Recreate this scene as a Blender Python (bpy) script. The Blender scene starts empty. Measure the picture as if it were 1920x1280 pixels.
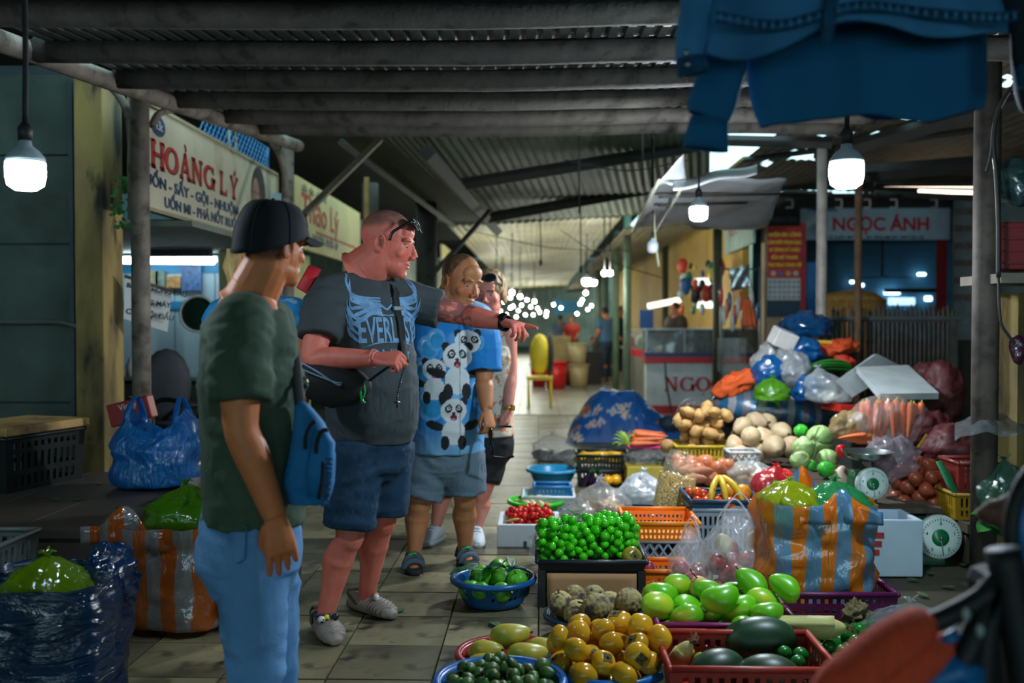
import bpy, math, random
import numpy as np
from mathutils import Vector, Matrix, Euler
from mathutils.bvhtree import BVHTree
R = random.Random(7)
sc = bpy.context.scene
COL = sc.collection
PI = math.pi
# ---------------------------------------------------------------- camera, sky, exposure
F = 1920 * 35 / 36.0
H = 1.35
cam_d = bpy.data.cameras.new('camera')
cam_d.lens = 35; cam_d.sensor_width = 36; cam_d.clip_start = 0.05; cam_d.clip_end = 300
cam_d.dof.use_dof = True; cam_d.dof.focus_distance = 4.3; cam_d.dof.aperture_fstop = 1.7
cam = bpy.data.objects.new('camera', cam_d); COL.objects.link(cam); sc.camera = cam
cam.location = (0, 0, H)
PITCH = math.atan(40 / F); YAW = math.atan(50 / F)
cam.rotation_euler = (PI / 2 - PITCH, 0, YAW)
CR = cam.rotation_euler.to_matrix()
world = bpy.data.worlds.new('sky'); sc.world = world; world.use_nodes = True
world.node_tree.nodes['Background'].inputs[0].default_value = (0.50, 0.80, 0.88, 1)
world.node_tree.nodes['Background'].inputs[1].default_value = 1.1
sc.view_settings.view_transform = 'Standard'
sc.view_settings.look = 'None'
sc.view_settings.exposure = 1.27
sc.view_settings.gamma = 1.0
sc.view_settings.use_curve_mapping = False
sc.cycles.max_bounces = 6
sc.cycles.transparent_max_bounces = 12
sc.cycles.sample_clamp_indirect = 4
sc.cycles.caustics_reflective = False; sc.cycles.caustics_refractive = False
BULB = 260.0        # emission strength of the LED bulbs
def W(px, py, d):
 """point seen at pixel (px,py) at distance d along the corridor"""
 r = CR @ Vector(((px - 960) / F, (640 - py) / F, -1))
 r = r * (d / r.y)
 return Vector((r.x, r.y, r.z + H))
def G(px, py, z=0.0):
 r = CR @ Vector(((px - 960) / F, (640 - py) / F, -1))
 r = r * ((z - H) / r.z)
 return Vector((r.x, r.y, z))
def X(px, d): return W(px, 600, d).x
def Z(py, d): return W(1010, py, d).z
# ---------------------------------------------------------------- materials
def lin(c):
 c = [x / 255.0 for x in c]
 if c[2] > 1.45 * max(c[0], c[1]): c = [c[0] * .7, c[1] + .1 * (c[2] - c[1]), c[2] * .95]
 return tuple(x / 12.92 if x <= .04045 else ((x + .055) / 1.055) ** 2.4 for x in c)
def rgba(c): return (*lin(c), 1)
MATS = {}
def M(name, rgb=(128, 128, 128), rough=.55, metal=0., var=.15, vs=6., bump=0., bs=60., blot=None, spec=.5, attr=None,
      stripes=None, sheen=0., coat=0., stretch=None, objvar=0., sub=0.):
 if name in MATS: return MATS[name]
 m = bpy.data.materials.new(name); MATS[name] = m; m.use_nodes = True
 nt = m.node_tree; N = nt.nodes; L = nt.links
 b = N['Principled BSDF']
 b.inputs['Roughness'].default_value = rough
 b.inputs['Metallic'].default_value = metal
 b.inputs['Specular IOR Level'].default_value = spec
 if coat: b.inputs['Coat Weight'].default_value = coat; b.inputs['Coat Roughness'].default_value = .08
 if sheen: b.inputs['Sheen Weight'].default_value = sheen
 tc = N.new('ShaderNodeTexCoord'); src = tc.outputs['Object']
 if stretch:
  mp = N.new('ShaderNodeMapping'); mp.inputs['Scale'].default_value = stretch
  L.new(src, mp.inputs['Vector']); src = mp.outputs[0]
 if attr:
  a = N.new('ShaderNodeAttribute'); a.attribute_name = attr; col = a.outputs['Color']
 else:
  c = N.new('ShaderNodeRGB'); c.outputs[0].default_value = rgba(rgb); col = c.outputs[0]
 if stripes:
  cols, freq, axis = stripes
  sx = N.new('ShaderNodeSeparateXYZ'); L.new(tc.outputs['Object'], sx.inputs[0])
  mt = N.new('ShaderNodeMath'); mt.operation = 'MULTIPLY'; mt.inputs[1].default_value = freq
  L.new(sx.outputs[axis], mt.inputs[0])
  nz = N.new('ShaderNodeTexNoise'); nz.inputs['Scale'].default_value = 3
  L.new(tc.outputs['Object'], nz.inputs['Vector'])
  ad = N.new('ShaderNodeMath'); ad.operation = 'MULTIPLY_ADD'; ad.inputs[1].default_value = .35
  L.new(nz.outputs[0], ad.inputs[0]); L.new(mt.outputs[0], ad.inputs[2])
  fr = N.new('ShaderNodeMath'); fr.operation = 'FRACT'; L.new(ad.outputs[0], fr.inputs[0])
  rp = N.new('ShaderNodeValToRGB'); rp.color_ramp.interpolation = 'CONSTANT'
  e = rp.color_ramp.elements
  while len(e) < len(cols): e.new(.5)
  for i, cc in enumerate(cols):
   e[i].position = i / len(cols); e[i].color = rgba(cc)
  L.new(fr.outputs[0], rp.inputs[0]); col = rp.outputs[0]
 if blot:
  for (c2, s2, lo, hi) in (blot if isinstance(blot, list) else [blot]):
   nz = N.new('ShaderNodeTexNoise'); nz.inputs['Scale'].default_value = s2; nz.inputs['Detail'].default_value = 5
   L.new(src, nz.inputs['Vector'])
   mr = N.new('ShaderNodeMapRange'); mr.inputs[1].default_value = lo; mr.inputs[2].default_value = hi
   L.new(nz.outputs[0], mr.inputs[0])
   mx = N.new('ShaderNodeMix'); mx.data_type = 'RGBA'; mx.inputs[7].default_value = rgba(c2)
   L.new(mr.outputs[0], mx.inputs[0]); L.new(col, mx.inputs[6]); col = mx.outputs[2]
 if objvar:
  oi = N.new('ShaderNodeObjectInfo')
  mr = N.new('ShaderNodeMapRange'); mr.inputs[3].default_value = 1 - objvar; mr.inputs[4].default_value = 1 + objvar
  L.new(oi.outputs['Random'], mr.inputs[0])
  mx = N.new('ShaderNodeMix'); mx.data_type = 'RGBA'; mx.blend_type = 'MULTIPLY'; mx.inputs[0].default_value = 1
  L.new(col, mx.inputs[6]); L.new(mr.outputs[0], mx.inputs[7]); col = mx.outputs[2]
 if var:
  nz = N.new('ShaderNodeTexNoise'); nz.inputs['Scale'].default_value = vs; nz.inputs['Detail'].default_value = 6
  L.new(src, nz.inputs['Vector'])
  mr = N.new('ShaderNodeMapRange'); mr.inputs[1].default_value = .3; mr.inputs[2].default_value = .7
  mr.inputs[3].default_value = 1 - var; mr.inputs[4].default_value = 1 + var
  L.new(nz.outputs[0], mr.inputs[0])
  mx = N.new('ShaderNodeMix'); mx.data_type = 'RGBA'; mx.blend_type = 'MULTIPLY'; mx.inputs[0].default_value = 1
  L.new(col, mx.inputs[6]); L.new(mr.outputs[0], mx.inputs[7]); col = mx.outputs[2]
 L.new(col, b.inputs['Base Color'])
 if bump:
  nz = N.new('ShaderNodeTexNoise'); nz.inputs['Scale'].default_value = bs; nz.inputs['Detail'].default_value = 4
  L.new(src, nz.inputs['Vector'])
  bp = N.new('ShaderNodeBump'); bp.inputs['Strength'].default_value = bump; bp.inputs['Distance'].default_value = .01
  L.new(nz.outputs[0], bp.inputs['Height']); L.new(bp.outputs[0], b.inputs['Normal'])
 return m
def PLASTIC(name, rgb=(200, 200, 200), alpha=.5, rough=.14, stripes=None, bs=9., bump=.6, stretch=(1, 1, 1)):
 """thin film bag: transparent / translucent / glossy"""
 if name in MATS: return MATS[name]
 m = M(name, rgb, rough=rough, var=.08, stripes=stripes, spec=.8)
 nt = m.node_tree; N = nt.nodes; L = nt.links; b = N['Principled BSDF']
 out = [n for n in N if n.type == 'OUTPUT_MATERIAL'][0]
 colsock = b.inputs['Base Color'].links[0].from_socket
 tc = N.new('ShaderNodeTexCoord'); mp = N.new('ShaderNodeMapping'); mp.inputs['Scale'].default_value = stretch
 L.new(tc.outputs['Object'], mp.inputs[0])
 nz = N.new('ShaderNodeTexNoise'); nz.inputs['Scale'].default_value = bs; nz.inputs['Detail'].default_value = 5
 nz.inputs['Distortion'].default_value = 1.2
 L.new(mp.outputs[0], nz.inputs['Vector'])
 bp = N.new('ShaderNodeBump'); bp.inputs['Strength'].default_value = bump; bp.inputs['Distance'].default_value = .03
 L.new(nz.outputs[0], bp.inputs['Height']); L.new(bp.outputs[0], b.inputs['Normal'])
 tr = N.new('ShaderNodeBsdfTranslucent'); L.new(colsock, tr.inputs[0])
 m1 = N.new('ShaderNodeMixShader'); m1.inputs[0].default_value = .35
 L.new(b.outputs[0], m1.inputs[1]); L.new(tr.outputs[0], m1.inputs[2])
 tp = N.new('ShaderNodeBsdfTransparent')
 mixc = N.new('ShaderNodeMix'); mixc.data_type = 'RGBA'; mixc.inputs[0].default_value = .75
 mixc.inputs[7].default_value = (1, 1, 1, 1) if sum(rgb) > 600 and not stripes else (1, 1, 1, 1)
 L.new(colsock, mixc.inputs[6])
 mixc.inputs[0].default_value = 1.0 if sum(rgb) > 560 else .35
 L.new(mixc.outputs[2], tp.inputs[0])
 gl = N.new('ShaderNodeBsdfGlossy'); gl.inputs['Roughness'].default_value = rough * .8
 L.new(bp.outputs[0], gl.inputs['Normal'])
 m2 = N.new('ShaderNodeMixShader'); m2.inputs[0].default_value = alpha
 L.new(tp.outputs[0], m2.inputs[1]); L.new(m1.outputs[0], m2.inputs[2])
 m3 = N.new('ShaderNodeMixShader'); m3.inputs[0].default_value = .07
 L.new(m2.outputs[0], m3.inputs[1]); L.new(gl.outputs[0], m3.inputs[2])
 L.new(m3.outputs[0], out.inputs[0])
 return m
def EMIT(name, rgb, s):
 if name in MATS: return MATS[name]
 m = bpy.data.materials.new(name); MATS[name] = m; m.use_nodes = True
 nt = m.node_tree
 nt.nodes.remove(nt.nodes['Principled BSDF'])
 e = nt.nodes.new('ShaderNodeEmission'); e.inputs[0].default_value = rgba(rgb); e.inputs[1].default_value = s
 nt.links.new(e.outputs[0], [n for n in nt.nodes if n.type == 'OUTPUT_MATERIAL'][0].inputs[0])
 return m
# ---------------------------------------------------------------- noise
def vnoise(P, seed=0):
 P = np.asarray(P, float); i = np.floor(P).astype(np.int64); f = P - i; f = f * f * (3 - 2 * f)
 def h(a, b, c):
  n = (a * 374761393 + b * 668265263 + c * 2147483647 + seed * 1274126177) & 0x7fffffff
  n = ((n ^ (n >> 13)) * 1274126177) & 0x7fffffff
  return ((n ^ (n >> 16)) & 0xffff) / 65535.0
 x, y, z = i[:, 0], i[:, 1], i[:, 2]; u, v, w = f[:, 0], f[:, 1], f[:, 2]
 r = 0
 for dx in (0, 1):
  for dy in (0, 1):
   for dz in (0, 1):
    r = r + h(x + dx, y + dy, z + dz) * (u if dx else 1 - u) * (v if dy else 1 - v) * (w if dz else 1 - w)
 return r * 2 - 1
def fbm(P, seed=0, o=3):
 P = np.asarray(P, float)
 return sum(vnoise(P * 2 ** k, seed + k) * .5 ** k for k in range(o))
# ---------------------------------------------------------------- mesh builder
class MB:
 def __init__(s): s.v = []; s.f = []; s.m = []; s.mi = 0
 def add(s, vs, fs):
  o = len(s.v); s.v.extend([tuple(map(float, p)) for p in vs])
  for f in fs: s.f.append(tuple(i + o for i in f)); s.m.append(s.mi)
  return s
 def box(s, c, d, rot=None):
  x, y, z = d[0] / 2, d[1] / 2, d[2] / 2
  vs = [Vector(p) for p in ((-x, -y, -z), (x, -y, -z), (x, y, -z), (-x, y, -z), (-x, -y, z), (x, -y, z), (x, y, z), (-x, y, z))]
  if rot is not None: vs = [rot @ v for v in vs]
  c = Vector(c)
  return s.add([v + c for v in vs], [(3, 2, 1, 0), (4, 5, 6, 7), (0, 1, 5, 4), (1, 2, 6, 5), (2, 3, 7, 6), (3, 0, 4, 7)])
 def grid(s, P, cu=False, cv=False, keep=None):
  P = np.asarray(P); nu, nv = P.shape[:2]; fs = []
  for i in range(nu if cu else nu - 1):
   for j in range(nv if cv else nv - 1):
    if keep is not None and not keep(i, j): continue
    a, b = (i + 1) % nu, (j + 1) % nv
    fs.append((i * nv + j, a * nv + j, a * nv + b, i * nv + b))
  return s.add(P.reshape(-1, 3), fs)
 def loft(s, rings, caps=True):
  n = len(rings[0]); o = len(s.v)
  P = np.array([[tuple(p) for p in r] for r in rings])
  s.grid(P, cv=True)
  if caps:
   k = len(rings)
   for r, flip in ((0, False), (k - 1, True)):
    c = P[r].mean(0); s.v.append(tuple(c)); ci = len(s.v) - 1
    for j in range(n):
     a, b = o + r * n + j, o + r * n + (j + 1) % n
     s.f.append((ci, b, a) if flip else (ci, a, b)); s.m.append(s.mi)
  return s
 def tube(s, pts, r, n=8, up=None, flat=None, sub=0, caps=True):
  """tapered tube along points; r number or list; flat=(a,b) scales the ellipse along (side, up)"""
  pts = [Vector(p) for p in pts]
  rs = list(r) if hasattr(r, '__len__') else [r] * len(pts)
  if sub and len(pts) > 2: pts, rs = smooth_path(pts, rs, sub)
  rings = []; side = None
  for i, p in enumerate(pts):
   t = (pts[min(i + 1, len(pts) - 1)] - pts[max(i - 1, 0)]).normalized()
   if side is None:
    u = Vector(up) if up is not None else (Vector((0, 0, 1)) if abs(t.z) < .9 else Vector((0, 1, 0)))
    side = t.cross(u).normalized()
   else:
    side = (side - t * side.dot(t)).normalized()
   w = side.cross(t)
   fa, fb = flat or (1, 1)
   rings.append([p + (side * math.cos(a) * fa + w * math.sin(a) * fb) * rs[i] for a in [2 * PI * k / n for k in range(n)]])
  return s.loft(rings, caps)
 def lathe(s, prof, n=24, c=(0, 0, 0), caps=True, keep=None):
  P = np.array([[(c[0] + r * math.cos(2 * PI * k / n), c[1] + r * math.sin(2 * PI * k / n), c[2] + z) for k in range(n)] for r, z in prof])
  if keep: s.grid(P, cv=True, keep=keep)
  else: s.loft(P, caps)
  return s
 def ell(s, c, r, rot=None, nu=12, nv=8):
  r = (r, r, r) if not hasattr(r, '__len__') else r
  vs = [(0, 0, -1)] + [(math.sin(PI * j / nv) * math.cos(2 * PI * i / nu), math.sin(PI * j / nv) * math.sin(2 * PI * i / nu), -math.cos(PI * j / nv))
                             for j in range(1, nv) for i in range(nu)] + [(0, 0, 1)]
  vs = [Vector((v[0] * r[0], v[1] * r[1], v[2] * r[2])) for v in vs]
  if rot is not None: vs = [rot @ v for v in vs]
  c = Vector(c); fs = []
  for i in range(nu):
   k = (i + 1) % nu
   fs.append((0, 1 + k, 1 + i))
   for j in range(nv - 2): a = 1 + j * nu; fs.append((a + i, a + k, a + nu + k, a + nu + i))
   a = 1 + (nv - 2) * nu; fs.append((a + i, a + k, len(vs) - 1))
  return s.add([v + c for v in vs], fs)
 def np(s): return np.array(s.v)
 def disp(s, fn):
  P = np.array(s.v); s.v = [tuple(p) for p in fn(P)]; return s
 def build(s, name, mat, parent=None, smooth=True, bevel=0, solid=0, sub=0, world=False, off=0):
  me = bpy.data.meshes.new(name); me.from_pydata(s.v, [], s.f)
  for mm in (mat if isinstance(mat, (list, tuple)) else [mat]): me.materials.append(mm)
  if len(me.materials) > 1: me.polygons.foreach_set('material_index', s.m)
  if smooth: me.polygons.foreach_set('use_smooth', [True] * len(s.f))
  me.update()
  o = bpy.data.objects.new(name, me); COL.objects.link(o)
  if solid: md = o.modifiers.new('s', 'SOLIDIFY'); md.thickness = solid; md.offset = off
  if bevel: md = o.modifiers.new('b', 'BEVEL'); md.width = bevel; md.segments = 2; md.limit_method = 'ANGLE'
  if sub: md = o.modifiers.new('u', 'SUBSURF'); md.levels = sub; md.render_levels = sub
  if parent is not None: attach(o, parent, world)
  return o
def smooth_path(pts, rs, sub):
 out = []; ro = []; n = len(pts)
 for i in range(n - 1):
  p0, p1, p2, p3 = pts[max(i - 1, 0)], pts[i], pts[i + 1], pts[min(i + 2, n - 1)]
  for k in range(sub):
   t = k / sub
   out.append(.5 * ((2 * p1) + (p2 - p0) * t + (2 * p0 - 5 * p1 + 4 * p2 - p3) * t * t + (3 * p1 - p0 - 3 * p2 + p3) * t ** 3))
   ro.append(rs[i] * (1 - t) + rs[i + 1] * t)
 return out + [pts[-1]], ro + [rs[-1]]
def world_of(o):
 m = o.matrix_basis.copy()
 if o.parent is not None: m = world_of(o.parent) @ o.matrix_parent_inverse @ m
 return m
def attach(o, parent, world=True):
 o.parent = parent
 if world: o.matrix_parent_inverse = world_of(parent).inverted()
 return o
def tag(o, label=None, cat=None, group=None, kind=None):
 if label: o['label'] = label
 if cat: o['category'] = cat
 if group: o['group'] = group
 if kind: o['kind'] = kind
 return o
def E(name, loc, label=None, cat=None, group=None, rz=0):
 o = bpy.data.objects.new(name, None); COL.objects.link(o); o.empty_display_size = .05
 o.location = loc; o.rotation_euler = (0, 0, rz)
 return tag(o, label, cat, group)
KIDS = {}
def copy_tree(o, parent=None):
 c = o.copy(); COL.objects.link(c)
 if parent is not None: c.parent = parent
 for ch in list(o.children): copy_tree(ch, c)
 return c
def place(o, loc, rot=(0, 0, 0), s=1, label=None, group=None):
 o.location = loc; o.rotation_euler = rot
 o.scale = (s, s, s) if not hasattr(s, '__len__') else s
 return tag(o, label, None, group)
def text_mesh(body, size, extrude=.002, align='CENTER', sx=1., shear=0., off=0., space=1.):
 c = bpy.data.curves.new('lettering', 'FONT'); c.body = body; c.size = size; c.extrude = extrude
 c.align_x = align; c.shear = shear; c.offset = off; c.space_character = space; c.resolution_u = 3
 o = bpy.data.objects.new('tmp', c); COL.objects.link(o)
 dg = bpy.context.evaluated_depsgraph_get(); dg.update()
 me = bpy.data.meshes.new_from_object(o.evaluated_get(dg))
 bpy.data.objects.remove(o)
 if sx != 1: me.transform(Matrix.Diagonal((sx, 1, 1, 1)))
 return me
def text(body, size, mat, loc, parent, rot=(PI / 2, 0, 0), name='lettering', **k):
 me = text_mesh(body, size, **k); me.materials.append(mat); me.name = name
 o = bpy.data.objects.new(name, me); COL.objects.link(o)
 o.location = loc; o.rotation_euler = rot
 if parent is not None: attach(o, parent, True)
 o['kind'] = 'stuff'
 return o
def heap(n, r, samp, floor, seed=1, sq=.92, tries=24):
 rg = random.Random(seed); pts = np.zeros((0, 3))
 for _ in range(n):
  best = None
  for _ in range(tries):
   x, y = samp(rg); z = floor(x, y) + r
   if len(pts):
    d2 = (pts[:, 0] - x) ** 2 + (pts[:, 1] - y) ** 2
    k = d2 < (2 * r * sq) ** 2
    if k.any(): z = max(z, (pts[k, 2] + np.sqrt((2 * r * sq) ** 2 - d2[k])).max())
   if best is None or z < best[2]: best = (x, y, z)
  pts = np.vstack([pts, best])
 return [Vector(p) for p in pts]
def disc(R0, a=1., b=1.):
 def f(rg):
  t = rg.random() * 2 * PI; q = math.sqrt(rg.random()) * R0
  return a * q * math.cos(t), b * q * math.sin(t)
 return f
def rect(w, d): return lambda rg: ((rg.random() - .5) * w, (rg.random() - .5) * d)
def rrot(): return (R.random() * 6.28, R.random() * 6.28, R.random() * 6.28)
# ================================================================ structure
mFloor = M('floor_dirt', (70, 66, 52), .6, var=.35, vs=2.2, blot=((38, 38, 34), 3.5, .5, .72))
mTiles = [M('floor_tile_%d' % i, c, .42, var=.28, vs=4, objvar=.16, blot=[((56, 54, 40), 2.2, .44, .7), ((34, 34, 28), 9, .55, .72)], bump=.15, bs=25)
          for i, c in enumerate([(140, 130, 98), (126, 119, 90), (114, 108, 84)])]
b = MB(); b.box((0, 22, -.03), (24, 64, .04)); floor = tag(b.build('floor', mFloor), kind='structure')
TS = .4
tm = []
for k in range(4):
 bb = MB(); bb.box((0, 0, 0), (TS - .008, TS - .008, .02)); o = bb.build('tile', mTiles[k % 3], bevel=.003, smooth=False); tm.append(o.data)
 bpy.data.objects.remove(o)
cnt = 0
for j in range(27):
 for i in range(11):
  o = bpy.data.objects.new('tile', tm[R.randrange(4)]); COL.objects.link(o)
  o.location = (-2.6 + TS * i, 3.5 + TS * j, -.01 + R.uniform(-.0025, .001)); o.rotation_euler = (R.uniform(-.004, .004), R.uniform(-.004, .004), R.choice((0, PI)))
  o.parent = floor
# corridor beyond the single tiles
mFar = M('corridor_floor', (158, 160, 146), .3, var=.2, vs=1.5)
b = MB()
for j in range(40):
 for i in range(8): b.box((-2.4 + .6 * i, 14.55 + .6 * j, -.008), (.592, .592, .012))
o = b.build('far_tiles', mFar, floor, smooth=False); o['kind'] = 'stuff'
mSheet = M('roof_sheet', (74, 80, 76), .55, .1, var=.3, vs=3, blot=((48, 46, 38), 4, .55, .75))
mPurlin = M('purlin_concrete', (74, 70, 64), .8, var=.3, vs=9, bump=.5, bs=40, blot=((50, 46, 40), 12, .55, .7))
def sheet(name, x0, x1, fn, y0, y1, mat, rib=.08, ny=2, amp=.018, keep=None, parent=None):
 xs = []; zs = []; n = int(round((x1 - x0) / rib))
 for i in range(n):
  for (u, h) in ((0, 0), (.5, 0), (.62, 1), (.88, 1)): xs.append(x0 + (i + u) * rib); zs.append(h * amp)
 P = np.array([[(x, y, fn(x, y) + z) for y in np.linspace(y0, y1, ny)] for x, z in zip(xs, zs)])
 b = MB(); b.grid(P, keep=keep)
 return b.build(name, mat, parent, smooth=False)
RZ = lambda y: 2.37 + .075 * y
ceil1 = tag(sheet('ceiling', -2.46, 2.5, lambda x, y: RZ(y), -6, 8.75, mSheet), kind='structure')
# concrete purlins under it (rows read from the picture)
for py in (-150, -60, 32, 104, 155, 193, 224, 245):
 d = (RZ(0) - .07 - H) / ((600 - py) / F - .075)
 bb = MB(); xl = -2.62 + .065 * max(0, d - 4.6) + .06; bb.tube([(xl, 0, .02), (-.6, 0, -.01), (1.2, 0, .012), (2.5, 0, -.012)], .062, 10, sub=6)
 bb.disp(lambda P: P + .006 * np.stack([0 * P[:, 0], fbm(P * 9, 3), fbm(P * 8, 5)], 1))
 o = bb.build('purlin', mPurlin); o.location = (0, d, RZ(d) - .055); o.parent = ceil1
# hall roof further back: two sloping leaves with dark rafters
mPanel = M('roof_panel', (92, 102, 82), .7, var=.22, vs=2, blot=((66, 70, 58), 1.6, .5, .75))
mBeam = M('dark_beam', (40, 40, 36), .7, var=.25)
def quad(name, cs, mat, n=(30, 4), amp=.0, th=.03, parent=None, kind=None):
 c = [Vector(p) for p in cs]; nu, nv = n
 P = np.array([[tuple((c[0] * (1 - u) + c[1] * u) * (1 - v) + (c[3] * (1 - u) + c[2] * u) * v + Vector((0, 0, amp * (i % 2))))
                   for v in np.linspace(0, 1, nv)] for i, u in enumerate(np.linspace(0, 1, nu))])
 bb = MB(); bb.grid(P); o = bb.build(name, mat, parent, smooth=False, solid=th)
 if kind: o['kind'] = kind
 return o
c2 = quad('ceiling', [W(790, 235, 8.9), W(1330, 170, 8.9), W(1330, 395, 14.2), W(926, 415, 14.2)], mPanel, (60, 3), .02, kind='structure')
c3 = quad('ceiling', [W(560, 200, 9.2), W(800, 235, 8.9), W(932, 415, 14.2), W(820, 415, 14.2)], M('roof_panel_mossy', (72, 80, 58), .8, var=.3, vs=2), (30, 3), .02, kind='structure')  # this leaf in a darker olive tone than the other
for (a, bq, w) in (((800, 252, 8.8), (932, 412, 14), .16), ((868, 322, 10.6), (1310, 250, 10.6), .13), ((912, 388, 12.8), (1320, 315, 12.8), .14), ((640, 250, 8.9), (850, 412, 14), .08)):
 p, q = W(*a) - Vector((0, 0, w)), W(*bq) - Vector((0, 0, w)); bb = MB()
 bb.tube([p, q], w / 2, 4); bb.build('rafter', mBeam, c2, smooth=False, world=True)
# corrugated light ceiling over the far corridor
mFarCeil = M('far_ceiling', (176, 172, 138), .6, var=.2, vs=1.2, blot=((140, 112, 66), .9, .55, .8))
zc = Z(416, 14.3)
fx0, fx1 = X(840, 14.3), X(1172, 14.3)
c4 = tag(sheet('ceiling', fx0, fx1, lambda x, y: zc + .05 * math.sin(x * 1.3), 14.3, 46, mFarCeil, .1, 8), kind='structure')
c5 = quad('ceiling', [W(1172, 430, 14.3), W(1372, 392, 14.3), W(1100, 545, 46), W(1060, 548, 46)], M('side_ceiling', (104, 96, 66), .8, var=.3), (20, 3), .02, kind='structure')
# walls and roof that close the hall (mostly unseen)
mDark = M('soot_wall', (150, 154, 136), .85, var=.3, vs=1.5)
mHigh = M('high_roof', (52, 54, 50), .8, var=.3, vs=1)
for (nm, c, d, mm) in (('ceiling', (-5.3, 12, 3.95), (5.4, 40, .05), mHigh), ('ceiling', (-3, 36.4, 4.6), (12.2, 44, .05), mHigh), ('ceiling', (5.9, 16.6, 3.04), (5.6, 6, .05), mHigh),
                       ('wall_left', (-8, 20, 2), (.1, 64, 4.4), mDark), ('wall_right', (8.6, 20, 2), (.1, 64, 5), mDark),
                       ('wall_back', (0, 52, 2), (18, .1, 5), mDark), ('ceiling', (-5.3, -7, 3.6), (5.4, 4, .05), mHigh)):
 bb = MB(); bb.box(c, d); tag(bb.build(nm, mm, smooth=False), kind='structure')
# right-hand roof: old sheets with broken gaps where the sky shows
mOld = M('old_sheet', (92, 84, 66), .75, var=.35, vs=3, blot=((52, 44, 34), 3, .5, .7))
holes = [(1503, 290, 26, 9), (1655, 256, 22, 9), (1718, 216, 24, 6), (1894, 150, 12, 10), (1436, 306, 8, 5), (1570, 250, 30, 3)]
ZR = 3.12
def rkeep(P):
 def k(i, j):
  c = P[i, j] * .25 + P[i + 1, j] * .25 + P[i, j + 1] * .25 + P[i + 1, j + 1] * .25
  v = CR.transposed() @ (Vector(c) - Vector((0, 0, H)))
  px, py = 960 + F * v.x / -v.z, 640 - F * v.y / -v.z
  if c[1] < 3: return True
  return not any(abs(px - a) < w and abs(py - q) < h for a, q, w, h in holes)
 return k
xs = np.arange(2.2, 8.6, .06); ys = np.concatenate([np.arange(-6, 5, 1.), np.arange(5, 14.3, .1)])
P = np.array([[(x, y, ZR + .05 * math.sin(x * 2) + .018 * (i % 2)) for y in ys] for i, x in enumerate(xs)])
bb = MB(); bb.grid(P, keep=rkeep(P)); c6 = tag(bb.build('ceiling', mOld, smooth=False), kind='structure')
for (a, q, w) in (((1530, 295, 9.2), (1910, 190, 8.2), .14), ((1395, 300, 10.5), (1860, 240, 9.4), .06), ((1560, 330, 9.6), (1860, 305, 9.6), .16), ((1300, 262, 9.), (1560, 268, 8.7), .1),
                  ((1640, 345, 10.5), (1840, 345, 10.5), .05), ((1640, 362, 10.2), (1840, 372, 10.2), .06), ((1280, 350, 12), (1560, 362, 10), .03)):
 bb = MB(); bb.tube([W(*a), W(*q)], w / 2, 4); bb.build('rafter', mBeam, c6, smooth=False, world=True)
# ---------------------------------------------------------------- grey panel wall + yellow pillar at the rear of the table
mPan = M('wall_panel', (72, 86, 78), .7, var=.25, vs=2.5, blot=((50, 56, 48), 2.2, .5, .75))
mSeam = M('panel_seam', (66, 78, 84), .6, var=.2)
yP = 6.75
wp = tag(E('wall_front_left', (-4.6, yP, 0)), kind='structure')
zz = [Z(p, yP) for p in (955, 757, 604, 456, 287, 132)]
for a, c in zip(zz[:-1], zz[1:]):
 bb = MB(); bb.box((-4.6, yP + .02, (a + c) / 2), (3.02, .03, c - a - .012)); bb.build('panel', mPan, wp, smooth=False, bevel=.004, world=True)
bb = MB(); bb.box((-4.6, yP + .055, 1.4), (3.1, .02, 3.4)); bb.build('backing', mSeam, wp, smooth=False, world=True)
bb = MB(); bb.tube([(-6, yP - .02, zz[2]), (X(118, yP), yP - .02, zz[2]), (X(150, yP) + .02, yP - .06, zz[2] - .035)], .018, 8)
bb.build('seam_pipe', M('pipe_grey', (90, 92, 88), .6), wp, world=True)
bb = MB(); bb.box((X(138, yP), yP, 1.5), (.03, .05, 3)); bb.build('edge_strip', mSeam, wp, smooth=False, world=True)
mYel = M('pillar_yellow', (168, 142, 84), .8, var=.25, vs=3, stretch=(1, 1, .35), bump=.2, blot=[((80, 70, 56), 3.5, .48, .68), ((150, 112, 92), 1.6, .5, .65), ((46, 42, 36), 7, .6, .72)])
x0, x1 = X(141, 6.6), X(195, 6.6)
bb = MB(); bb.box(((x0 + x1) / 2, 6.6 + .16, 1.5), (x1 - x0, .32, 3))
pil = tag(bb.build('pillar', mYel, smooth=False, bevel=.008), 'weathered yellow square pillar between grey wall panels and the hair salon', 'pillar')
# eave pipe and posts on the salon side
mPipe = M('rusty_pipe', (128, 116, 104), .7, .1, var=.35, vs=7, bump=.4, bs=30, blot=((70, 52, 42), 9, .52, .7))
pz = [W(-30, 66, 4.6), W(57, 97, 5.0), W(273, 176, 6.25), W(420, 226, 7.6), W(560, 274, 9.4)]
bb = MB(); bb.tube(pz, .055, 10)
tag(bb.build('eave_pipe', mPipe), 'long round eave pipe running above the salon signs', 'pipe')
def post(name, px, d, top, w, mat, label, base=0., x=None, sides=10, lean=0):
 x = X(px, d) if x is None else x
 bb = MB(); bb.tube([(x, d, base), (x + lean * .5, d, (base + top) / 2), (x + lean, d, top)], w / 2, sides)
 bb.disp(lambda P: P + .004 * np.stack([fbm(P * 6, 2), fbm(P * 6, 4), 0 * P[:, 0]], 1)) if sides > 4 else None
 return tag(bb.build(name, mat, smooth=sides > 4), label, 'post')
post('steel_post', 265, 6.25, 2.8, .118, mPipe, 'speckled rusty round post in front of the salon, behind the blue bag')
post('steel_post', 540, 9.45, 3.0, .12, mPipe, 'round grey post at the far end of the salon sign')
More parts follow.
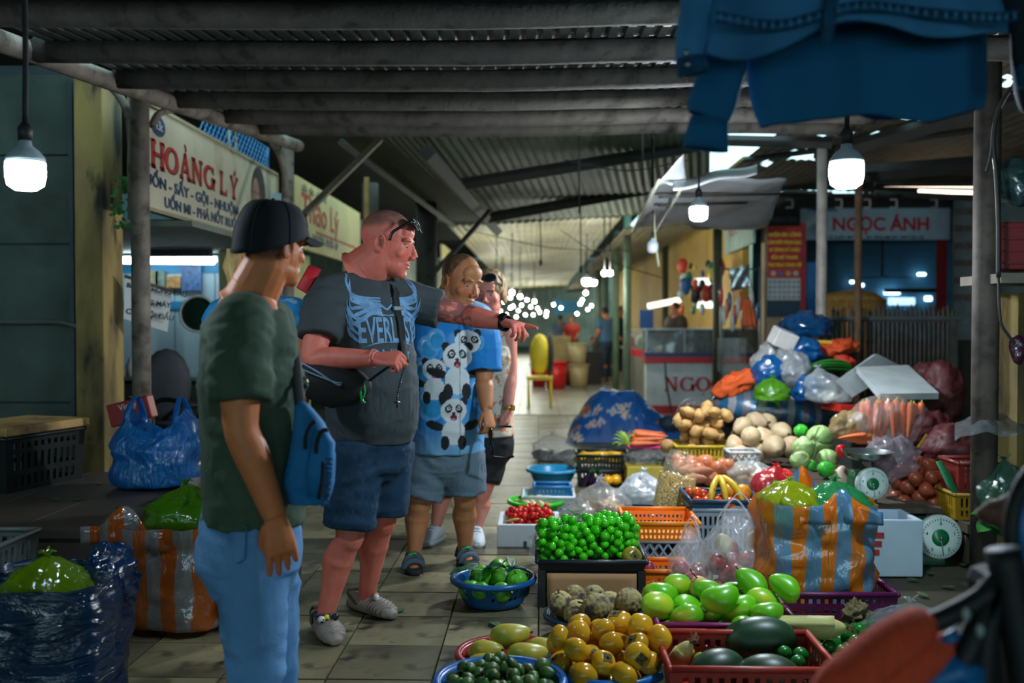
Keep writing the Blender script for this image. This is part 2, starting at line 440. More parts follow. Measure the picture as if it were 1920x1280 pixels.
for (pts, lb, w) in (([W(180, 145, 6.4), W(215, 170, 6.35), W(240, 215, 6.3), W(248, 300, 6.3), (X(249, 6.3), 6.3, Z(410, 6.3))], 'bent grey drain pipe beside the speckled rusty post', .045),
                     ([W(285, 235, 6.35), W(300, 212, 6.5), W(330, 205, 6.9), W(350, 210, 7.1)], 'short curved pipe bracket above the salon sign corner', .04),
                     ([W(510, 268, 9), W(524, 290, 9.1), W(534, 330, 9.2), W(536, 370, 9.2)], 'bent pipe beside the post at the end of the salon sign', .05)):
 bb = MB(); bb.tube(pts, w / 2 * 1.2, 8, sub=5); tag(bb.build('drain_pipe', mPipe), lb, 'pipe')
# diagonal brace
bb = MB(); p, q = W(712, 262, 8.6), W(570, 402, 8.2); bb.tube([p, q], .065, 4, flat=(1, .5))
tag(bb.build('diagonal_brace', M('brace_wood', (120, 112, 94), .75, var=.3, vs=6, stretch=(1, 1, .3)), smooth=False), 'diagonal wooden brace under the front roof edge', 'brace')
bb = MB(); bb.tube([W(918, 395, 12), W(852, 470, 11.6), W(805, 520, 11.4)], .03, 6)
tag(bb.build('diagonal_brace', mBeam), 'thin dark diagonal brace above the man in the blue shirt', 'brace')
for (px, d, top, w, rgb, lb) in ((695, 12, 3, .2, (58, 56, 46), 'dark post behind the bald man head'), (800, 13, 3, .28, (40, 40, 36), 'wide dark post behind the blue shirt man'),
                                 (688, 11.5, 3, .06, (150, 122, 66), 'thin bamboo pole behind the bald man head')):
 post('wooden_post', px, d, top, w, M('post_%d' % px, rgb, .8, var=.3), lb, base=0, sides=8)
# ---------------------------------------------------------------- signs along the salon front
mSignW = M('sign_cream', (196, 188, 160), .55, var=.12, vs=2, blot=((150, 138, 104), 3, .55, .8))
mRed = M('sign_red', (176, 34, 36), .5); mNavy = M('sign_navy', (26, 46, 96), .5); mFrame = M('sign_frame', (150, 138, 108), .6)
mBlackP = M('print_black', (22, 20, 20), .6)
xs_ = -2.62
sg = E('shop_sign', (xs_, 8.2, 2.1), 'long cream salon sign with red and navy lettering above the shop', 'sign')
bb = MB(); bb.box((xs_ - .03, 8.2, 2.455), (.04, 3.5, .69)); bb.build('board', mSignW, sg, smooth=False, world=True)
bb = MB()
for zq in (2.1, 2.81): bb.box((xs_ - .025, 8.2, zq), (.06, 3.54, .025))
for yq in (6.44, 9.96): bb.box((xs_ - .025, yq, 2.455), (.06, .025, .72))
bb.build('frame', mFrame, sg, smooth=False, world=True)
RS = (PI / 2, 0, PI / 2)
# slab-serif letters drawn stroke by stroke
GLY = {'H': [((0, 0), (0, 1), .2), ((.62, 0), (.62, 1), .2), ((0, .5), (.62, .5), .12)] + [((x - .16, y), (x + .16, y), .1) for x in (0, .62) for y in (.04, .96)],
       'L': [((0, 0), (0, 1), .2), ((-.16, .05), (.5, .05), .12), ((.5, .02), (.5, .26), .1), ((-.16, .96), (.16, .96), .1)],
       'N': [((0, 0), (0, 1), .13), ((.02, .98), (.6, .02), .2), ((.62, 0), (.62, 1), .13), ((-.16, .04), (.14, .04), .09), ((-.16, .96), (.1, .96), .09), ((.46, .96), (.78, .96), .09)],
       'A': [((-.02, 0), (.3, 1), .12), ((.62, 0), (.3, 1), .2), ((.12, .32), (.5, .32), .1), ((-.16, .04), (.14, .04), .09), ((.44, .04), (.8, .04), .09)],
       'Y': [((0, 1), (.3, .45), .18), ((.62, 1), (.3, .45), .12), ((.3, 0), (.3, .48), .19), ((.12, .04), (.48, .04), .09), ((-.14, .96), (.16, .96), .09), ((.46, .96), (.76, .96), .09)],
       'O': 'arc', 'G': 'arcg', 'C': 'arcc'}
def slab_word(word, h, sx, th=.004, gap=.3):
 """raised letters in the XZ plane, baseline at 0; returns list of (MB) letters and width"""
 out = []; x = 0
 for ch in word:
  if ch == ' ': x += .42 * h * sx; continue
  acc = None
  base = {'Ả': 'A', 'Ý': 'Y', 'Ọ': 'O'}.get(ch, ch)
  b = MB(); S = []
  g = GLY[base]
  if g == 'arc' or g == 'arcg' or g == 'arcc':
   a0, a1 = {'arc': (0, 2 * PI), 'arcg': (.75, 2 * PI - .1), 'arcc': (.75, 2 * PI - .75)}[g]
   n = 20; P = []
   for k in range(n + 1):
    a = a0 + (a1 - a0) * k / n; w = .07 + .05 * abs(math.cos(a))
    P.append([((.33 + (.4 - .0 + s * w) * math.cos(a)) , -th * 0, .5 + (.5 - .06 + s * w * .7) * math.sin(a)) for s in (-1, 1)])
   P = np.array(P); P[:, :, 0] *= h * sx; P[:, :, 2] *= h
   b.grid(P)
   if g == 'arcg': S += [((.72, .02), (.72, .45), .18), ((.5, .45), (.9, .45), .1)]
   if g != 'arc': S += [((.68, .7), (.68, .98), .09)]
  else: S += g
  if ch == 'Ả': S += [((.3, 1.12), (.34, 1.2), .08), ((.34, 1.2), (.36, 1.3), .08), ((.36, 1.3), (.24, 1.34), .08)]
  if ch == 'Ý': S += [((.28, 1.1), (.46, 1.3), .1)]
  if ch == 'Ọ': S += [((.28, -.2), (.4, -.2), .12)]
  for (p, q, w) in S:
   p, q = Vector((p[0], 0, p[1])), Vector((q[0], 0, q[1])); t = (q - p).normalized(); nn = Vector((t.z, 0, -t.x)) * w / 2
   vs = [Vector(((v.x) * h * sx, 0, v.z * h)) for v in (p + nn, q + nn, q - nn, p - nn)]
   b.add(vs, [(0, 1, 2, 3)])
  b.disp(lambda P, x=x: P + np.array([x, 0, 0])); out.append(b); x += (1.06 if base in 'OGCN' else .98) * h * sx
 return out, x
def put_slab(word, h, sx, mat, origin, xdir, parent, solid=.004, shadow=None):
 ls, wd = slab_word(word, h, sx)
 xd = Vector(xdir)
 nrm = Vector((xd.y, -xd.x, 0))
 for b in ls:
  for (mm, dx, dz, dn) in ([(shadow, .012, -.012, 0.0015)] if shadow else []) + [(mat, 0, 0, .004)]:
   c = MB(); c.v = [tuple(Vector(origin) + xd * (p[0] + dx) + Vector((0, 0, p[2] + dz)) + nrm * dn) for p in b.v]; c.f = b.f; c.m = b.m
   c.build('letter' if dn > .002 else 'letter_shadow', mm, parent, smooth=False, world=True)
put_slab('HOẢNG LÝ', .185, 1.42, mRed, (xs_ - .008, 6.74, 2.4), (0, 1, 0), sg, shadow=mBlackP)
text('UỐN - SẤY - GỘI - NHUỘM', .105, mNavy, (xs_ - .006, 6.6, 2.265), sg, RS, align='LEFT', sx=1.62, off=.003)
text('UỐN MI - PHÁ NỐT RUỒI', .1, mNavy, (xs_ - .006, 6.94, 2.145), sg, RS, align='LEFT', sx=1.5, off=.003)
bb = MB(); bb.ell((xs_ - .006, 6.84, 2.69), (.004, .13, .075), nu=16); bb.build('emblem', mNavy, sg, world=True)
text('13c', .09, M('print_white', (210, 208, 200), .6), (xs_ + .0, 6.84, 2.66), sg, RS)
mHair = M('print_hair', (36, 28, 26), .6); mFace = M('print_face', (150, 112, 88), .6)
bb = MB(); bb.ell((xs_ - .006, 9.3, 2.52), (.004, .24, .27), nu=20); bb.ell((xs_ - .006, 9.45, 2.34), (.004, .2, .2), nu=20); bb.build('portrait_hair', mHair, sg, world=True)
bb = MB(); bb.ell((xs_ - .004, 9.2, 2.48), (.006, .12, .19), nu=20); bb.build('portrait_face', mFace, sg, world=True)
bb = MB(); bb.ell((xs_ + .001, 9.14, 2.39), (.004, .045, .018), nu=12); bb.ell((xs_ + .001, 9.14, 2.53), (.004, .03, .012), nu=12); bb.ell((xs_ + .001, 9.26, 2.53), (.004, .03, .012), nu=12); bb.build('portrait_features', M('print_lip', (120, 50, 48), .6), sg, world=True)
# second sign
mSign2 = M('sign_yellowed', (204, 186, 126), .55, var=.14, vs=2)
s2 = E('shop_sign', (-2.5, 12, 2.1), 'yellowed shop sign with faded red script behind the diagonal brace', 'sign')
bb = MB(); bb.box((-2.53, 12.1, 2.48), (.04, 3.7, .74)); bb.build('board', mSign2, s2, smooth=False, world=True)
mRF = M('sign_red_faded', (178, 84, 60), .6); mBF = M('sign_blue_faded', (110, 116, 112), .6)
text('Thảo Lý', .42, mRF, (-2.505, 10.5, 2.42), s2, RS, align='LEFT', sx=1.35, off=.004)
bb = MB(); bb.box((-2.508, 12.4, 2.34), (.006, 2.4, .03)); bb.build('underline', mRF, s2, smooth=False, world=True)
text('UỐN - NHUỘM - DUỖI - ÉP', .12, mBF, (-2.505, 10.5, 2.22), s2, RS, align='LEFT', sx=1.3, off=.003)
text('GỘI - SẤY - CẮT TÓC', .1, mBF, (-2.505, 10.5, 2.72), s2, RS, align='LEFT', sx=1.3)
s3 = E('shop_sign', (-2.5, 16.5, 2.1), 'small faded sign right behind the bald man face', 'sign')
bb = MB(); bb.box((-2.53, 16.6, 2.35), (.04, 3.4, .9)); bb.build('board', M('sign_green', (168, 166, 128), .6), s3, smooth=False, world=True)
text('Mỹ', .4, mRF, (-2.505, 15.6, 2.3), s3, RS, align='LEFT', off=.004)
s4 = E('shop_sign', (-2.2, 18, 2.3), 'orange and cream sign board above the man in the blue shirt', 'sign')
bb = MB(); bb.box((X(835, 17), 18, 2.2), (.04, 3.2, .8)); bb.build('board', mSign2, s4, smooth=False, world=True)
bb = MB(); bb.box((X(835, 17) + .03, 17.6, 2.25), (.01, 1.2, .4)); bb.build('print_block', M('print_orange', (206, 110, 50), .6), s4, smooth=False, world=True)
# coil of cable and blue mesh above the sign
bb = MB()
for k in range(4): bb.tube([W(435, 262, 8.5) + Vector((.0, .1 * math.cos(a) + .008 * k, .11 * math.sin(a))) for a in np.linspace(0, 6.28, 20)], .007, 6)
tag(bb.build('cable_coil', M('cable_white', (150, 146, 128), .6)), 'coil of pale cable hanging above the salon sign', 'cable')
bb = MB(); y0, y1, q0, q1 = 8.0, 10.1, 2.86, 3.1
for k in range(22):
 t = k / 21; bb.tube([(-2.75, y0 + (y1 - y0) * t, q0), (-2.75, y0 + (y1 - y0) * min(1, t + .12), q1)], .006, 4); bb.tube([(-2.75, y0 + (y1 - y0) * t, q1), (-2.75, y0 + (y1 - y0) * min(1, t + .12), q0)], .006, 4)
tag(bb.build('mesh_panel', M('mesh_blue', (50, 110, 180), .5), smooth=False), 'blue lattice mesh panel above the salon sign', 'mesh')
# ---------------------------------------------------------------- salon interior
yS = 9.75
mSal = M('salon_wall', (158, 186, 196), .5, var=.08, vs=2)
bb = MB(); bb.box((-4.6, yS + .05, 1.3), (4.1, .06, 2.6)); sw = tag(bb.build('wall_salon', mSal, smooth=False), kind='structure')
bb = MB(); bb.box((-6.6, 8.2, 1.3), (.06, 3.2, 2.6)); tag(bb.build('wall_salon_side', mSal, smooth=False), kind='structure')
bb = MB()
for py, h in ((503, .05), (572, .05)): bb.box((-4.6, yS + .015, Z(py, yS)), (4, .02, h * 1.6))
bb.build('blue_band', M('band_blue', (50, 120, 180), .5), sw, smooth=False, world=True)
bb = MB()
for i in range(10): bb.box((-6.4 + .4 * i, yS + .015, 1.3), (.006, .012, 2.5))
bb.build('tile_joint', M('joint', (120, 140, 146), .7), sw, smooth=False, world=True)
bb = MB(); bb.box((-4.5, 8.3, 2.02), (4.2, 2.9, .04)); tag(bb.build('ceiling', M('salon_ceiling', (112, 120, 108), .8), smooth=False), kind='structure')
bb = MB(); bb.box((X(335, 9.2), 9.2, Z(445, 9.2)), (.62, .1, .34)); tag(bb.build('valance', M('black_board', (28, 32, 32), .6), smooth=False), 'black board above the salon tube light', 'board')
tl = E('tube_light', (X(318, 9.5), 9.5, Z(488, 9.5)), 'bright fluorescent tube on the salon wall', 'light')
bb = MB(); bb.tube([(X(222, 9.5), 9.5, Z(487, 9.5)), (X(402, 9.5), 9.5, Z(489, 9.5))], .03, 10); bb.build('tube', EMIT('tube_glow', (225, 245, 255), 9), tl, world=True)
bb = MB(); bb.box((X(312, 9.5), 9.56, Z(484, 9.5)), (.98, .05, .06)); bb.build('fitting', M('white_metal', (210, 212, 210), .4), tl, smooth=False, world=True)
for (px, py, w, h, rgb, lb) in ((285, 520, .16, .14, (120, 120, 90), 'small picture pinned on the salon wall near the post'), (328, 528, .14, .12, (150, 116, 70), 'small warm-coloured picture on the salon wall'), (303, 526, .1, .2, (90, 110, 100), 'narrow picture on the salon wall'),
        (362, 520, .2, .26, (60, 90, 130), 'dark blue product rack on the salon wall')):
 bb = MB(); bb.box((X(px, yS), yS - .02, Z(py, yS)), (w, .03, h)); o = tag(bb.build('wall_picture', M('pic_%d' % px, rgb, .5, var=.5, vs=25), smooth=False, bevel=.004), lb, 'picture')
mr = E('round_mirror', (X(372, 8.6), 8.6, Z(588, 8.6)), 'round green-tinted mirror with white rim beside the guide shoulder', 'mirror')
bb = MB(); bb.ell((X(372, 8.6), 8.6, Z(588, 8.6)), (.155, .02, .155), nu=24); bb.build('glass', M('mirror_green', (40, 70, 56), .12, .5, var=.1), mr, world=True)
bb = MB(); bb.tube([(X(372, 8.6) + .155 * math.cos(a), 8.58, Z(588, 8.6) + .155 * math.sin(a)) for a in np.linspace(0, 2 * PI, 28)], .012, 6); bb.build('rim', M('white_plastic', (206, 212, 210), .4), mr, world=True)
# hanging paper notice
pn = E('paper_notice', (-2.75, 6.9, 1.55), 'white paper notice with black lettering hung in the salon opening', 'sign')
pc = [W(234, 520, 6.75), W(322, 548, 6.95), W(314, 622, 6.95), W(232, 597, 6.75)]
o = quad('sheet', pc, M('paper', (205, 208, 205), .7, var=.06), (6, 6), 0, .002); attach(o, pn, True)
vx = (pc[1] - pc[0]); vz = (pc[0] - pc[3]).normalized(); vxn = vx.normalized(); nn = vxn.cross(vz)
Mt = Matrix((vxn, vz, nn)).transposed().to_4x4()
for (tx, u, v, s) in (('BẢNG CHÔNG ĐAU', .03, .78, .044), ('XĂNG MÁY', .17, .47, .048), ('CẮT GỘI ĐẦU', .03, .14, .05)):
 me = text_mesh(tx, s, .0005, 'LEFT', 1.0, off=.0012); me.materials.append(mBlackP)
 o = bpy.data.objects.new('lettering', me); COL.objects.link(o)
 o.matrix_basis = Matrix.Translation(pc[3] + vx * u + vz * (pc[0] - pc[3]).length * v + nn * .003) @ Mt; attach(o, pn, True)
bb = MB(); bb.tube([pc[0] + Vector((0, 0, .01)), pc[1] + Vector((0, 0, .01))], .012, 6); bb.build('rod', M('rod', (90, 84, 70), .5), pn, world=True)
# counter, chair, person bits inside the salon
ct = E('salon_counter', (-3.6, 8.6, 0), 'low glass-topped counter inside the salon', 'counter')
bb = MB(); bb.box((-3.6, 8.7, .42), (1.7, .5, .8)); bb.build('body', M('counter_dark', (54, 66, 62), .5), ct, smooth=False, world=True)
bb = MB(); bb.box((-3.6, 8.68, .85), (1.76, .56, .03)); bb.build('top', M('counter_green', (96, 130, 120), .2), ct, smooth=False, world=True)
for k, (px, rgb) in enumerate(((228, (150, 190, 180)), (249, (200, 206, 200)), (270, (90, 150, 110)), (291, (80, 150, 130)), (312, (160, 200, 190)))):
 bb = MB(); bb.lathe([(.0, 0), (.04, 0), (.042, .1), (.02, .13), (.02, .16), (0, .16)], 12, (X(px, 8.55), 8.5, .866)); o = bb.build('jar', M('jar_%d' % k, rgb, .2))
 tag(o, ['small pale-green jar at the pillar end of the salon counter', 'white jar on the salon counter beside the pale-green jar', 'green jar on the salon counter behind the post', 'teal jar on the salon counter', 'pale jar beside the teal jar on the salon counter'][k], 'jar', 'jars on the salon counter')
def office_chair(px, d, rz, label):
 t = E('salon_chair', (X(px, d), d, 0), label, 'chair', rz=rz)
 mC = M('chair_grey', (58, 64, 72), .6); mB = M('chair_black', (24, 26, 28), .5)
 bb = MB(); bb.ell((0, .2, .82), (.2, .04, .3)); bb.build('backrest', mC, t)
 bb = MB(); bb.ell((0, 0, .48), (.24, .24, .06)); bb.build('seat', mC, t)
 bb = MB(); bb.tube([(0, 0, .1), (0, 0, .46)], .03); bb.build('column', mB, t)
 bb = MB()
 for k in range(5): bb.tube([(0, 0, .1), (.26 * math.cos(k * 1.256), .26 * math.sin(k * 1.256), .04)], .02, 6)
 bb.build('foot', mB, t)
 for s in (-1, 1): bb = MB(); bb.tube([(s * .22, .1, .5), (s * .3, .05, .7), (s * .3, -.15, .72), (s * .22, -.2, .5)], .02, 6, sub=4); bb.build('armrest', mB, t)
 return t
office_chair(318, 7.9, .5, 'dark grey salon chair with rounded back behind the blue bag')
office_chair(352, 7.4, -.9, 'black salon chair with curved armrests beside the guide back')
# wood strips right of the salon opening and pale wall beyond
bb = MB(); bb.box((X(422, 9.3), 9.3, 1.2), (.08, .1, 2.4)); tag(bb.build('door_post', M('post_green', (128, 136, 96), .7), smooth=False), 'pale green door post inside the salon', 'post')
bb = MB(); bb.box((-3.1, 11.6, 1.1), (.06, 3.4, 2.2)); tag(bb.build('wall_lime', M('lime_wall', (190, 196, 120), .6), smooth=False), kind='structure')
bb = MB(); bb.box((-2.95, 33.6, 1.5), (.06, 37, 3.0)); tag(bb.build('wall_shops', M('shop_wall', (150, 160, 136), .6, var=.45, vs=1.5), smooth=False), kind='structure')
# green plants tied on the drain pipe
bb = MB(); rg = random.Random(3)
for k in range(46):
 t = rg.random(); c = W(226 + rg.uniform(-12, 12), 330 + 95 * t, 6.45); a = rg.uniform(0, 6.28)
 d1 = Vector((math.cos(a), math.sin(a) * .5, rg.uniform(-.7, .4))).normalized() * rg.uniform(.03, .06); u = d1.cross(Vector((.3, 1, .2))).normalized() * .014
 bb.add([c, c + d1 * .5 + u, c + d1, c + d1 * .5 - u], [(0, 1, 2, 3)])
tag(bb.build('leaf_sprig', M('leaf_green', (40, 120, 50), .5), smooth=False), 'small green leafy sprig beside the speckled post', 'plant')
# ================================================================ lamps
mCord = M('cord_black', (26, 26, 26), .6); mSock = M('socket_dark', (44, 44, 44), .5); mCap = M('bulb_cap', (190, 205, 215), .4)
mGlow = EMIT('bulb_glow', (218, 241, 255), BULB)
mGlowFar = EMIT('bulb_glow_far', (236, 240, 228), 150.0)
def bulb(px, py, d, w, label, top=2.9, group=None, glow=None, off=False, cord=.006):
 """T-shaped LED bulb whose glowing body is centred on px,py; w = width in metres"""
 c = W(px, py, d); r = w / 2
 t = E('hanging_bulb', c, label, 'lamp', group)
 hb = r * 1.05
 bb = MB(); bb.lathe([(0, -hb * .82), (r * .55, -hb * .78), (r * .9, -hb * .55), (r, -hb * .1), (r, hb * .55), (r * .97, hb * .62), (0, hb * .62)], 16)
 bb.build('glowing_body', glow or mGlow, t) if not off else bb.build('body', M('bulb_off', (214, 220, 222), .3), t)
 bb = MB(); bb.lathe([(r * 1.0, hb * .6), (r * .98, hb * .85), (r * .7, hb * 1.2), (r * .35, hb * 1.45), (r * .3, hb * 1.75), (0, hb * 1.75)], 16); bb.build('cap', mCap, t)
 bb = MB(); bb.lathe([(r * .36, hb * 1.7), (r * .38, hb * 2.3), (r * .2, hb * 2.6), (0, hb * 2.6)], 10); bb.build('socket', mSock, t)
 bb = MB(); bb.tube([(0, 0, hb * 2.5), (.004, 0, (top - c.z) * .5 + .05), (0, 0, top - c.z)], cord, 6, sub=3); bb.build('cord', mCord, t)
 return t
bulb(1587, 327, 3.75, .126, 'bright bulb hanging under the denim jacket, beside the pale grey post', 2.62, cord=.009)
bulb(48, 327, 3.2, .122, 'bright bulb hanging in front of the grey panel wall', 2.58, glow=EMIT('bulb_glow_dim', (224, 242, 255), 60), cord=.01)
bulb(1310, 400, 6.6, .12, 'bright bulb hanging under the silver foil awning', 2.84, glow=EMIT('bulb_glow_mid', (232, 242, 250), 620))
bulb(1224, 466, 8.6, .1, 'unlit white bulb hanging below the awning corner', 2.9, off=True)
for i, (px, py, d, w, lb) in enumerate(((1100, 528, 15.5, .13, 'nearest lit bulb over the corridor, above the woman in the blue outfit'), (1113, 530, 17, .1, 'bulb close behind the nearest corridor bulb'))):
 bulb(px, py, d, w, lb, 2.7, glow=mGlowFar)
rows = [(931, 538), (944, 543), (960, 548), (941, 552), (957, 558), (975, 556), (930, 555), (988, 562), (1002, 565), (978, 572), (945, 566), (962, 574), (995, 575), (938, 583), (957, 577), (972, 582), (1008, 578), (1012, 585), (1025, 585),
  (1038, 571), (1052, 577), (1024, 592), (1000, 590), (985, 590), (1098, 549), (1092, 562), (1088, 569), (1109, 573), (1102, 580), (1082, 588), (950, 590), (968, 594), (1133, 512), (1144, 512), (921, 564), (922, 578)]
for i, (px, py) in enumerate(rows):
 z = 1.9 + .12 * math.sin(i * 2.1)
 d = min(40, max(14, (z - H) * F / max(600 - py, 8)))
 c = W(px, py, d); t = E('hanging_bulb', c, 'distant lit bulb strung over the far market stalls', 'lamp', 'bulbs over the far stalls')
 bb = MB(); r = .036; bb.lathe([(0, -r), (r * .8, -r * .7), (r, 0), (r * .8, r * .7), (0, r)], 8); bb.build('glowing_body', mGlowFar, t)
 bb = MB(); bb.tube([(0, 0, r), (0, 0, 2.78 - c.z)], .008, 4); bb.build('cord', mCord, t)
for (a, q) in (((872, 430, 14), (1180, 470, 14.5)), ((1060, 300, 9.5), (1290, 300, 9.3)), ((1050, 430, 14), (1240, 520, 12))):
 bb = MB(); p, q = W(*a), W(*q); bb.tube([p, (p + q) / 2 - Vector((0, 0, .1)), q], .006, 5, sub=6)
 tag(bb.build('cable', mCord), ['slack black cable under the far pale ceiling', 'slack cable under the hall roof beside the denim jackets', 'slack cable running to the unlit bulb'][[872, 1060, 1050].index(a[0])], 'cable')
for px, py0, py1, d in ((1013, 440, 492, 13), (1088, 405, 505, 12.5), (1085, 255, 400, 9.5), (1204, 265, 350, 9), (1222, 245, 400, 8.7)):
 bb = MB(); bb.tube([W(px, py0 - 40, d), W(px + 1, py1, d)], .008, 5); bb.ell(W(px + 1, py1, d), (.022, .022, .05), nu=8, nv=6) if d > 11 else None
 tag(bb.build('hanging_wire', mCord), {1013: 'dark wire ending in an empty socket under the far pale ceiling', 1088: 'dark wire leading down to the nearest corridor bulb', 1085: 'long dark wire hanging among the hall rafters', 1204: 'dark wire hanging just before the tip of the foil awning', 1222: 'dark wire touching the tip of the foil awning'}[px], 'wire')
# ================================================================ right-hand side of the hall
mY2 = M('wall_yellow', (214, 172, 78), .7, var=.15, vs=1.5)
xr = 3.05
bb = MB(); bb.box((xr + .05, 28, 1.9), (.1, 26, 3.8)); tag(bb.build('wall_yellow', mY2, smooth=False), kind='structure')
for px, d, w, rgb, lb in ((1176, 15.5, .12, (104, 126, 108), 'pale green steel post at the corner of the glass counter'), (1155, 18.5, .12, (88, 112, 92), 'pale green post standing behind the counter corner post'),
                          (1135, 22, .14, (70, 92, 78), 'green post near the woman in the blue outfit'), (1345, 13.6, .13, (72, 74, 56), 'dark olive post beside the hanging foil sheet'), (1247, 22, .14, (60, 60, 48), 'dark post in front of the yellow wall'), (1122, 27, .16, (90, 110, 92), 'farthest green post of the corridor')):
 post('hall_post', px, d, 3.0, w, M('hp_%d' % px, rgb, .6, var=.2), lb, sides=8)
post('steel_post', 1540, 8.9, 2.95, .095, M('post_pale', (150, 142, 134), .6, .1, var=.3, vs=7), 'pale grey round post left of the brightest bulb')
post('wooden_post', 1608, 9.2, 2.75, .07, M('post_brown', (92, 66, 44), .8, var=.35, vs=9, bump=.4), 'knotty brown wooden post before the jewellery shop sign')
post('steel_post', 1848, 5.4, 2.9, .135, M('post_dark', (74, 66, 58), .7, .1, var=.4, vs=8, blot=((44, 36, 30), 10, .5, .7)), 'thick dark round post at the end of the picket fence')
# glass counter NGOC
dC = 14.4
xa, xb = X(1212, dC), X(1352, dC)
gc = E('jewellery_counter', ((xa + xb) / 2, dC, 0), 'white shop counter with red NGỌC lettering and a glass case on top', 'counter')
zr0, zr1, zb1, zt = Z(680, dC), Z(668, dC), Z(661, dC), Z(617, dC)
mWh = M('counter_white', (206, 216, 218), .4); mCR = M('counter_red', (190, 32, 40), .4); mCB = M('counter_blue', (24, 54, 110), .4)
xb2 = X(1500, dC)
bb = MB(); bb.box(((xa + xb2) / 2, dC + .3, zr0 / 2 + .06), (xb2 - xa, .6, zr0 - .12)); bb.build('body', mWh, gc, smooth=False, world=True)
bb = MB(); bb.box(((xa + xb2) / 2, dC + .3, .06), (xb2 - xa + .02, .62, .12)); bb.build('plinth', mCR, gc, smooth=False, world=True)
bb = MB(); bb.box(((xa + xb2) / 2, dC + .29, (zr0 + zr1) / 2), (xb2 - xa + .03, .66, zr1 - zr0)); bb.build('red_band', mCR, gc, smooth=False, world=True)
bb = MB(); bb.box(((xa + xb2) / 2, dC + .29, (zb1 + zr1) / 2), (xb2 - xa + .03, .66, zb1 - zr1)); bb.build('blue_band', mCB, gc, smooth=False, world=True)
mGl = PLASTIC('glass', (225, 240, 242), .12, .05, bump=0)
bb = MB(); bb.box(((xa + xb2) / 2, dC + .02, (zb1 + zt) / 2), (xb2 - xa, .01, zt - zb1)); bb.build('glass_front', mGl, gc, smooth=False, world=True)
bb = MB(); bb.box(((xa + xb2) / 2, dC + .3, zt), (xb2 - xa, .6, .02)); bb.build('top_frame', M('alu', (150, 160, 164), .35, .6), gc, smooth=False, world=True)
bb = MB(); bb.box(((xa + xb2) / 2, dC + .58, (zb1 + zt) / 2), (xb2 - xa, .02, zt - zb1)); bb.build('back_panel', M('case_back', (96, 112, 112), .4, var=.5, vs=14), gc, smooth=False, world=True)
for k in range(5): bb = MB(); bb.box((xa + (xb2 - xa) * k / 4, dC + .01, (zb1 + zt) / 2), (.02, .02, zt - zb1)); bb.build('frame_post', MATS['alu'], gc, smooth=False, world=True)
for k in range(16):
 bb = MB(); px = 1222 + k * 13; bb.box((X(px, dC + .3), dC + .3, zb1 + .03), (.07, .25, .05 + .05 * (k % 3))); bb.build('display_tray', M('tray_%d' % (k % 4), [(60, 80, 120), (160, 150, 120), (120, 130, 130), (40, 50, 70)][k % 4], .4), gc, smooth=False, world=True)
put_slab('NGỌC', .21, 1.02, mCR, (X(1250, dC), dC - .008, Z(733, dC)), (1, 0, 0), gc)
# glass side case of the counter towards the corridor
sc2 = E('side_case', (X(1190, 15.2), 15.2, 0), 'low glass side case with red trim beside the NGỌC counter', 'counter')
pts = [W(1172, 612, 16.2), W(1212, 616, 14.6)]
for nm, zlo, zhi, mm in (('glass', Z(655, 15.2), Z(615, 15.2), mGl), ('red_trim', Z(668, 15.2), Z(655, 15.2), mCR), ('base', .02, Z(668, 15.2), M('case_grey', (112, 112, 100), .5))):
 bb = MB(); p, q = pts; bb.add([(p.x, p.y, zlo), (q.x, q.y, zlo), (q.x, q.y, zhi), (p.x, p.y, zhi)], [(0, 1, 2, 3)]); bb.build(nm, mm, sc2, smooth=False, solid=.03, world=True)
# shelf of bright goods behind, sink panel, hanging clutter
rg = random.Random(11)
bb = MB(); p = W(1318, 555, 17); bb.box((p.x + .1, 17, p.z + .05), (.5, .08, .5)); tag(bb.build('light_box', EMIT('lit_case', (235, 250, 240), 1.1), smooth=False, bevel=.01), 'bright lit display case behind the NGỌC counter', 'case')
bb = MB(); bb.box((X(1245, 18), 18, Z(568, 18)), (.6, .1, .1), Matrix.Rotation(-.2, 3, 'Y')); tag(bb.build('light_box', EMIT('lit_case2', (250, 244, 225), 1.0), smooth=False, bevel=.01), 'low lit slanting case left of the bright display case', 'case')
bb = MB(); bb.box((X(1212, 14.6), 14.6, Z(598, 14.6)), (.2, .04, .27)); tag(bb.build('blue_box', M('box_blue', (20, 60, 130), .5), smooth=False, bevel=.005), 'dark blue box standing on the counter end', 'box')
for i in range(34):
 px, py = 1275 + rg.random() * 75, 495 + rg.random() * 90; d = 14.9 + rg.random() * 1.5
 rgb = rg.choice([(200, 60, 40), (60, 130, 90), (40, 46, 50), (210, 190, 60), (190, 200, 196), (60, 80, 140), (220, 110, 50), (50, 40, 36)])
 w = rg.uniform(.05, .16); bb = MB(); c = W(px, py, d); bb.ell(c, (w * .6, .04, w), nu=8, nv=6)
 bb.disp(lambda P: P + .02 * np.stack([fbm(P * 20, i), 0 * P[:, 0], fbm(P * 18, i + 5)], 1))
 tag(bb.build('hanging_ware', M('ware_%d_%d_%d' % rgb, rgb, .4)), 'small colourful ware hanging over the NGỌC counter', 'ware', 'wares hanging over the counter')
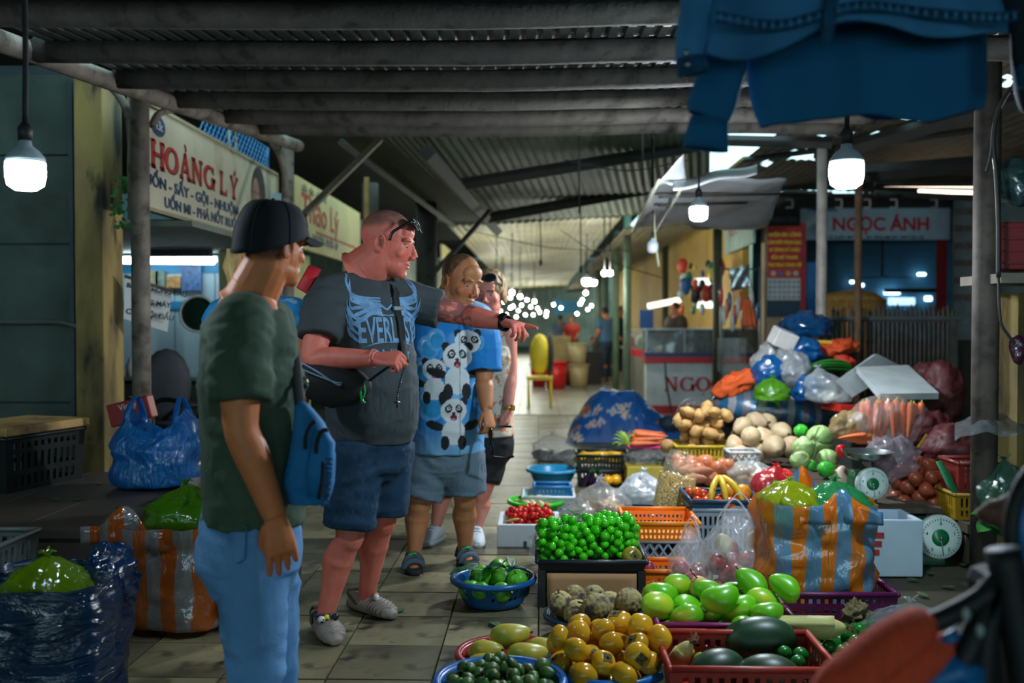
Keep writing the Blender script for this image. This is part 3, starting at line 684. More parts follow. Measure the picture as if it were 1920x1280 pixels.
# foil bag and packets hung on a rack
rk = E('packet_rack', (X(1385, 12.5), 12.5, 0), 'rack hung with foil sheet and plastic packets beside the red banner', 'rack')
mFoil = M('foil', (206, 212, 216), .22, .85, var=.1, bump=.8, bs=14)
bb = MB(); P = np.array([[tuple(W(1367 + 38 * u + 3 * v, 505 - 10 * u + 42 * v, 12.3) + Vector((0, .03 * math.sin(u * 6 + v * 5), 0))) for v in np.linspace(0, 1, 8)] for u in np.linspace(0, 1, 8)])
bb.grid(P); bb.build('foil_sheet', mFoil, rk, solid=.004, world=True)
for k in range(14):
 px = 1352 + k * 5.2; py = 555 + (k * 37 % 50); rgb = [(190, 50, 70), (210, 214, 214), (222, 110, 50), (60, 90, 150), (200, 206, 206)][k % 5]
 bb = MB(); bb.ell(W(px, py, 12.4), (.03, .015, .13), nu=8, nv=6); bb.build('packet', M('pkt_%d' % (k % 5), rgb, .25), rk, world=True)
bb = MB(); bb.tube([(X(1352, 12.5), 12.5, 0), (X(1352, 12.5), 12.5, Z(500, 12.5))], .015, 6); bb.tube([(X(1425, 12.5), 12.5, 0), (X(1425, 12.5), 12.5, Z(500, 12.5))], .015, 6); bb.tube([(X(1352, 12.5), 12.5, Z(505, 12.5)), (X(1425, 12.5), 12.5, Z(505, 12.5))], .012, 6)
bb.build('frame', M('rack_metal', (120, 124, 124), .4, .6), rk, world=True)
bb = MB(); P = np.array([[tuple(W(1393 + 16 * u + 10 * v * u, 562 + 52 * v, 12.1) + Vector((0, .04 * math.sin(u * 9), 0))) for v in np.linspace(0, 1, 8)] for u in np.linspace(0, 1, 8)]); bb.grid(P)
bb.build('orange_cloth', M('cloth_orange', (232, 110, 60), .7), rk, solid=.006, world=True)
bb = MB(); bb.box((X(1372, 12.4), 12.4, Z(665, 12.4)), (.3, .3, .42)); bb.build('clear_bin', mGl, rk, smooth=False, world=True)
# jewellery shop: sign, wall, banner
dS = 15.0
sh = E('shop_sign', (X(1640, dS), dS, Z(455, dS)), 'wide pale blue shop sign reading NGỌC ÁNH in red', 'sign')
mSB = M('sign_pale', (168, 196, 212), .5, var=.08)
bb = MB(); bb.box((X(1640, dS), dS + .03, Z(418, dS)), (2.2, .05, .52)); bb.build('board', mSB, sh, smooth=False, world=True)
RF = (PI / 2, 0, 0)
text('NGỌC ÁNH', .27, mCR, (X(1650, dS), dS - .002, Z(433, dS)), sh, RF, sx=.98, off=.008)
text('Trang Sức', .11, M('print_blue', (30, 80, 150), .5), (X(1510, dS), dS - .002, Z(398, dS)), sh, RF, align='LEFT', shear=.2, off=.004)
text('HỘ 8 BẮC MỸ AN  -  ĐT: 0936.588.224 - 0977.252.135', .062, mNavy, (X(1640, dS), dS - .002, Z(449, dS)), sh, RF, off=.002)
bb = MB(); bb.box((X(1790, dS), dS + .5, Z(485, dS)), (.16, .02, 2.0)); tag(bb.build('red_frame_post', M('red_dark', (140, 30, 40), .5), smooth=False), 'narrow dark red upright at the edge of the jewellery shop', 'post')
bn = E('red_banner', (X(1470, 13.5), 13.5, Z(590, 13.5)), 'tall red banner with yellow lettering above a calendar on the shop pillar', 'banner')
bx = X(1470, 13.5)
bb = MB(); bb.box((bx, 13.62, 1.3), (.52, .2, 2.6)); tag(bb.build('shop_pillar', M('pillar_beige', (176, 150, 122), .7), smooth=False), 'beige pillar carrying the red banner', 'pillar')
for nm, y0, y1, rgb in (('red_cloth', 425, 505, (196, 36, 40)), ('icon_strip', 505, 522, (200, 70, 66)), ('calendar', 522, 563, (206, 208, 206)), ('dark_poster', 563, 594, (30, 60, 84))):
 bb = MB(); bb.box((bx, 13.5, (Z(y0, 13.5) + Z(y1, 13.5)) / 2), (.45, .02, abs(Z(y0, 13.5) - Z(y1, 13.5)) - .006)); bb.build(nm, M('bn_' + nm, rgb, .55, var=.12), bn, smooth=False, world=True)
mYT = M('print_yellow', (244, 204, 40), .5)
text('NHẪN', .11, mNavy, (bx, 13.51, Z(417, 13.5)), bn, RF, off=.003)
for k, tx in enumerate(('NHẬN GIA CÔNG', 'LÀM MỚI VÀNG BẠC', 'XI VÀNG ĐỔI MÀU', 'SỬA NỮ TRANG', 'THU MUA VÀNG CŨ')):
 text(tx, .062 if k else .068, mYT, (bx, 13.485, Z(444 + 14 * k, 13.5)), bn, RF, off=.004, sx=.78)
for k in range(28): bb = MB(); bb.box((bx - .19 + .063 * (k % 7), 13.487, Z(529 + 9.5 * (k // 7), 13.5)), (.045, .006, .045)); bb.build('calendar_day', M('cal_day', (150, 160, 170), .6), bn, smooth=False, world=True)
for k in range(4): bb = MB(); bb.ell((bx - .15 + .1 * k, 13.487, Z(513, 13.5)), (.035, .004, .035), nu=10); bb.build('icon', M('icon_%d' % k, [(230, 190, 180), (120, 100, 170), (220, 180, 120), (206, 206, 210)][k], .6), bn, world=True)
bb = MB(); bb.box((bx + .25, 13.5, Z(505, 13.5)), (.07, .03, 1.25)); bb.build('red_edge', M('red_edge', (170, 30, 44), .5), bn, smooth=False, world=True)
# side sign (angled) left of the banner
s5 = E('shop_sign', (X(1388, 14), 14, Z(435, 14)), 'small pale green slanted sign behind the silver awning', 'sign')
o = quad('board', [W(1361, 430, 16), W(1415, 396, 13.2), W(1414, 455, 13.2), W(1360, 478, 16)], M('sign_mint', (176, 206, 192), .5), (4, 4), 0, .03); attach(o, s5, True)
pa, pb = W(1361, 430, 16), W(1415, 396, 13.2); dv = (pb - pa); dv.z = 0; dv.normalize()
Ms = Matrix((dv, Vector((0, 0, 1)), dv.cross(Vector((0, 0, 1))))).transposed().to_4x4()
for tx, s, px, py, dd, mm in (('NGỌC ÁNH', .2, 1366, 448, 15.6, mCR), ('Vàng', .1, 1364, 433, 15.7, mNavy), ('ĐT 0936 588', .07, 1366, 466, 15.6, mNavy)):
 me = text_mesh(tx, s, .012, 'LEFT', 1.5); me.materials.append(mm); o = bpy.data.objects.new('lettering', me); COL.objects.link(o)
 o.matrix_basis = Matrix.Translation(W(px, py, dd) - Vector((0, .09, 0))) @ Ms; attach(o, s5, True)
# shop interior
bb = MB(); bb.box((X(1660, 19), 19, 1.7), (5, .08, 3.4)); tag(bb.build('wall_shop', M('shop_blue', (60, 112, 140), .55, var=.3, vs=1), smooth=False), kind='structure')
bb = MB(); bb.box((X(1855, 14), 14, 1.6), (1.0, .06, 3.2)); tag(bb.build('wall_roller', M('roller', (120, 128, 130), .6, var=.2), smooth=False), kind='structure')
for k in range(6): bb = MB(); bb.box((X(1808, 13.9), 13.94, Z(398 + 32 * k, 13.9)), (.26, .02, .09)); tag(bb.build('wall_notice', M('notice', (112, 92, 92), .7, var=.4, vs=20), smooth=False), 'faded notice on the grey wall beside the jewellery shop', 'notice', 'faded notices on the grey wall')
for k, (px, py, w, h, s) in enumerate(((1672, 548, .3, .09, 5), (1690, 565, .5, .14, 1.2), (1740, 560, .14, .09, 4), (1597, 529, .08, .05, 6), (1617, 535, .05, .06, 5), (1727, 515, .16, .05, 6))):
 bb = MB(); bb.box((X(px, 18.8), 18.8, Z(py, 18.8)), (w, .05, h)); o = tag(bb.build('shop_lamp', EMIT('shop_glow_%d' % k, (170, 215, 240), s * .7), smooth=False, bevel=.02), 'small cool lamp glowing deep in the jewellery shop', 'lamp', 'lamps deep in the jewellery shop')
bb = MB(); bb.box((X(1715, 17), 17, Z(545, 17)), (1.0, .1, .07)); tag(bb.build('shop_shelf', mBeam, smooth=False), 'dark shelf inside the jewellery shop', 'shelf')
fn = E('ceiling_fan', (X(1653, 16), 16, Z(520, 16)), 'dark ceiling fan inside the jewellery shop', 'fan')
bb = MB(); bb.tube([(X(1653, 16), 16, Z(440, 16)), (X(1653, 16), 16, Z(520, 16))], .02, 6); bb.build('rod', mBeam, fn, world=True)
for k in range(3): bb = MB(); a = k * 2.09 + .3; c = W(1653, 519, 16); bb.box(c + Vector((.28 * math.cos(a), .28 * math.sin(a), 0)), (.5, .1, .012), Matrix.Rotation(a, 3, 'Z')); bb.build('blade', mBeam, fn, smooth=False, world=True)
bb = MB(); bb.lathe([(.5, 0), (.44, .06), (.44, .25), (0, .25)], 20, (X(1595, 13.2), 13.2, Z(600, 13.2))); bb.lathe([(.46, .25), (.3, .36), (0, .4)], 20, (X(1595, 13.2), 13.2, Z(600, 13.2))); tag(bb.build('wicker_basket', M('wicker', (170, 126, 66), .8, var=.3, vs=20)), 'big round lidded wicker basket behind the picket fence', 'basket')
bb = MB(); bb.box((X(1510, 13.9), 13.9, Z(540, 13.9)), (.3, .3, .7)); tag(bb.build('blue_cabinet', M('cab_blue', (40, 110, 200), .4), smooth=False, bevel=.01), 'bright blue cabinet between banner and pale post', 'cabinet')
for k, (pa, pb, py, dd) in enumerate(((1658, 1832, 346, 11.5), (1722, 1832, 358, 11))):  # pale tubes; their glow is added to brighten the shop sign
 bb = MB(); bb.tube([W(pa, py, dd), W(pb, py + 3, dd)], .022, 8); tag(bb.build('tube_light', EMIT('tube_dim_%d' % k, (236, 214, 190), 1.6)), ['upper dim tube light under the roof beside the brightest bulb', 'lower dim tube light under the roof near the thick dark post'][k], 'light')
# clamps under the shop roof
for k, px in enumerate((1480, 1572, 1625, 1675, 1750)):
 bb = MB(); c = W(px, 374, 12.5); bb.box(c, (.08, .02, .02)); bb.box(c + Vector((.04, 0, -.05)), (.02, .02, .1)); bb.box(c + Vector((0, 0, -.1)), (.08, .02, .02))
 tag(bb.build('roof_clamp', M('clamp', (150, 152, 150), .5), smooth=False), 'small white bracket hanging above the jewellery shop sign', 'bracket', 'white brackets under the shop roof')
# grey awning sheet under roof on the right and silver foil awning
mSil = M('silver_tarp', (206, 212, 216), .35, .35, var=.15, vs=3, bump=.7, bs=7)
cs = [W(1186, 432, 9.6), W(1236, 338, 7.6), W(1475, 330, 8.6), W(1440, 425, 11)]
aw = E('foil_awning', (X(1330, 9), 9, 2.2), 'crumpled silver foil awning above the lit bulb, over the NGỌC counter aisle', 'awning')
nu, nv = 26, 18
P = np.array([[tuple((cs[0] * (1 - u) + cs[3] * u) * (1 - v) + (cs[1] * (1 - u) + cs[2] * u) * v) for v in np.linspace(0, 1, nv)] for u in np.linspace(0, 1, nu)])
nz = fbm(P.reshape(-1, 3) * 2.2, 4).reshape(nu, nv); P[:, :, 2] += .05 * nz
bb = MB(); bb.grid(P); bb.build('foil_sheet', mSil, aw, solid=.006, world=True)
cf = [W(1236, 340, 7.6), W(1280, 290, 7.6), W(1287, 335, 7.7), W(1262, 345, 7.6)]
P = np.array([[tuple((Vector(cf[0]) * (1 - u) + Vector(cf[3]) * u) * (1 - v) + (Vector(cf[1]) * (1 - u) + Vector(cf[2]) * u) * v) for v in np.linspace(0, 1, 9)] for u in np.linspace(0, 1, 9)])
P[:, :, 1] += .05 * fbm(P.reshape(-1, 3) * 5, 2).reshape(9, 9); bb = MB(); bb.grid(P); bb.build('raised_corner', mSil, aw, solid=.005, world=True)
P = np.array([[tuple(W(1262 + (1420 - 1262) * u, 340 - 32 * u + 16 * v + 3 * math.sin(9 * u), 7.6 + .4 * u - .25 * v)) for v in np.linspace(0, 1, 5)] for u in np.linspace(0, 1, 24)])
bb = MB(); bb.grid(P); bb.build('rolled_edge', mSil, aw, solid=.012, world=True)
for a, q, w in (((1236, 338, 7.55), (1186, 434, 9.55), .015), ((1284, 342, 7.6), (1232, 432, 9.2), .012)):
 bb = MB(); bb.tube([W(*a), W(*q)], w, 6); bb.build('edge_pole', M('pole_pale', (176, 176, 160), .5), aw, world=True)
for a, q in (((1236, 369, 7.9), (1512, 362, 9.)), ((1236, 385, 8.2), (1400, 380, 9.))):
 bb = MB(); bb.tube([W(*a), W(*q)], .012, 6); bb.build('crossbar', mBeam, aw, world=True)
bb = MB(); bb.tube([W(1226, 400, 8.7), W(1228, 440, 8.6), W(1235, 500, 8.6)], .012, 6, sub=4); tag(bb.build('strip', M('strip_pale', (180, 180, 150), .5)), 'pale plastic strip dangling beside the unlit bulb', 'strip')
# picket fence on the right with raised heads
fe = E('picket_fence', (X(1670, 9.4), 9.4, 0), 'dark iron picket fence with a top rail in front of the jewellery shop', 'fence')
mFe = M('fence_iron', (62, 60, 54), .6, .3, var=.35, vs=12)
mFeW = M('fence_wood', (150, 108, 60), .8, var=.3, vs=12)
zt_ = Z(598, 9.4)
bb = MB(); bb.tube([(X(1548, 9.4), 9.38, zt_), (X(1800, 9.4), 9.38, zt_)], .024, 4); bb.build('top_rail', M('rail_grey', (92, 100, 100), .5, .3), fe, smooth=False, world=True)
bb = MB(); bb.tube([(X(1548, 9.4), 9.38, .2), (X(1800, 9.4), 9.38, .2)], .02, 4); bb.build('bottom_rail', mFe, fe, smooth=False, world=True)
for k in range(27):
 px = 1562 + k * 8.6; h = Z(572 + 5 * math.sin(k * 1.7), 9.4)
 bb = MB(); x = X(px, 9.4); bb.tube([(x, 9.4, .02), (x, 9.4, h - .06), (x + .004, 9.4, h)], [.016, .016, .002], 6); bb.ell((x, 9.4, h - .055), (.022, .014, .02), nu=6, nv=5)
 bb.build('picket', mFeW if k in (2, 3, 5, 7) else mFe, fe, world=True)
bb = MB(); bb.box((X(1786, 9.4), 9.4, .65), (.075, .06, 1.4)); bb.build('end_post', mFe, fe, smooth=False, world=True)
# dark boards behind fence
bb = MB(); bb.box((X(1680, 10.2), 10.2, .6), (1.5, .04, 1.1)); tag(bb.build('dark_boarding', M('board_dark', (52, 50, 44), .8, var=.3, stretch=(6, 1, 1)), smooth=False), 'dark boarding behind the picket fence', 'boards')
# yellow pillar and red crate hung at far right
post('pillar', 1893, 5.6, 1.5, .2, mYel, 'short yellow post at the frame edge beside the thick dark post', sides=4)
rc = E('red_crate', (X(1900, 5.4), 5.4, Z(512, 5.4)), 'red plastic crate stacked high beside the thick dark post', 'crate')
bb = MB(); bb.box((X(1905, 5.4), 5.45, Z(465, 5.4)), (.24, .3, .25)); bb.build('box', M('crate_red_dark', (110, 26, 28), .5), rc, smooth=False, bevel=.008, world=True)
for k in range(4): bb = MB(); bb.box((X(1905, 5.4), 5.29, Z(430 + 22 * k, 5.4)), (.24, .012, .012)); bb.build('rib', M('crate_rib', (110, 22, 26), .5), rc, smooth=False, world=True)
bb = MB(); bb.box((X(1915, 5.4), 5.45, Z(525, 5.4)), (.4, .5, .05)); tag(bb.build('high_shelf', M('shelf_old', (110, 104, 92), .8, var=.3), smooth=False), 'grey shelf under the high red crate', 'shelf')
bb = MB(); bb.ell(W(1905, 340, 5.4), (.12, .12, .13), nu=20, nv=14); bb.disp(lambda P: P + .03 * np.stack([fbm(P * 9, 1), fbm(P * 9, 2), fbm(P * 9, 3)], 1))
tag(bb.build('plastic_bag', PLASTIC('bag_teal', (60, 100, 100), .5)), 'teal clear plastic bag on top of the high red crate', 'bag')
bb = MB(); bb.ell(W(1908, 655, 5.3), (.04, .04, .08), nu=14, nv=10); bb.disp(lambda P: P + .015 * np.stack([fbm(P * 14, 1), fbm(P * 14, 2), fbm(P * 14, 3)], 1))
tag(bb.build('plastic_bag', PLASTIC('bag_purple', (84, 34, 66), .7)), 'small purple bag hanging on the short yellow post', 'bag')
for k, pts in enumerate(([(1905, 155), (1875, 200), (1862, 260), (1868, 330), (1872, 420), (1872, 520)], [(1900, 170), (1868, 215), (1858, 290), (1850, 320)], [(1872, 520), (1876, 600), (1892, 630), (1900, 640)])):
 bb = MB(); bb.tube([W(a, q, 5.2) for a, q in pts], .012 if k == 0 else .008, 6, sub=5); tag(bb.build('cable', mCord), ['thick cable curling down behind the thick dark post', 'thin cable looped near the top of the thick dark post', 'cable end curling below the high shelf'][k], 'cable')
bb = MB(); bb.tube([W(1905, 155, 5.2), W(1872, 210, 5.2), W(1862, 270, 5.2), W(1868, 330, 5.2)], .01, 6, sub=5); tag(bb.build('cable', M('cable_shiny', (140, 130, 110), .3)), 'pale shiny cable curving beside the thick dark post', 'cable')
# ================================================================ corridor furniture far away
def bucket(px, py, d, w, h, rgb, label, rim=None):
 c = W(px, py, d); c.z = 0 if h > 0 else c.z
 t = E('bucket', c, label, 'bucket'); m_ = M('bkt_%d_%d_%d' % rgb, rgb, .35)
 bb = MB(); bb.lathe([(0, .01), (w * .4, .0), (w * .5, h), (w * .47, h), (w * .38, .03), (0, .03)], 20, caps=False); bb.build('shell', m_, t)
 bb = MB(); bb.tube([(w * .51 * math.cos(a), w * .51 * math.sin(a), h) for a in np.linspace(0, 2 * PI, 21)], .02, 6); bb.build('rim', m_, t)
 return t
bucket(1042, 700, 19.6, .46, .52, (206, 30, 34), 'large red bucket standing in the corridor, nearest')
bucket(1010, 700, 20.2, .34, .46, (186, 26, 30), 'smaller red bucket partly behind the large red bucket')
bucket(1066, 700, 20.6, .3, .5, (110, 20, 44), 'maroon bucket between the red and beige buckets')
c = bucket(1085, 700, 19.8, .4, .46, (176, 160, 118), 'beige bucket at the bottom of a stack in the corridor')
c = bucket(1083, 700, 19.8, .38, .42, (190, 176, 132), 'beige bucket on top of the beige stack'); c.location.z = .46
bb = MB(); bb.box((X(1048, 21.5), 21.5, .5), (.5, .5, 1.0)); tag(bb.build('cardboard_box', M('card_beige', (170, 150, 104), .8), smooth=False, bevel=.01), 'tall beige carton behind the red buckets', 'box')
bb = MB(); bb.box((X(1112, 21), 21, .35), (.34, .4, .7)); tag(bb.build('black_crate', M('crate_black', (30, 32, 32), .6), smooth=False, bevel=.01), 'black crate in the corridor beside the woman in blue', 'crate')
rg = random.Random(5)
for i in range(26):
 left = i < 15
 d = 17 + (i % 13) * 1.5
 x = (-1.6 - .25 * rg.random()) if left else 2.1 + rg.random() * .5
 rgb = rg.choice([(120, 120, 110), (60, 90, 70), (150, 110, 60), (90, 120, 150), (190, 190, 180), (110, 70, 50), (60, 60, 60)])
 bb = MB(); bb.box((x, d, .38), (.9, .8, .76)); bb.box((x, d, .8), (1.0, .9, .05))
 tag(bb.build('market_stall', M('stall_%d_%d_%d' % rgb, rgb, .6, var=.3), smooth=False, bevel=.01), 'small stall table standing along the %s of the far corridor' % ('salon side' if left else 'yellow wall side'), 'stall', 'far stalls, ' + ('salon side' if left else 'yellow wall side'))
 for k in range(4):
  rgb = rg.choice([(230, 220, 200), (210, 60, 50), (240, 200, 70), (90, 150, 90), (90, 130, 190), (200, 130, 70)])
  bb = MB(); bb.ell((x + rg.uniform(-.35, .35), d + rg.uniform(-.3, .3), .9), (rg.uniform(.08, .18), .12, rg.uniform(.08, .2)), nu=8, nv=6)
  tag(bb.build('stall_goods', M('goods_%d_%d_%d' % rgb, rgb, .5)), 'small heap of goods on a far stall table', 'goods', 'goods on the far stalls')
# yellow chair seen under the pointing hand
yc = E('yellow_chair', (X(1012, 15.5), 15.5, 0), 'yellow chair with dark back under the pointing hand', 'chair')
mYC = M('chair_yellow', (224, 196, 50), .5)
bb = MB(); bb.ell((0, 0, .82), (.16, .1, .32)); bb.build('backrest', mYC, yc)
bb = MB(); bb.ell((.16, .05, .8), (.06, .12, .36)); bb.build('dark_back', M('chair_dark', (40, 44, 50), .6), yc)
bb = MB(); bb.box((0, -.1, .46), (.4, .4, .05)); bb.build('seat', mYC, yc, smooth=False)
for sx in (-1, 1):
 for sy in (-1, 1): bb = MB(); bb.tube([(sx * .17, -.1 + sy * .17, 0), (sx * .17, -.1 + sy * .17, .45)], .02, 6); bb.build('leg', mYC, yc)
# far blue awning glimpsed at the end
bb = MB(); bb.add([W(1040, 560, 38), W(1082, 566, 38), W(1086, 585, 38), W(1040, 590, 38)], [(0, 1, 2, 3)]); tag(bb.build('blue_awning', M('awn_blue', (70, 130, 200), .6), smooth=False, solid=.05), 'blue awning at the end of the corridor', 'awning')
# ================================================================ containers and produce helpers
def basin(name, px, py, h, R0, rgb, label, slots=True, zb=0., cat='basin', rough=.32):
 c = G(px, py, h + zb); c.z = zb
 t = E(name, c, label, cat); mm = M('pl_%d_%d_%d' % rgb, rgb, rough, var=.1, vs=5)
 n = 72
 pr = [(0.001, .004), (.66 * R0, .004), (.72 * R0, .012), (.76 * R0, .2 * h), (.80 * R0, .38 * h), (.84 * R0, .5 * h), (.88 * R0, .68 * h), (.94 * R0, .9 * h), (.97 * R0, h)]
 kp = (lambda i, j: not (i in (4, 6) and j % 2 == 0 and (j // 9) % 2 == 0)) if slots else None
 bb = MB(); bb.lathe(pr, n, keep=kp or (lambda i, j: True)); bb.build('shell', mm, t, solid=.005)
 bb = MB(); bb.lathe([(.965 * R0, h - .004), (.98 * R0, h + .004), (1.05 * R0, h + .003), (1.07 * R0, h - .008), (1.055 * R0, h - .02)], 48, keep=lambda i, j: True); bb.build('rim', mm, t, solid=.004)
 fl = lambda x, y: .012 + max(0, (math.hypot(x, y) / R0 - .62)) * h * 2.2
 return t, fl
def crate(name, c, w, dp, h, rgb, label, rz=0., pat='slots', cat='crate', taper=.94, rim=.012, floor_=True, rough=.45, cell=.028, hole=None):
 t = E(name, c, label, cat, rz=rz); mm = M('pl_%d_%d_%d' % rgb, rgb, rough, var=.12, vs=5)
 bb = MB()
 cor = [(-1, -1), (1, -1), (1, 1), (-1, 1)]
 for k in range(4):
  a, q = cor[k], cor[(k + 1) % 4]; L_ = w if k % 2 == 0 else dp
  nu = max(6, int(L_ / (cell * .5))) ; nv = max(5, int(h / (cell * .6)))
  P = np.array([[((a[0] * (1 - u) + q[0] * u) * w / 2 * (taper + (1 - taper) * v), (a[1] * (1 - u) + q[1] * u) * dp / 2 * (taper + (1 - taper) * v), h * v)
                       for v in np.linspace(0, 1, nv + 1)] for u in np.linspace(0, 1, nu + 1)])
  def kp(i, j, nu=nu, nv=nv):
   if pat == 'solid': return True
   if i < 2 or i >= nu - 2 or j < 1 or j >= nv - 1: return True
   if pat == 'slots': return not (i % 2 == 0 and j % 4 != 3)
   if pat == 'mesh': return not (i % 2 == 0 and j % 2 == 1)
   return True
  if pat == 'lattice':
   S = MB()
   m_ = int(L_ / .045)
   for i in range(m_):
    for (u0, u1) in ((i, i + 1), (i + 1, i)):
     for vv in range(2):
      f0, f1 = vv / 2, (vv + 1) / 2
      p0 = Vector(P[0, 0]) * 0; 
      def pt(u, v): return Vector(((a[0] * (1 - u) + q[0] * u) * w / 2 * (taper + (1 - taper) * v), (a[1] * (1 - u) + q[1] * u) * dp / 2 * (taper + (1 - taper) * v), h * v))
      bb.tube([pt(u0 / m_, .08 + .84 * f0), pt(u1 / m_, .08 + .84 * f1)], .005, 4, caps=False)
   bb.tube([pt(0, .05), pt(1, .05)], .007, 4); bb.tube([pt(0, 0), pt(0, 1)], .008, 4)
  else: bb.grid(P, keep=kp)
 bb.build('side_wall', mm, t, smooth=False, solid=.005 if pat != 'lattice' else 0)
 if floor_: b2 = MB(); b2.box((0, 0, .006), (w * taper, dp * taper, .008)); b2.build('base', mm, t, smooth=False)
 b2 = MB()
 for k in range(4):
  a, q = cor[k], cor[(k + 1) % 4]; b2.tube([(a[0] * w / 2, a[1] * dp / 2, h), (q[0] * w / 2, q[1] * dp / 2, h)], rim, 6)
  b2.ell((a[0] * w / 2, a[1] * dp / 2, h), rim * 1.05, nu=8, nv=6)
 b2.build('rim', mm, t)
 return t
def bag(name, c, w, dp, h, mat, label, seed=1, top='knot', wr=.05, n=56, m=26, cat='bag', sq=2.6, open_=False, fold=.16, lean=(0, 0), rz=0.):
 """film bag: superellipse body with folds that gather to a knot, an open mouth or two handles"""
 t = E(name, c, label, cat, rz=rz)
 th = np.linspace(0, 2 * PI, n, endpoint=False); ct, st = np.cos(th), np.sin(th)
 se = (np.abs(ct) ** sq + np.abs(st) ** sq) ** (-1 / sq)
 rings = []
 rg = np.random.RandomState(seed); ph = rg.rand(6) * 6.28
 folds = sum(np.sin(th * k + ph[i]) * a for i, (k, a) in enumerate(((7, .5), (11, .45), (17, .35), (23, .25))))
 for j in range(m):
  v = j / (m - 1)
  if top == 'knot': r = min(1, (v / .08) ** .5) if v < .08 else (1 if v < .5 else (1 - ((v - .5) / .5) ** 1.7 * .93))
  elif top == 'handles': r = min(1, (v / .07) ** .5) if v < .07 else (1 if v < .62 else 1 - ((v - .62) / .38) ** 1.4 * .35)
  else: r = min(1, (v / .06) ** .5) if v < .06 else 1 + .04 * v
  f = fold * max(0, (v - .35) / .65) ** 1.3 if top == 'knot' else fold * .35 * v
  rr = se * r * (1 + f * folds * (1 if top == 'knot' else .5))
  rings.append(np.stack([rr * ct * w / 2 + lean[0] * v * v, rr * st * dp / 2 + lean[1] * v * v, np.full(n, h * v)], 1))
 P = np.array(rings).reshape(-1, 3)
 s_ = max(w, h)
 D = np.stack([fbm(P / s_ * 6, seed), fbm(P / s_ * 6, seed + 9), .5 * fbm(P / s_ * 5, seed + 17)], 1) * wr * s_
 D2 = np.stack([vnoise(P / s_ * np.array([22, 22, 7]), seed + 3), vnoise(P / s_ * np.array([22, 22, 7]), seed + 5), 0 * P[:, 0]], 1) * wr * .18 * s_
 P = P + D + D2; P[:, 2] = np.maximum(P[:, 2], 0.002)
 P = P.reshape(m, n, 3)
 if top == 'handles':  # two lobes pulled up into handles, notch between
  for j in range(m):
   v = j / (m - 1)
   if v > .6: P[j, :, 2] += h * .16 * ((v - .6) / .4) * np.cos(th * 2)
 bb = MB(); bb.grid(P, cv=True)
 cbot = P[0].mean(0); o0 = len(bb.v); bb.v.append(tuple(cbot))
 for i in range(n): bb.f.append((o0, (i + 1) % n, i)); bb.m.append(0)
 bb.build('film', mat, t)
 if top == 'knot':
  b2 = MB(); tp = P[-1].mean(0)
  for k in range(5):
   a = k * 1.3 + seed; b2.tube([tp - (0, 0, .02 * s_), tp + (.04 * s_ * math.cos(a), .04 * s_ * math.sin(a), .05 * s_), tp + (.1 * s_ * math.cos(a), .1 * s_ * math.sin(a), (.04 + .05 * (k % 2)) * s_)], [.014 * s_, .02 * s_, .008 * s_], 7, flat=(1, .35), sub=4)
  b2.build('knot', mat, t)
 if top == 'handles':
  for s in (-1, 1):
   b2 = MB(); p0 = P[-1, int(n * (.09 if s > 0 else .41))]; p1 = P[-1, int(n * (.91 if s > 0 else .59))]; tp = (p0 + p1) / 2 + np.array([s * -.02 * s_, 0, h * .3])
   b2.tube([p0 - (0, 0, .1 * h), p0 + (0, 0, .05 * h), tp, p1 + (0, 0, .05 * h), p1 - (0, 0, .1 * h)], [.05 * s_, .045 * s_, .028 * s_, .045 * s_, .05 * s_], 8, flat=(1, .3), sub=6)
   b2.build('handle', mat, t)
 return t
def fill(proto, pts, root, group, labels, sj=.1, rot=None, rz_only=False):
 """copies of a prototype at local points of a container; labels = str or list"""
 out = []
 for i, p in enumerate(pts):
  o = proto if i == 0 else copy_tree(proto)
  q = Vector(p); q.rotate(Euler((0, 0, root.rotation_euler.z))) ; q = q + root.location
  rr = rot(i) if rot else rrot()
  place(o, q, rr, R.uniform(1 - sj, 1 + sj), labels if isinstance(labels, str) else labels[i % len(labels)], group)
  out.append(o)
 return out
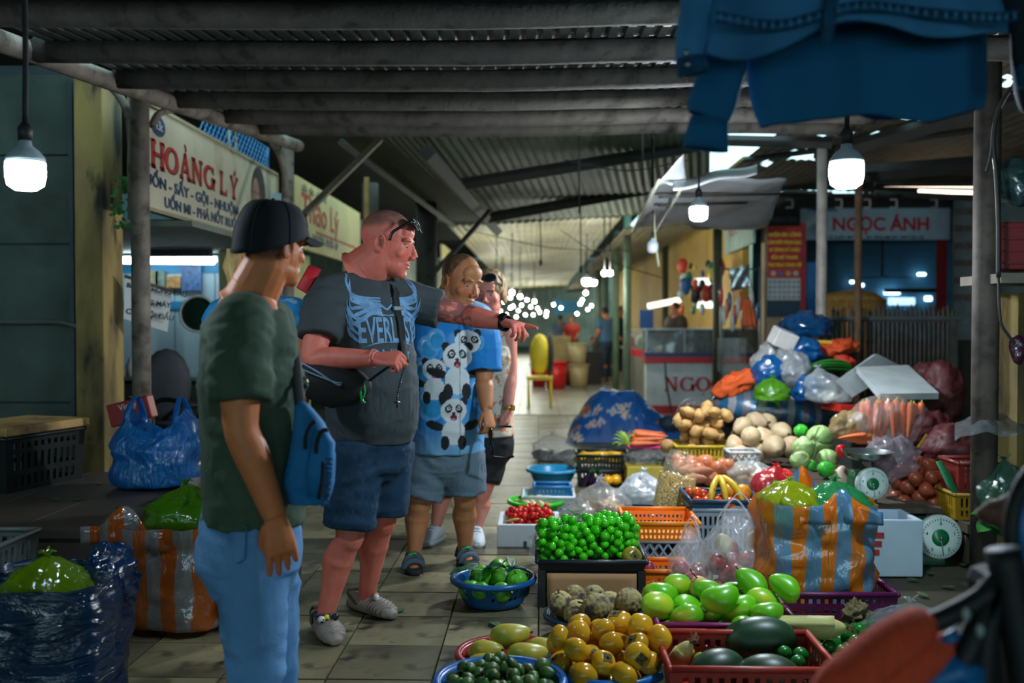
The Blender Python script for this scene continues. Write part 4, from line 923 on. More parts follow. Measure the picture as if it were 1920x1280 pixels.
def fruit(name, mat, r, cat, kind='round', seg=(18, 12)):
 bb = MB(); nu, nv = seg
 bb.ell((0, 0, 0), r, nu=nu, nv=nv)
 P = bb.np(); r0 = r if not hasattr(r, '__len__') else r[2]
 u = P / (np.linalg.norm(P, axis=1)[:, None] + 1e-9); th = np.arctan2(P[:, 1], P[:, 0])
 if kind == 'persimmon': P[:, 2] *= .8; P *= (1 + .035 * np.cos(4 * th) * (1 - u[:, 2] ** 2))[:, None]; P[:, 2] -= .12 * r0 * np.exp(-((1 - u[:, 2]) / .06)) + 0
 if kind == 'ribbed': P *= (1 + .05 * np.cos(9 * th) * (1 - u[:, 2] ** 2))[:, None]; P[:, 2] -= .15 * r0 * np.exp(-(1 - np.abs(u[:, 2])) / .08) * np.sign(u[:, 2])
 if kind == 'mango': P[:, 0] += .22 * r0 * (u[:, 2] ** 2) - .1 * r0 * u[:, 2]; P[:, :2] *= (1 - .16 * u[:, 2])[:, None]
 if kind == 'pear': P[:, :2] *= (1 - .3 * np.clip(u[:, 2], 0, 1))[:, None]
 if kind == 'lumpy': P *= (1 + .1 * fbm(u * 1.6, 5) + .03 * fbm(u * 5, 2))[:, None]
 if kind == 'onion': P[:, 2] = np.where(u[:, 2] > .75, P[:, 2] + (u[:, 2] - .75) * r0 * 1.1, P[:, 2] * .92)
 if kind == 'bumpy':
  k = 90; i = np.arange(k) + .5; ph = np.arccos(1 - 2 * i / k); ga = PI * (1 + 5 ** .5) * i
  S = np.stack([np.cos(ga) * np.sin(ph), np.sin(ga) * np.sin(ph), np.cos(ph)], 1)
  d = (u @ S.T).max(1); P *= (1 + .13 * np.clip((d - .955) / .045, 0, 1))[:, None]
 bb.v = [tuple(p) for p in P]
 o = bb.build(name, mat); o['category'] = cat
 return o
def kid(o, name, bb, mat, **k): return bb.build(name, mat, o, **k)
# ================================================================ the row of basins
mStem = M('stem_brown', (72, 58, 36), .8); mLeafG = M('leaf_dark', (26, 84, 40), .45, var=.25)
def leaf_mb(L_=.09, w=.035, bend=.3):
 P = np.array([[((t - 0) * L_, s * w * math.sin(PI * min(1, t * .92 + .06)) , -bend * L_ * t * t + .15 * abs(s) * w) for s in np.linspace(-1, 1, 5)] for t in np.linspace(0, 1, 9)])
 bb = MB(); bb.grid(P); return bb
# 1 guavas
t, fl = basin('plastic_basin', 925, 1080, .13, .192, (24, 84, 160), 'blue slotted basin full of green guavas with leaves, beside the black tray')
mGuava = M('guava', (92, 184, 44), .35, var=.25, vs=14, objvar=.12, blot=((40, 96, 40), 10, .5, .7))
g0 = fruit('guava', mGuava, .047, 'fruit', 'ribbed', (28, 14))
bb = MB(); bb.tube([(0, 0, .036), (.004, 0, .05), (.012, .003, .062)], .003, 6); kid(g0, 'stem', bb, mStem)
pts = heap(15, .045, disc(.15), fl, 3)
gl = fill(g0, pts, t, 'guavas in the blue basin', 'green ribbed guava in the blue slotted basin', .12)
for k in range(8):
 lf = leaf_mb(.1 + .02 * (k % 3), .028).build('loose_leaf', mLeafG, solid=.001); lf['category'] = 'leaf'
 a = k * 2.4; place(lf, t.location + Vector((.1 * math.cos(a), .08 * math.sin(a), .16 + .012 * (k % 3))), (R.uniform(-.5, .5), R.uniform(-.6, .2), a * 1.7), 1, 'dark green leaf lying among the guavas', 'leaves among the guavas')
# 2 mangoes in the red basin
t, fl = basin('plastic_basin', 957, 1222, .07, .2, (150, 34, 36), 'low dark red basin holding six yellow-green mangoes', zb=0)
mMangoY = M('mango_yellow', (186, 172, 62), .38, var=.15, vs=8, objvar=.1, blot=((92, 140, 48), 9, .45, .75))
m0 = fruit('mango', mMangoY, (.05, .046, .078), 'fruit', 'mango')
bb = MB(); bb.tube([(-.004, 0, .074), (-.004, 0, .084)], .004, 6); kid(m0, 'stem', bb, mStem)
ps = [(-.1, .0, .07), (.0, .07, .11), (.07, -.05, .075), (.125, .03, .07), (-.08, -.11, .055), (.02, -.13, .05)]
fill(m0, ps, t, 'mangoes in the red basin', ['round yellow-green mango nearest the guava basin, in the red basin', 'large pale yellow mango on top in the red basin', 'long yellow mango lying in front in the red basin', 'greener mango at the persimmon side of the red basin', 'green mango half hidden by the small-fruit basin rim, in the red basin', 'small green mango low at the front of the red basin'], .05,
     lambda i: ((1.35, .3, 1.2), (1.4, 0, 1.7), (1.5, 0, 1.75), (1.4, .2, 1.4), (1.5, 0, 1.9), (1.5, .2, 1.4))[i])
# 3 small green fruit
t, fl = basin('plastic_basin', 938, 1272, .14, .212, (26, 92, 190), 'blue slotted basin of small dark green fruit at the bottom edge')
mAreca = M('small_green', (64, 104, 42), .4, var=.25, vs=20, objvar=.2, blot=((96, 86, 52), 14, .52, .75))
a0 = fruit('betel_fruit', mAreca, (.023, .023, .029), 'fruit', 'pear', (12, 9))
bb = MB(); bb.tube([(0, 0, .027), (.004, .002, .045)], .0025, 5); kid(a0, 'stem', bb, mStem)
pts = heap(95, .024, disc(.165), lambda x, y: .06 + max(0, math.hypot(x, y) - .14) * .8, 5)
fill(a0, pts, t, 'small green fruit in the blue basin', 'small dark green oval fruit in the blue basin at the bottom edge', .12)
# 4 persimmons
t, fl = basin('plastic_basin', 1138, 1240, .11, .21, (20, 92, 186), 'blue basin heaped with glossy yellow persimmons')
mPers = M('persimmon', (216, 158, 30), .22, var=.12, vs=5, objvar=.16, blot=[((132, 140, 30), 10, .5, .8), ((226, 126, 24), 7, .55, .8)])
mCal = M('calyx', (92, 84, 46), .8, var=.3, vs=30)
def persimmon():
 o = fruit('persimmon', mPers, .048, 'fruit', 'persimmon', (24, 14))
 bb = MB()
 for k in range(4):
  a = k * PI / 2; cx, sx_ = math.cos(a), math.sin(a)
  bb.add([(0, 0, .0335), (.014 * cx - .011 * sx_, .014 * sx_ + .011 * cx, .035), (.025 * cx, .025 * sx_, .034), (.014 * cx + .011 * sx_, .014 * sx_ - .011 * cx, .035)], [(0, 1, 2, 3)])
 kid(o, 'calyx', bb, mCal, smooth=False, solid=.003)
 bb = MB(); bb.tube([(0, 0, .03), (0, 0, .042)], .005, 6); kid(o, 'stem', bb, mStem)
 return o
pts = heap(36, .045, disc(.19), lambda x, y: .03 + max(0, math.hypot(x, y) - .13) * .8, 8)
pl = fill(persimmon(), pts, t, 'persimmons in the blue basin', 'glossy yellow-orange persimmon in the heaped blue basin', .1)
lf = leaf_mb(.11, .035).build('loose_leaf', M('leaf_blackish', (30, 48, 40), .5), solid=.001); lf['category'] = 'leaf'
place(lf, t.location + Vector((-.06, -.1, .175)), (.2, .1, .5), 1, 'dark leaf resting on the persimmons')
# 5 custard apples
t, fl = basin('plastic_basin', 1117, 1150, .1, .208, (26, 48, 76), 'dark navy basin with knobbly custard apples')
mCust = M('custard_apple', (168, 152, 96), .75, var=.35, vs=30, objvar=.25, blot=[((62, 54, 58), 26, .45, .6), ((166, 132, 96), 9, .58, .7)])
cu = fruit('custard_apple', mCust, .05, 'fruit', 'bumpy', (56, 38))
bb = MB(); bb.tube([(0, 0, .045), (.003, 0, .075)], .004, 6); kid(cu, 'stem', bb, mStem)
pts = heap(15, .048, disc(.155), lambda x, y: fl(x, y) + .022, 12)
fill(cu, pts, t, 'custard apples in the navy basin', 'knobbly grey-green custard apple in the dark navy basin', .1)
bb = MB(); c = t.location; bb.tube([c + Vector((.17, .0, .1)), c + Vector((.22, -.05, .11)), c + Vector((.24, -.12, .115))], .003, 5, sub=4); tag(bb.build('twig', mStem), 'thin twig lying over the navy basin rim', 'twig')
# 6 black tray of green tomatoes on a paper-fronted box
cx, cy = X(1105, 4.92), 4.9
tb = E('support_box', (cx, cy, 0), 'dark crate with a brown paper front carrying the black tray', 'crate')
bb = MB(); bb.box((0, 0, .085), (.47, .46, .165)); bb.build('box', M('crate_black', (30, 32, 32), .6), tb, smooth=False, bevel=.006)
bb = MB(); P = np.array([[(-.21 + .42 * u, -.238 - .006 * math.sin(u * 7) * (1 - v), .03 + .13 * v) for v in np.linspace(0, 1, 5)] for u in np.linspace(0, 1, 14)]); bb.grid(P); bb.build('paper_front', M('kraft_paper', (176, 134, 92), .8, var=.08), tb, solid=.002)
for sx in (-1, 1): bb = MB(); bb.box((sx * .235, -.235, .09), (.035, .02, .17)); bb.build('leg', M('crate_black'), tb, smooth=False)
tr = crate('black_tray', (cx, cy, .172), .51, .5, .045, (28, 34, 40), 'shallow black tray heaped with shiny green tomatoes', pat='solid', cat='tray')
mGT = M('green_tomato', (66, 196, 18), .22, var=.12, vs=8, objvar=.14)
gt = fruit('green_tomato', mGT, .022, 'fruit', 'round', (12, 8))
bb = MB(); bb.tube([(0, 0, .02), (0, .002, .027)], .0025, 5); kid(gt, 'stem', bb, mLeafG)
pts = []
for (ox, oy, R_, n, sd) in ((-.165, -.08, .085, 62, 1), (-.04, -.04, .07, 40, 2), (.1, .02, .125, 120, 3), (.19, .1, .06, 24, 4)):
 sp = disc(R_); pk = heap(n, .022, sp, lambda x, y: .012, sd, tries=10)
 pts += [Vector((p.x + ox, p.y + oy, p.z)) for p in pk]
fill(gt, pts, tr, 'green tomatoes on the black tray', 'shiny round green tomato heaped on the black tray', .12)
o = persimmon(); place(o, tr.location + Vector((.195, -.16, .05)), (1.2, .2, .3), 1.05, 'single olive persimmon at the corner of the black tray'); o.data = o.data.copy(); o.data.materials[0] = M('persimmon_olive', (146, 134, 36), .25, blot=((104, 130, 40), 12, .5, .8))
# 7 foam box of cherry tomatoes
mFoam = M('foam_white', (214, 222, 226), .7, var=.06, bump=.25, bs=120)
fx, fy = X(992, 6.1), 6.1
def foam_box(c, w, dp, h, label, wall=.03, rz=0., inner=.03, mat=None):
 t = E('foam_box', c, label, 'box', rz=rz)
 bb = MB()
 for (dx, dy, ww, dd) in ((0, -dp / 2 + wall / 2, w, wall), (0, dp / 2 - wall / 2, w, wall), (-w / 2 + wall / 2, 0, wall, dp - 2 * wall), (w / 2 - wall / 2, 0, wall, dp - 2 * wall)): bb.box((dx, dy, h / 2), (ww, dd, h))
 bb.box((0, 0, inner / 2), (w - 2 * wall, dp - 2 * wall, inner)); bb.build('shell', mat or mFoam, t, smooth=False, bevel=.006)
 return t
t = foam_box((fx, fy, 0), .375, .42, .135, 'white foam box full of red cherry tomatoes beside the green basin', inner=.06)
for k in (-.02, .1): bb = MB(); bb.box((k, -.212, .02), (.018, .006, .035)); bb.build('notch', M('notch_dark', (60, 80, 96), .6), t, smooth=False)
mCT = M('cherry_tomato', (206, 30, 18), .2, var=.1, vs=8, objvar=.18)
ctm = fruit('cherry_tomato', mCT, .021, 'fruit', 'round', (12, 8))
bb = MB()
for k in range(5): a = k * 1.257; bb.add([(0, 0, .0205), (.009 * math.cos(a - .3), .009 * math.sin(a - .3), .0205), (.013 * math.cos(a), .013 * math.sin(a), .019)], [(0, 1, 2)])
kid(ctm, 'calyx', bb, mLeafG, smooth=False)
pts = heap(105, .021, lambda rg: (rg.triangular(-.14, .14, 0), rg.triangular(-.165, .165, 0)), lambda x, y: .085, 6, tries=10)
fill(ctm, pts, t, 'cherry tomatoes in the foam box', 'ripe red cherry tomato in the white foam box', .12)
bb = MB(); c = t.location; bb.tube([c + Vector((-.15, -.15, .14)), c + Vector((-.08, -.15, .155)), c + Vector((-.02, -.13, .15))], [.004, .008, .003], 7, sub=4); tag(bb.build('chilli', M('chilli_pale', (190, 196, 90), .3)), 'pale green chilli lying on the cherry tomatoes', 'vegetable')
# 8 bright green basin with peeled pieces
t, fl = basin('plastic_basin', 1005, 937, .08, .19, (40, 190, 30), 'bright green shallow basin with peeled white pieces', slots=False)
mTuber = M('peeled_tuber', (222, 206, 160), .5, objvar=.1)
p0 = fruit('peeled_tuber', mTuber, (.018, .02, .055), 'vegetable', 'lumpy', (12, 9))
fill(p0, heap(14, .024, disc(.12), lambda x, y: .05, 4), t, 'peeled tubers in the green basin', 'peeled pale tuber in the bright green basin', .3, lambda i: (1.5, R.uniform(-.3, .3), R.random() * 6))
o = fruit('ginger', M('ginger', (190, 150, 96), .7), .032, 'vegetable', 'lumpy'); place(o, t.location + Vector((-.01, -.03, .07)), (0, 0, 0), 1, 'brown ginger lump in the bright green basin')
# 9 white rectangular basket with a blue insert
c = G(1028, 922, .12); t = crate('white_basket', (c.x, c.y, 0), .36, .34, .11, (206, 216, 228), 'white rectangular basket with blue mesh end beside the green basin', pat='mesh', cat='basket')
t2 = crate('blue_basket', (c.x + .03, c.y + .12, .02), .26, .2, .13, (40, 110, 190), 'blue mesh basket standing inside the white basket', pat='mesh', cat='basket')
p0 = fruit('white_radish_piece', M('white_root', (226, 228, 222), .5), (.028, .03, .06), 'vegetable', 'lumpy', (12, 9))
fill(p0, heap(9, .032, rect(.26, .16), lambda x, y: .02, 14), t, 'white roots in the white basket', 'white peeled root in the white rectangular basket', .2, lambda i: (1.5, 0, R.random() * 6))
# 10 empty blue basin
t, fl = basin('plastic_basin', 1036, 878, .12, .205, (44, 140, 206), 'empty light blue basin behind the white basket', slots=False)
# 11 dark bagged aubergines
mClear = PLASTIC('film_clear', (226, 234, 236), .2, .1, bs=7, bump=1.)
mClear2 = PLASTIC('film_milky', (216, 226, 230), .42, .16, bs=7, bump=1.)
c = G(1040, 868); t = bag('plastic_bag', (c.x, c.y + .2, 0), .42, .4, .26, mClear, 'clear bag of dark aubergines near the blue flowered cloth', 31, 'knot', cat='bag')
mAub = M('aubergine', (44, 26, 52), .22, objvar=.2)
def aub(): 
 o = fruit('aubergine', mAub, (.032, .032, .095), 'vegetable', 'pear', (14, 12)); bb = MB(); bb.lathe([(.019, .082), (.021, .09), (.008, .1), (.005, .12), (0, .12)], 8); kid(o, 'calyx', bb, mLeafG); return o
fill(aub(), heap(14, .038, rect(.3, .26), lambda x, y: .0, 4), t, 'aubergines in the clear bag', 'dark aubergine inside the clear bag near the flowered cloth', .15, lambda i: (1.5, R.uniform(-.2, .2), R.random() * 6))
c = G(1078, 872); t = bag('plastic_bag', (c.x, c.y, 0), .2, .22, .15, mClear, 'small clear bag of green and dark vegetables beside the black crates', 33, 'knot')
fill(fruit('gherkin', M('gherkin', (84, 100, 60), .4), (.02, .02, .05), 'vegetable', 'lumpy', (10, 8)), heap(7, .024, disc(.06), lambda x, y: 0, 3), t, 'gherkins in the small clear bag', 'small green gherkin in the small clear bag', .1)
# 12 two black crates with yellow courgettes
c = Vector((X(1132, 8.1), 8.25, 0))
t1 = crate('black_crate', c, .42, .34, .125, (26, 34, 34), 'lower black crate holding aubergines and yellow peppers, under the courgettes', cat='crate')
t2 = crate('black_crate', c + Vector((0, 0, .13)), .43, .35, .12, (26, 36, 36), 'upper black crate of yellow courgettes, stacked on another', cat='crate')
mCour = M('courgette_yellow', (240, 186, 30), .35, objvar=.08)
p0 = fruit('yellow_courgette', mCour, (.03, .03, .085), 'vegetable', 'mango', (14, 10))
fill(p0, heap(17, .034, rect(.34, .26), lambda x, y: .05, 9), t2, 'yellow courgettes in the black crate', 'yellow courgette in the upper black crate', .12, lambda i: (1.45, R.uniform(-.3, .3), R.choice((1.2, 1.9, .6, 2.4))))
p0 = fruit('yellow_pepper', M('pepper_yellow', (244, 176, 26), .25), (.04, .04, .05), 'vegetable', 'ribbed', (16, 10))
fill(p0, [(.1, -.2, .06), (.03, -.2, .055)], t1, 'yellow peppers by the lower black crate', ['yellow pepper showing at the carrot side of the lower black crate', 'yellow pepper showing at the middle of the lower black crate'])
fill(aub(), [(-.1, -.2, .06), (-.15, -.2, .05), (-.06, -.22, .04)], t1, 'aubergines by the lower black crate', ['upright purple aubergine against the lower black crate', 'purple aubergine at the outer end of the lower black crate', 'low aubergine in front of the lower black crate'], .05, lambda i: (.5, .2, i))
# 13 carrots on a pink tray over wrapped aubergines
c = Vector((X(1226, 8.0), 8.0, 0))
bb = MB(); bb.box((0, 0, .1), (.46, .4, .2)); o = bb.build('yellow_box', M('box_yellow', (176, 160, 60), .6), smooth=False, bevel=.006); o.location = c; tag(o, 'yellow box under the wrapped aubergines', 'box')
t = bag('plastic_bag', c + Vector((0, 0, .2)), .46, .34, .13, mClear, 'flat clear wrapping over aubergines under the carrots', 41, 'knot', fold=.08, sq=4)
fill(aub(), [(-.15 + .06 * k, .02 * (k % 2), .045) for k in range(6)], t, 'wrapped aubergines under the carrots', 'purple aubergine wrapped in film under the carrots', .05, lambda i: (1.5, 0, R.uniform(-.2, .2)))
bb = MB(); bb.box((0, 0, .0), (.46, .34, .02)); o = bb.build('pink_tray', M('tray_pink', (214, 40, 120), .4), smooth=False, bevel=.005); o.location = c + Vector((.02, .12, .335)); tag(o, 'bright pink tray under the carrots', 'tray')
mCar = M('carrot', (224, 112, 62), .5, var=.12, vs=10, objvar=.1, stretch=(1, 1, 4))
mCarTop = M('carrot_top', (150, 200, 60), .5)
def carrot(L_=.2, r=.022):
 bb = MB(); bb.tube([(0, 0, -L_ / 2), (0, 0, -L_ * .3), (0, .003, 0), (0, 0, L_ * .35), (0, 0, L_ * .48), (0, 0, L_ / 2)], [.003, r * .5, r * .8, r, r * .8, r * .35], 10, sub=2)
 o = bb.build('carrot', mCar); o['category'] = 'vegetable'
 bb = MB(); bb.tube([(0, 0, L_ * .48), (.004, 0, L_ * .56)], [.008, .004], 6); kid(o, 'top', bb, mCarTop)
 return o
pts = [(-.06 + .02 * (i % 3), -.06 + .05 * (i % 4), .37 + .033 * (i // 4)) for i in range(12)]
fill(carrot(.24), pts, E('tmp', c), 'carrots on the pink tray', 'pale orange carrot in the pile on the pink tray', .12, lambda i: (0, PI / 2 * (-1) ** 1 + R.uniform(-.1, .1), R.uniform(-.25, .25)))
bpy.data.objects.remove(bpy.data.objects['tmp'])
bb = MB()
for k in range(9): a = .4 * k; p = c + Vector((-.2, -.08, .36)); bb.tube([p, p + Vector((-.06 - .04 * math.cos(a), -.04 * math.sin(a), .02 + .08 * abs(math.sin(a)))), p + Vector((-.12 * abs(math.cos(a * .7)) - .02, .05 * math.sin(a), .1 * math.sin(a)))], [.008, .01, .004], 6, sub=3, flat=(1, .5))
tag(bb.build('celery_leaves', M('celery', (176, 214, 80), .5)), 'pale green leafy tops beside the carrots on the pink tray', 'vegetable', kind='stuff')
# raised plank platform behind (tier for the heap)
mPl = M('platform_wood', (72, 62, 50), .8, var=.3, stretch=(8, 1, 1))
for (xa_, xb_, ya_, yb_, zt_, lb) in ((X(1272, 7), X(1560, 7), 6.2, 8.6, .28, 'low wooden platform under the onions and potato crate'), (X(1560, 6), X(1720, 6), 5.6, 8.6, .3, 'low wooden platform under the green scale')):
 t = E('display_platform', ((xa_ + xb_) / 2, (ya_ + yb_) / 2, 0), lb, 'platform')
 n = 6
 for k in range(n): bb = MB(); w_ = (yb_ - ya_) / n; bb.box(((xa_ + xb_) / 2, ya_ + w_ * (k + .5), zt_ - .015), (xb_ - xa_, w_ - .01, .03)); bb.build('plank', mPl, t, smooth=False, world=True)
 for sx in (xa_ + .05, xb_ - .05):
  for sy in (ya_ + .05, yb_ - .05): bb = MB(); bb.box((sx, sy, zt_ / 2 - .015), (.07, .07, zt_ - .03)); bb.build('leg', mPl, t, smooth=False, world=True)
# 14 yellow crate of potatoes
c = Vector((X(1322, 7.4), 7.5, .28))
t = crate('yellow_crate', c, .43, .34, .14, (196, 168, 40), 'yellow slotted crate heaped with tan potatoes')
mPot = M('potato', (196, 152, 92), .7, var=.15, vs=14, objvar=.12)
p0 = fruit('potato', mPot, (.042, .046, .056), 'vegetable', 'lumpy')
pts = heap(34, .05, lambda rg: (rg.triangular(-.17, .17, 0), rg.triangular(-.13, .13, 0)), lambda x, y: .06, 2)
fill(p0, pts, t, 'potatoes in the yellow crate', 'tan potato heaped in the yellow slotted crate', .12)
o = copy_tree(p0); place(o, c + Vector((-.27, -.05, .0)) + Vector((0, 0, .13)), (1, 0, .5), 1.1, 'potato fallen beside the carrots, outside the yellow crate', 'stray potatoes')
# 15 pale squashes piled behind
mSq = M('squash', (206, 182, 142), .55, var=.2, vs=6, objvar=.14, blot=((170, 120, 96), 6, .5, .75), stretch=(3, 3, 1))
p0 = fruit('squash', mSq, (.075, .075, .09), 'vegetable', 'pear')
bb = MB(); bb.tube([(0, 0, .075), (.01, 0, .11)], [.014, .006], 7); kid(p0, 'stem', bb, mStem)
sq = [(1392, 800, 7.4), (1418, 792, 7.8), (1440, 795, 7.9), (1466, 812, 7.6), (1408, 818, 7.2), (1378, 835, 7.3), (1432, 822, 7.3), (1452, 838, 7.1), (1390, 855, 7.2), (1416, 850, 7.2), (1484, 838, 7.3)]
for i, q in enumerate(sq):
 o = p0 if i == 0 else copy_tree(p0)
 place(o, W(*q), rrot(), R.uniform(.9, 1.15), ['pale yellow squash topmost toward the potato crate', 'cream squash at the top of the pile beside the striped sack', 'ridged pinkish squash at the top of the pile', 'grey-brown squash at the cabbage side of the pile', 'pink-tinged squash in the middle of the pile', 'yellow-green squash low beside the potato crate', 'tan squash behind the bag of papaya', 'squash just above the pink bag', 'dark squash low above the white lattice crate', 'small squash low in the middle of the pile', 'squash at the foot of the pile beside the cabbages'][i], 'squashes in the pile')
# 16 white lattice crate
t = crate('white_crate', (X(1395, 6.9), 6.95, .28), .2, .2, .16, (206, 206, 204), 'small white lattice crate below the squashes', pat='lattice')
# 17 onions, ginger
mOn = M('onion', (206, 122, 84), .35, var=.15, vs=9, objvar=.14, stretch=(4, 4, 1))
p0 = fruit('onion', mOn, .05, 'vegetable', 'onion')
c = Vector((X(1328, 6.5), 6.6, .28)); tm_ = E('tmp', c)
pts = heap(24, .048, lambda rg: (rg.triangular(-.18, .19, -.02), rg.triangular(-.22, .2, 0)), lambda x, y: 0, 7)
fill(p0, pts, tm_, 'onions on the platform', 'reddish onion in the pile before the yellow crate', .15); bpy.data.objects.remove(tm_)
p0 = fruit('sweet_potato', M('sweet_potato', (190, 120, 86), .7, objvar=.1), (.035, .035, .08), 'vegetable', 'lumpy')
for i, q in enumerate(((1300, 898, 6.3), (1312, 884, 6.4), (1292, 880, 6.45))):
 o = p0 if i == 0 else copy_tree(p0); place(o, W(*q), (1.5, .1, 1.2 + .3 * i), 1, ['long pinkish tuber lying in front of the onions', 'tuber half buried among the onions', 'tuber at the seed-bag end of the onions'][i], 'tubers among the onions')
c = W(1405, 905, 6.5); t = bag('plastic_bag', (c.x, c.y, .28), .34, .3, .16, mClear2, 'milky bag of brown ginger beside the onions', 51, 'knot')
fill(fruit('ginger', M('ginger'), .035, 'vegetable', 'lumpy', (12, 9)), heap(18, .034, disc(.12), lambda x, y: .0, 8), t, 'ginger in the milky bag', 'brown ginger lump in the milky bag', .25)
# 19 bag of yellow beans on a navy tray, ice bag, mushroom and bean bags
c = Vector((X(1240, 6.0), 6.0, .0))
tn = crate('navy_tray', c + Vector((0, .02, .13)), .46, .42, .06, (24, 56, 96), 'navy tray of aubergines under the bag of yellow beans', pat='solid', cat='tray')
bb = MB(); bb.box((0, 0, .065), (.4, .36, .13)); o = bb.build('support_block', M('crate_black'), smooth=False, bevel=.004); o.location = c; tag(o, 'black block under the navy tray', 'box')
fill(aub(), [(-.15, -.1, .045), (-.1, -.14, .045), (-.17, .0, .045), (-.05, -.15, .05)], tn, 'aubergines on the navy tray', ['aubergine at the outer end of the navy tray', 'aubergine near the orange basket on the navy tray', 'aubergine at the back of the navy tray', 'aubergine under the corner of the bean bag'], .08, lambda i: (1.5, 0, .6 + .4 * i))
bt = E('bean_bag', c + Vector((.05, -.04, .16)), 'tall clear bag filled with yellow peeled beans', 'bag')
Rm = Matrix.Rotation(.22, 3, 'Y') @ Matrix.Rotation(-.25, 3, 'X')
bb = MB(); hh, ww, dd = .32, .22, .1; n = 40
th = np.linspace(0, 2 * PI, n, endpoint=False)
def se(p): return (np.abs(np.cos(th)) ** p + np.abs(np.sin(th)) ** p) ** (-1 / p)
rings = []
for v in np.linspace(0, 1, 22):
 r = .7 + .3 * min(1, v / .12) if v < .68 else 1 - .35 * ((v - .68) / .32)
 dz = 1 if v < .66 else max(.25, 1 - (v - .66) * 3)
 rings.append(np.stack([np.cos(th) * se(4) * ww / 2 * r, np.sin(th) * se(4) * dd / 2 * dz * min(1, v * 8 + .3), np.full(n, hh * 1.3 * v)], 1))
P = np.array(rings); P += .008 * np.stack([fbm(P.reshape(-1, 3) * 14, 3), fbm(P.reshape(-1, 3) * 14, 4), 0 * P.reshape(-1, 3)[:, 0]], 1).reshape(P.shape)
bb.grid(P, cv=True); bb.disp(lambda Q: Q @ np.array(Rm).T); bb.build('film', PLASTIC('film_beans', (246, 240, 215), .15, .1, bs=7), bt)
bb = MB(); rg = random.Random(4)
for k in range(1500):
 v = rg.random() * .62; a = rg.random() * 6.28; rr = .93 if rg.random() < .8 else rg.random()
 i = int(a / 6.283 * n) % n; s = se(4)[i]
 p = Vector((math.cos(a) * s * ww / 2 * rr * (.75 + .25 * min(1, v / .12)), math.sin(a) * s * dd / 2 * rr * min(1, v * 8 + .3), hh * 1.3 * v + .01))
 bb.ell(Rm @ p, (.0075, .006, .006), nu=6, nv=4)
o = bb.build('beans', M('bean_yellow', (250, 222, 140), .5, var=.15, vs=60), bt); o['kind'] = 'stuff'
c = W(1205, 905, 6.6); t = bag('ice_bag', (c.x, c.y, .05), .34, .3, .3, PLASTIC('film_frost', (224, 232, 240), .75, .3), 'frosty white bag behind the bag of beans', 61, 'knot', fold=.1)
c = W(1130, 955, 6.0); t = bag('mushroom_bag', (c.x, c.y + .1, .06), .36, .3, .3, mClear, 'clear bag of beige oyster mushrooms beside the green chillies', 63, 'knot')
mMush = M('mushroom', (216, 184, 152), .6, var=.15, vs=10, objvar=.12)
def mushroom():
 bb = MB(); bb.lathe([(0, .014), (.03, .011), (.05, -.004), (.048, -.008), (.02, -.012), (.012, -.05), (0, -.052)], 14); bb.disp(lambda P: P * (1 + .2 * fbm(P * 22, 3))[:, None]); o = bb.build('mushroom', mMush); o['category'] = 'mushroom'; return o
fill(mushroom(), heap(30, .036, disc(.13), lambda x, y: .0, 10), t, 'oyster mushrooms in the clear bag', 'beige oyster mushroom in the clear bag', .3)
c = W(1085, 965, 6.0); t = bag('chilli_bag', (c.x, c.y, .02), .24, .24, .26, mClear, 'clear bag of thin green chillies behind the green tomatoes', 65, 'knot')
bb = MB(); bb.tube([(0, 0, -.045), (.004, 0, 0), (0, .003, .045)], [.002, .006, .005], 6, sub=2); ch = bb.build('green_chilli', M('chilli_green', (66, 160, 44), .3, objvar=.2)); ch['category'] = 'vegetable'
fill(ch, heap(60, .02, disc(.085), lambda x, y: .02, 10, tries=8), t, 'green chillies in the clear bag', 'thin green chilli in the clear bag', .2)
c = W(1045, 1000, 5.5); t = bag('plastic_bag', (c.x, c.y, .0), .3, .26, .24, mClear, 'crumpled clear bag behind the green tomatoes', 67, 'knot')
c = W(1058, 985, 5.6); t, fl = basin('plastic_basin', 1068, 990, .12, .17, (60, 110, 150), 'blue-grey basin with a red-brown yam behind the green tomatoes', slots=False)
o = fruit('yam', M('yam', (112, 66, 60), .7), (.05, .05, .11), 'vegetable', 'lumpy'); place(o, t.location + Vector((.02, 0, .08)), (1.5, 0, 1.4), 1, 'red-brown yam in the blue-grey basin')
c = W(1100, 985, 5.7); t = bag('mushroom_bag', (c.x + .03, c.y, .0), .24, .22, .17, mClear, 'small clear bag of mushrooms just above the green tomatoes', 69, 'knot')
fill(mushroom(), heap(12, .034, disc(.08), lambda x, y: .03, 10), t, 'mushrooms in the small clear bag', 'mushroom in the small clear bag above the green tomatoes', .3)
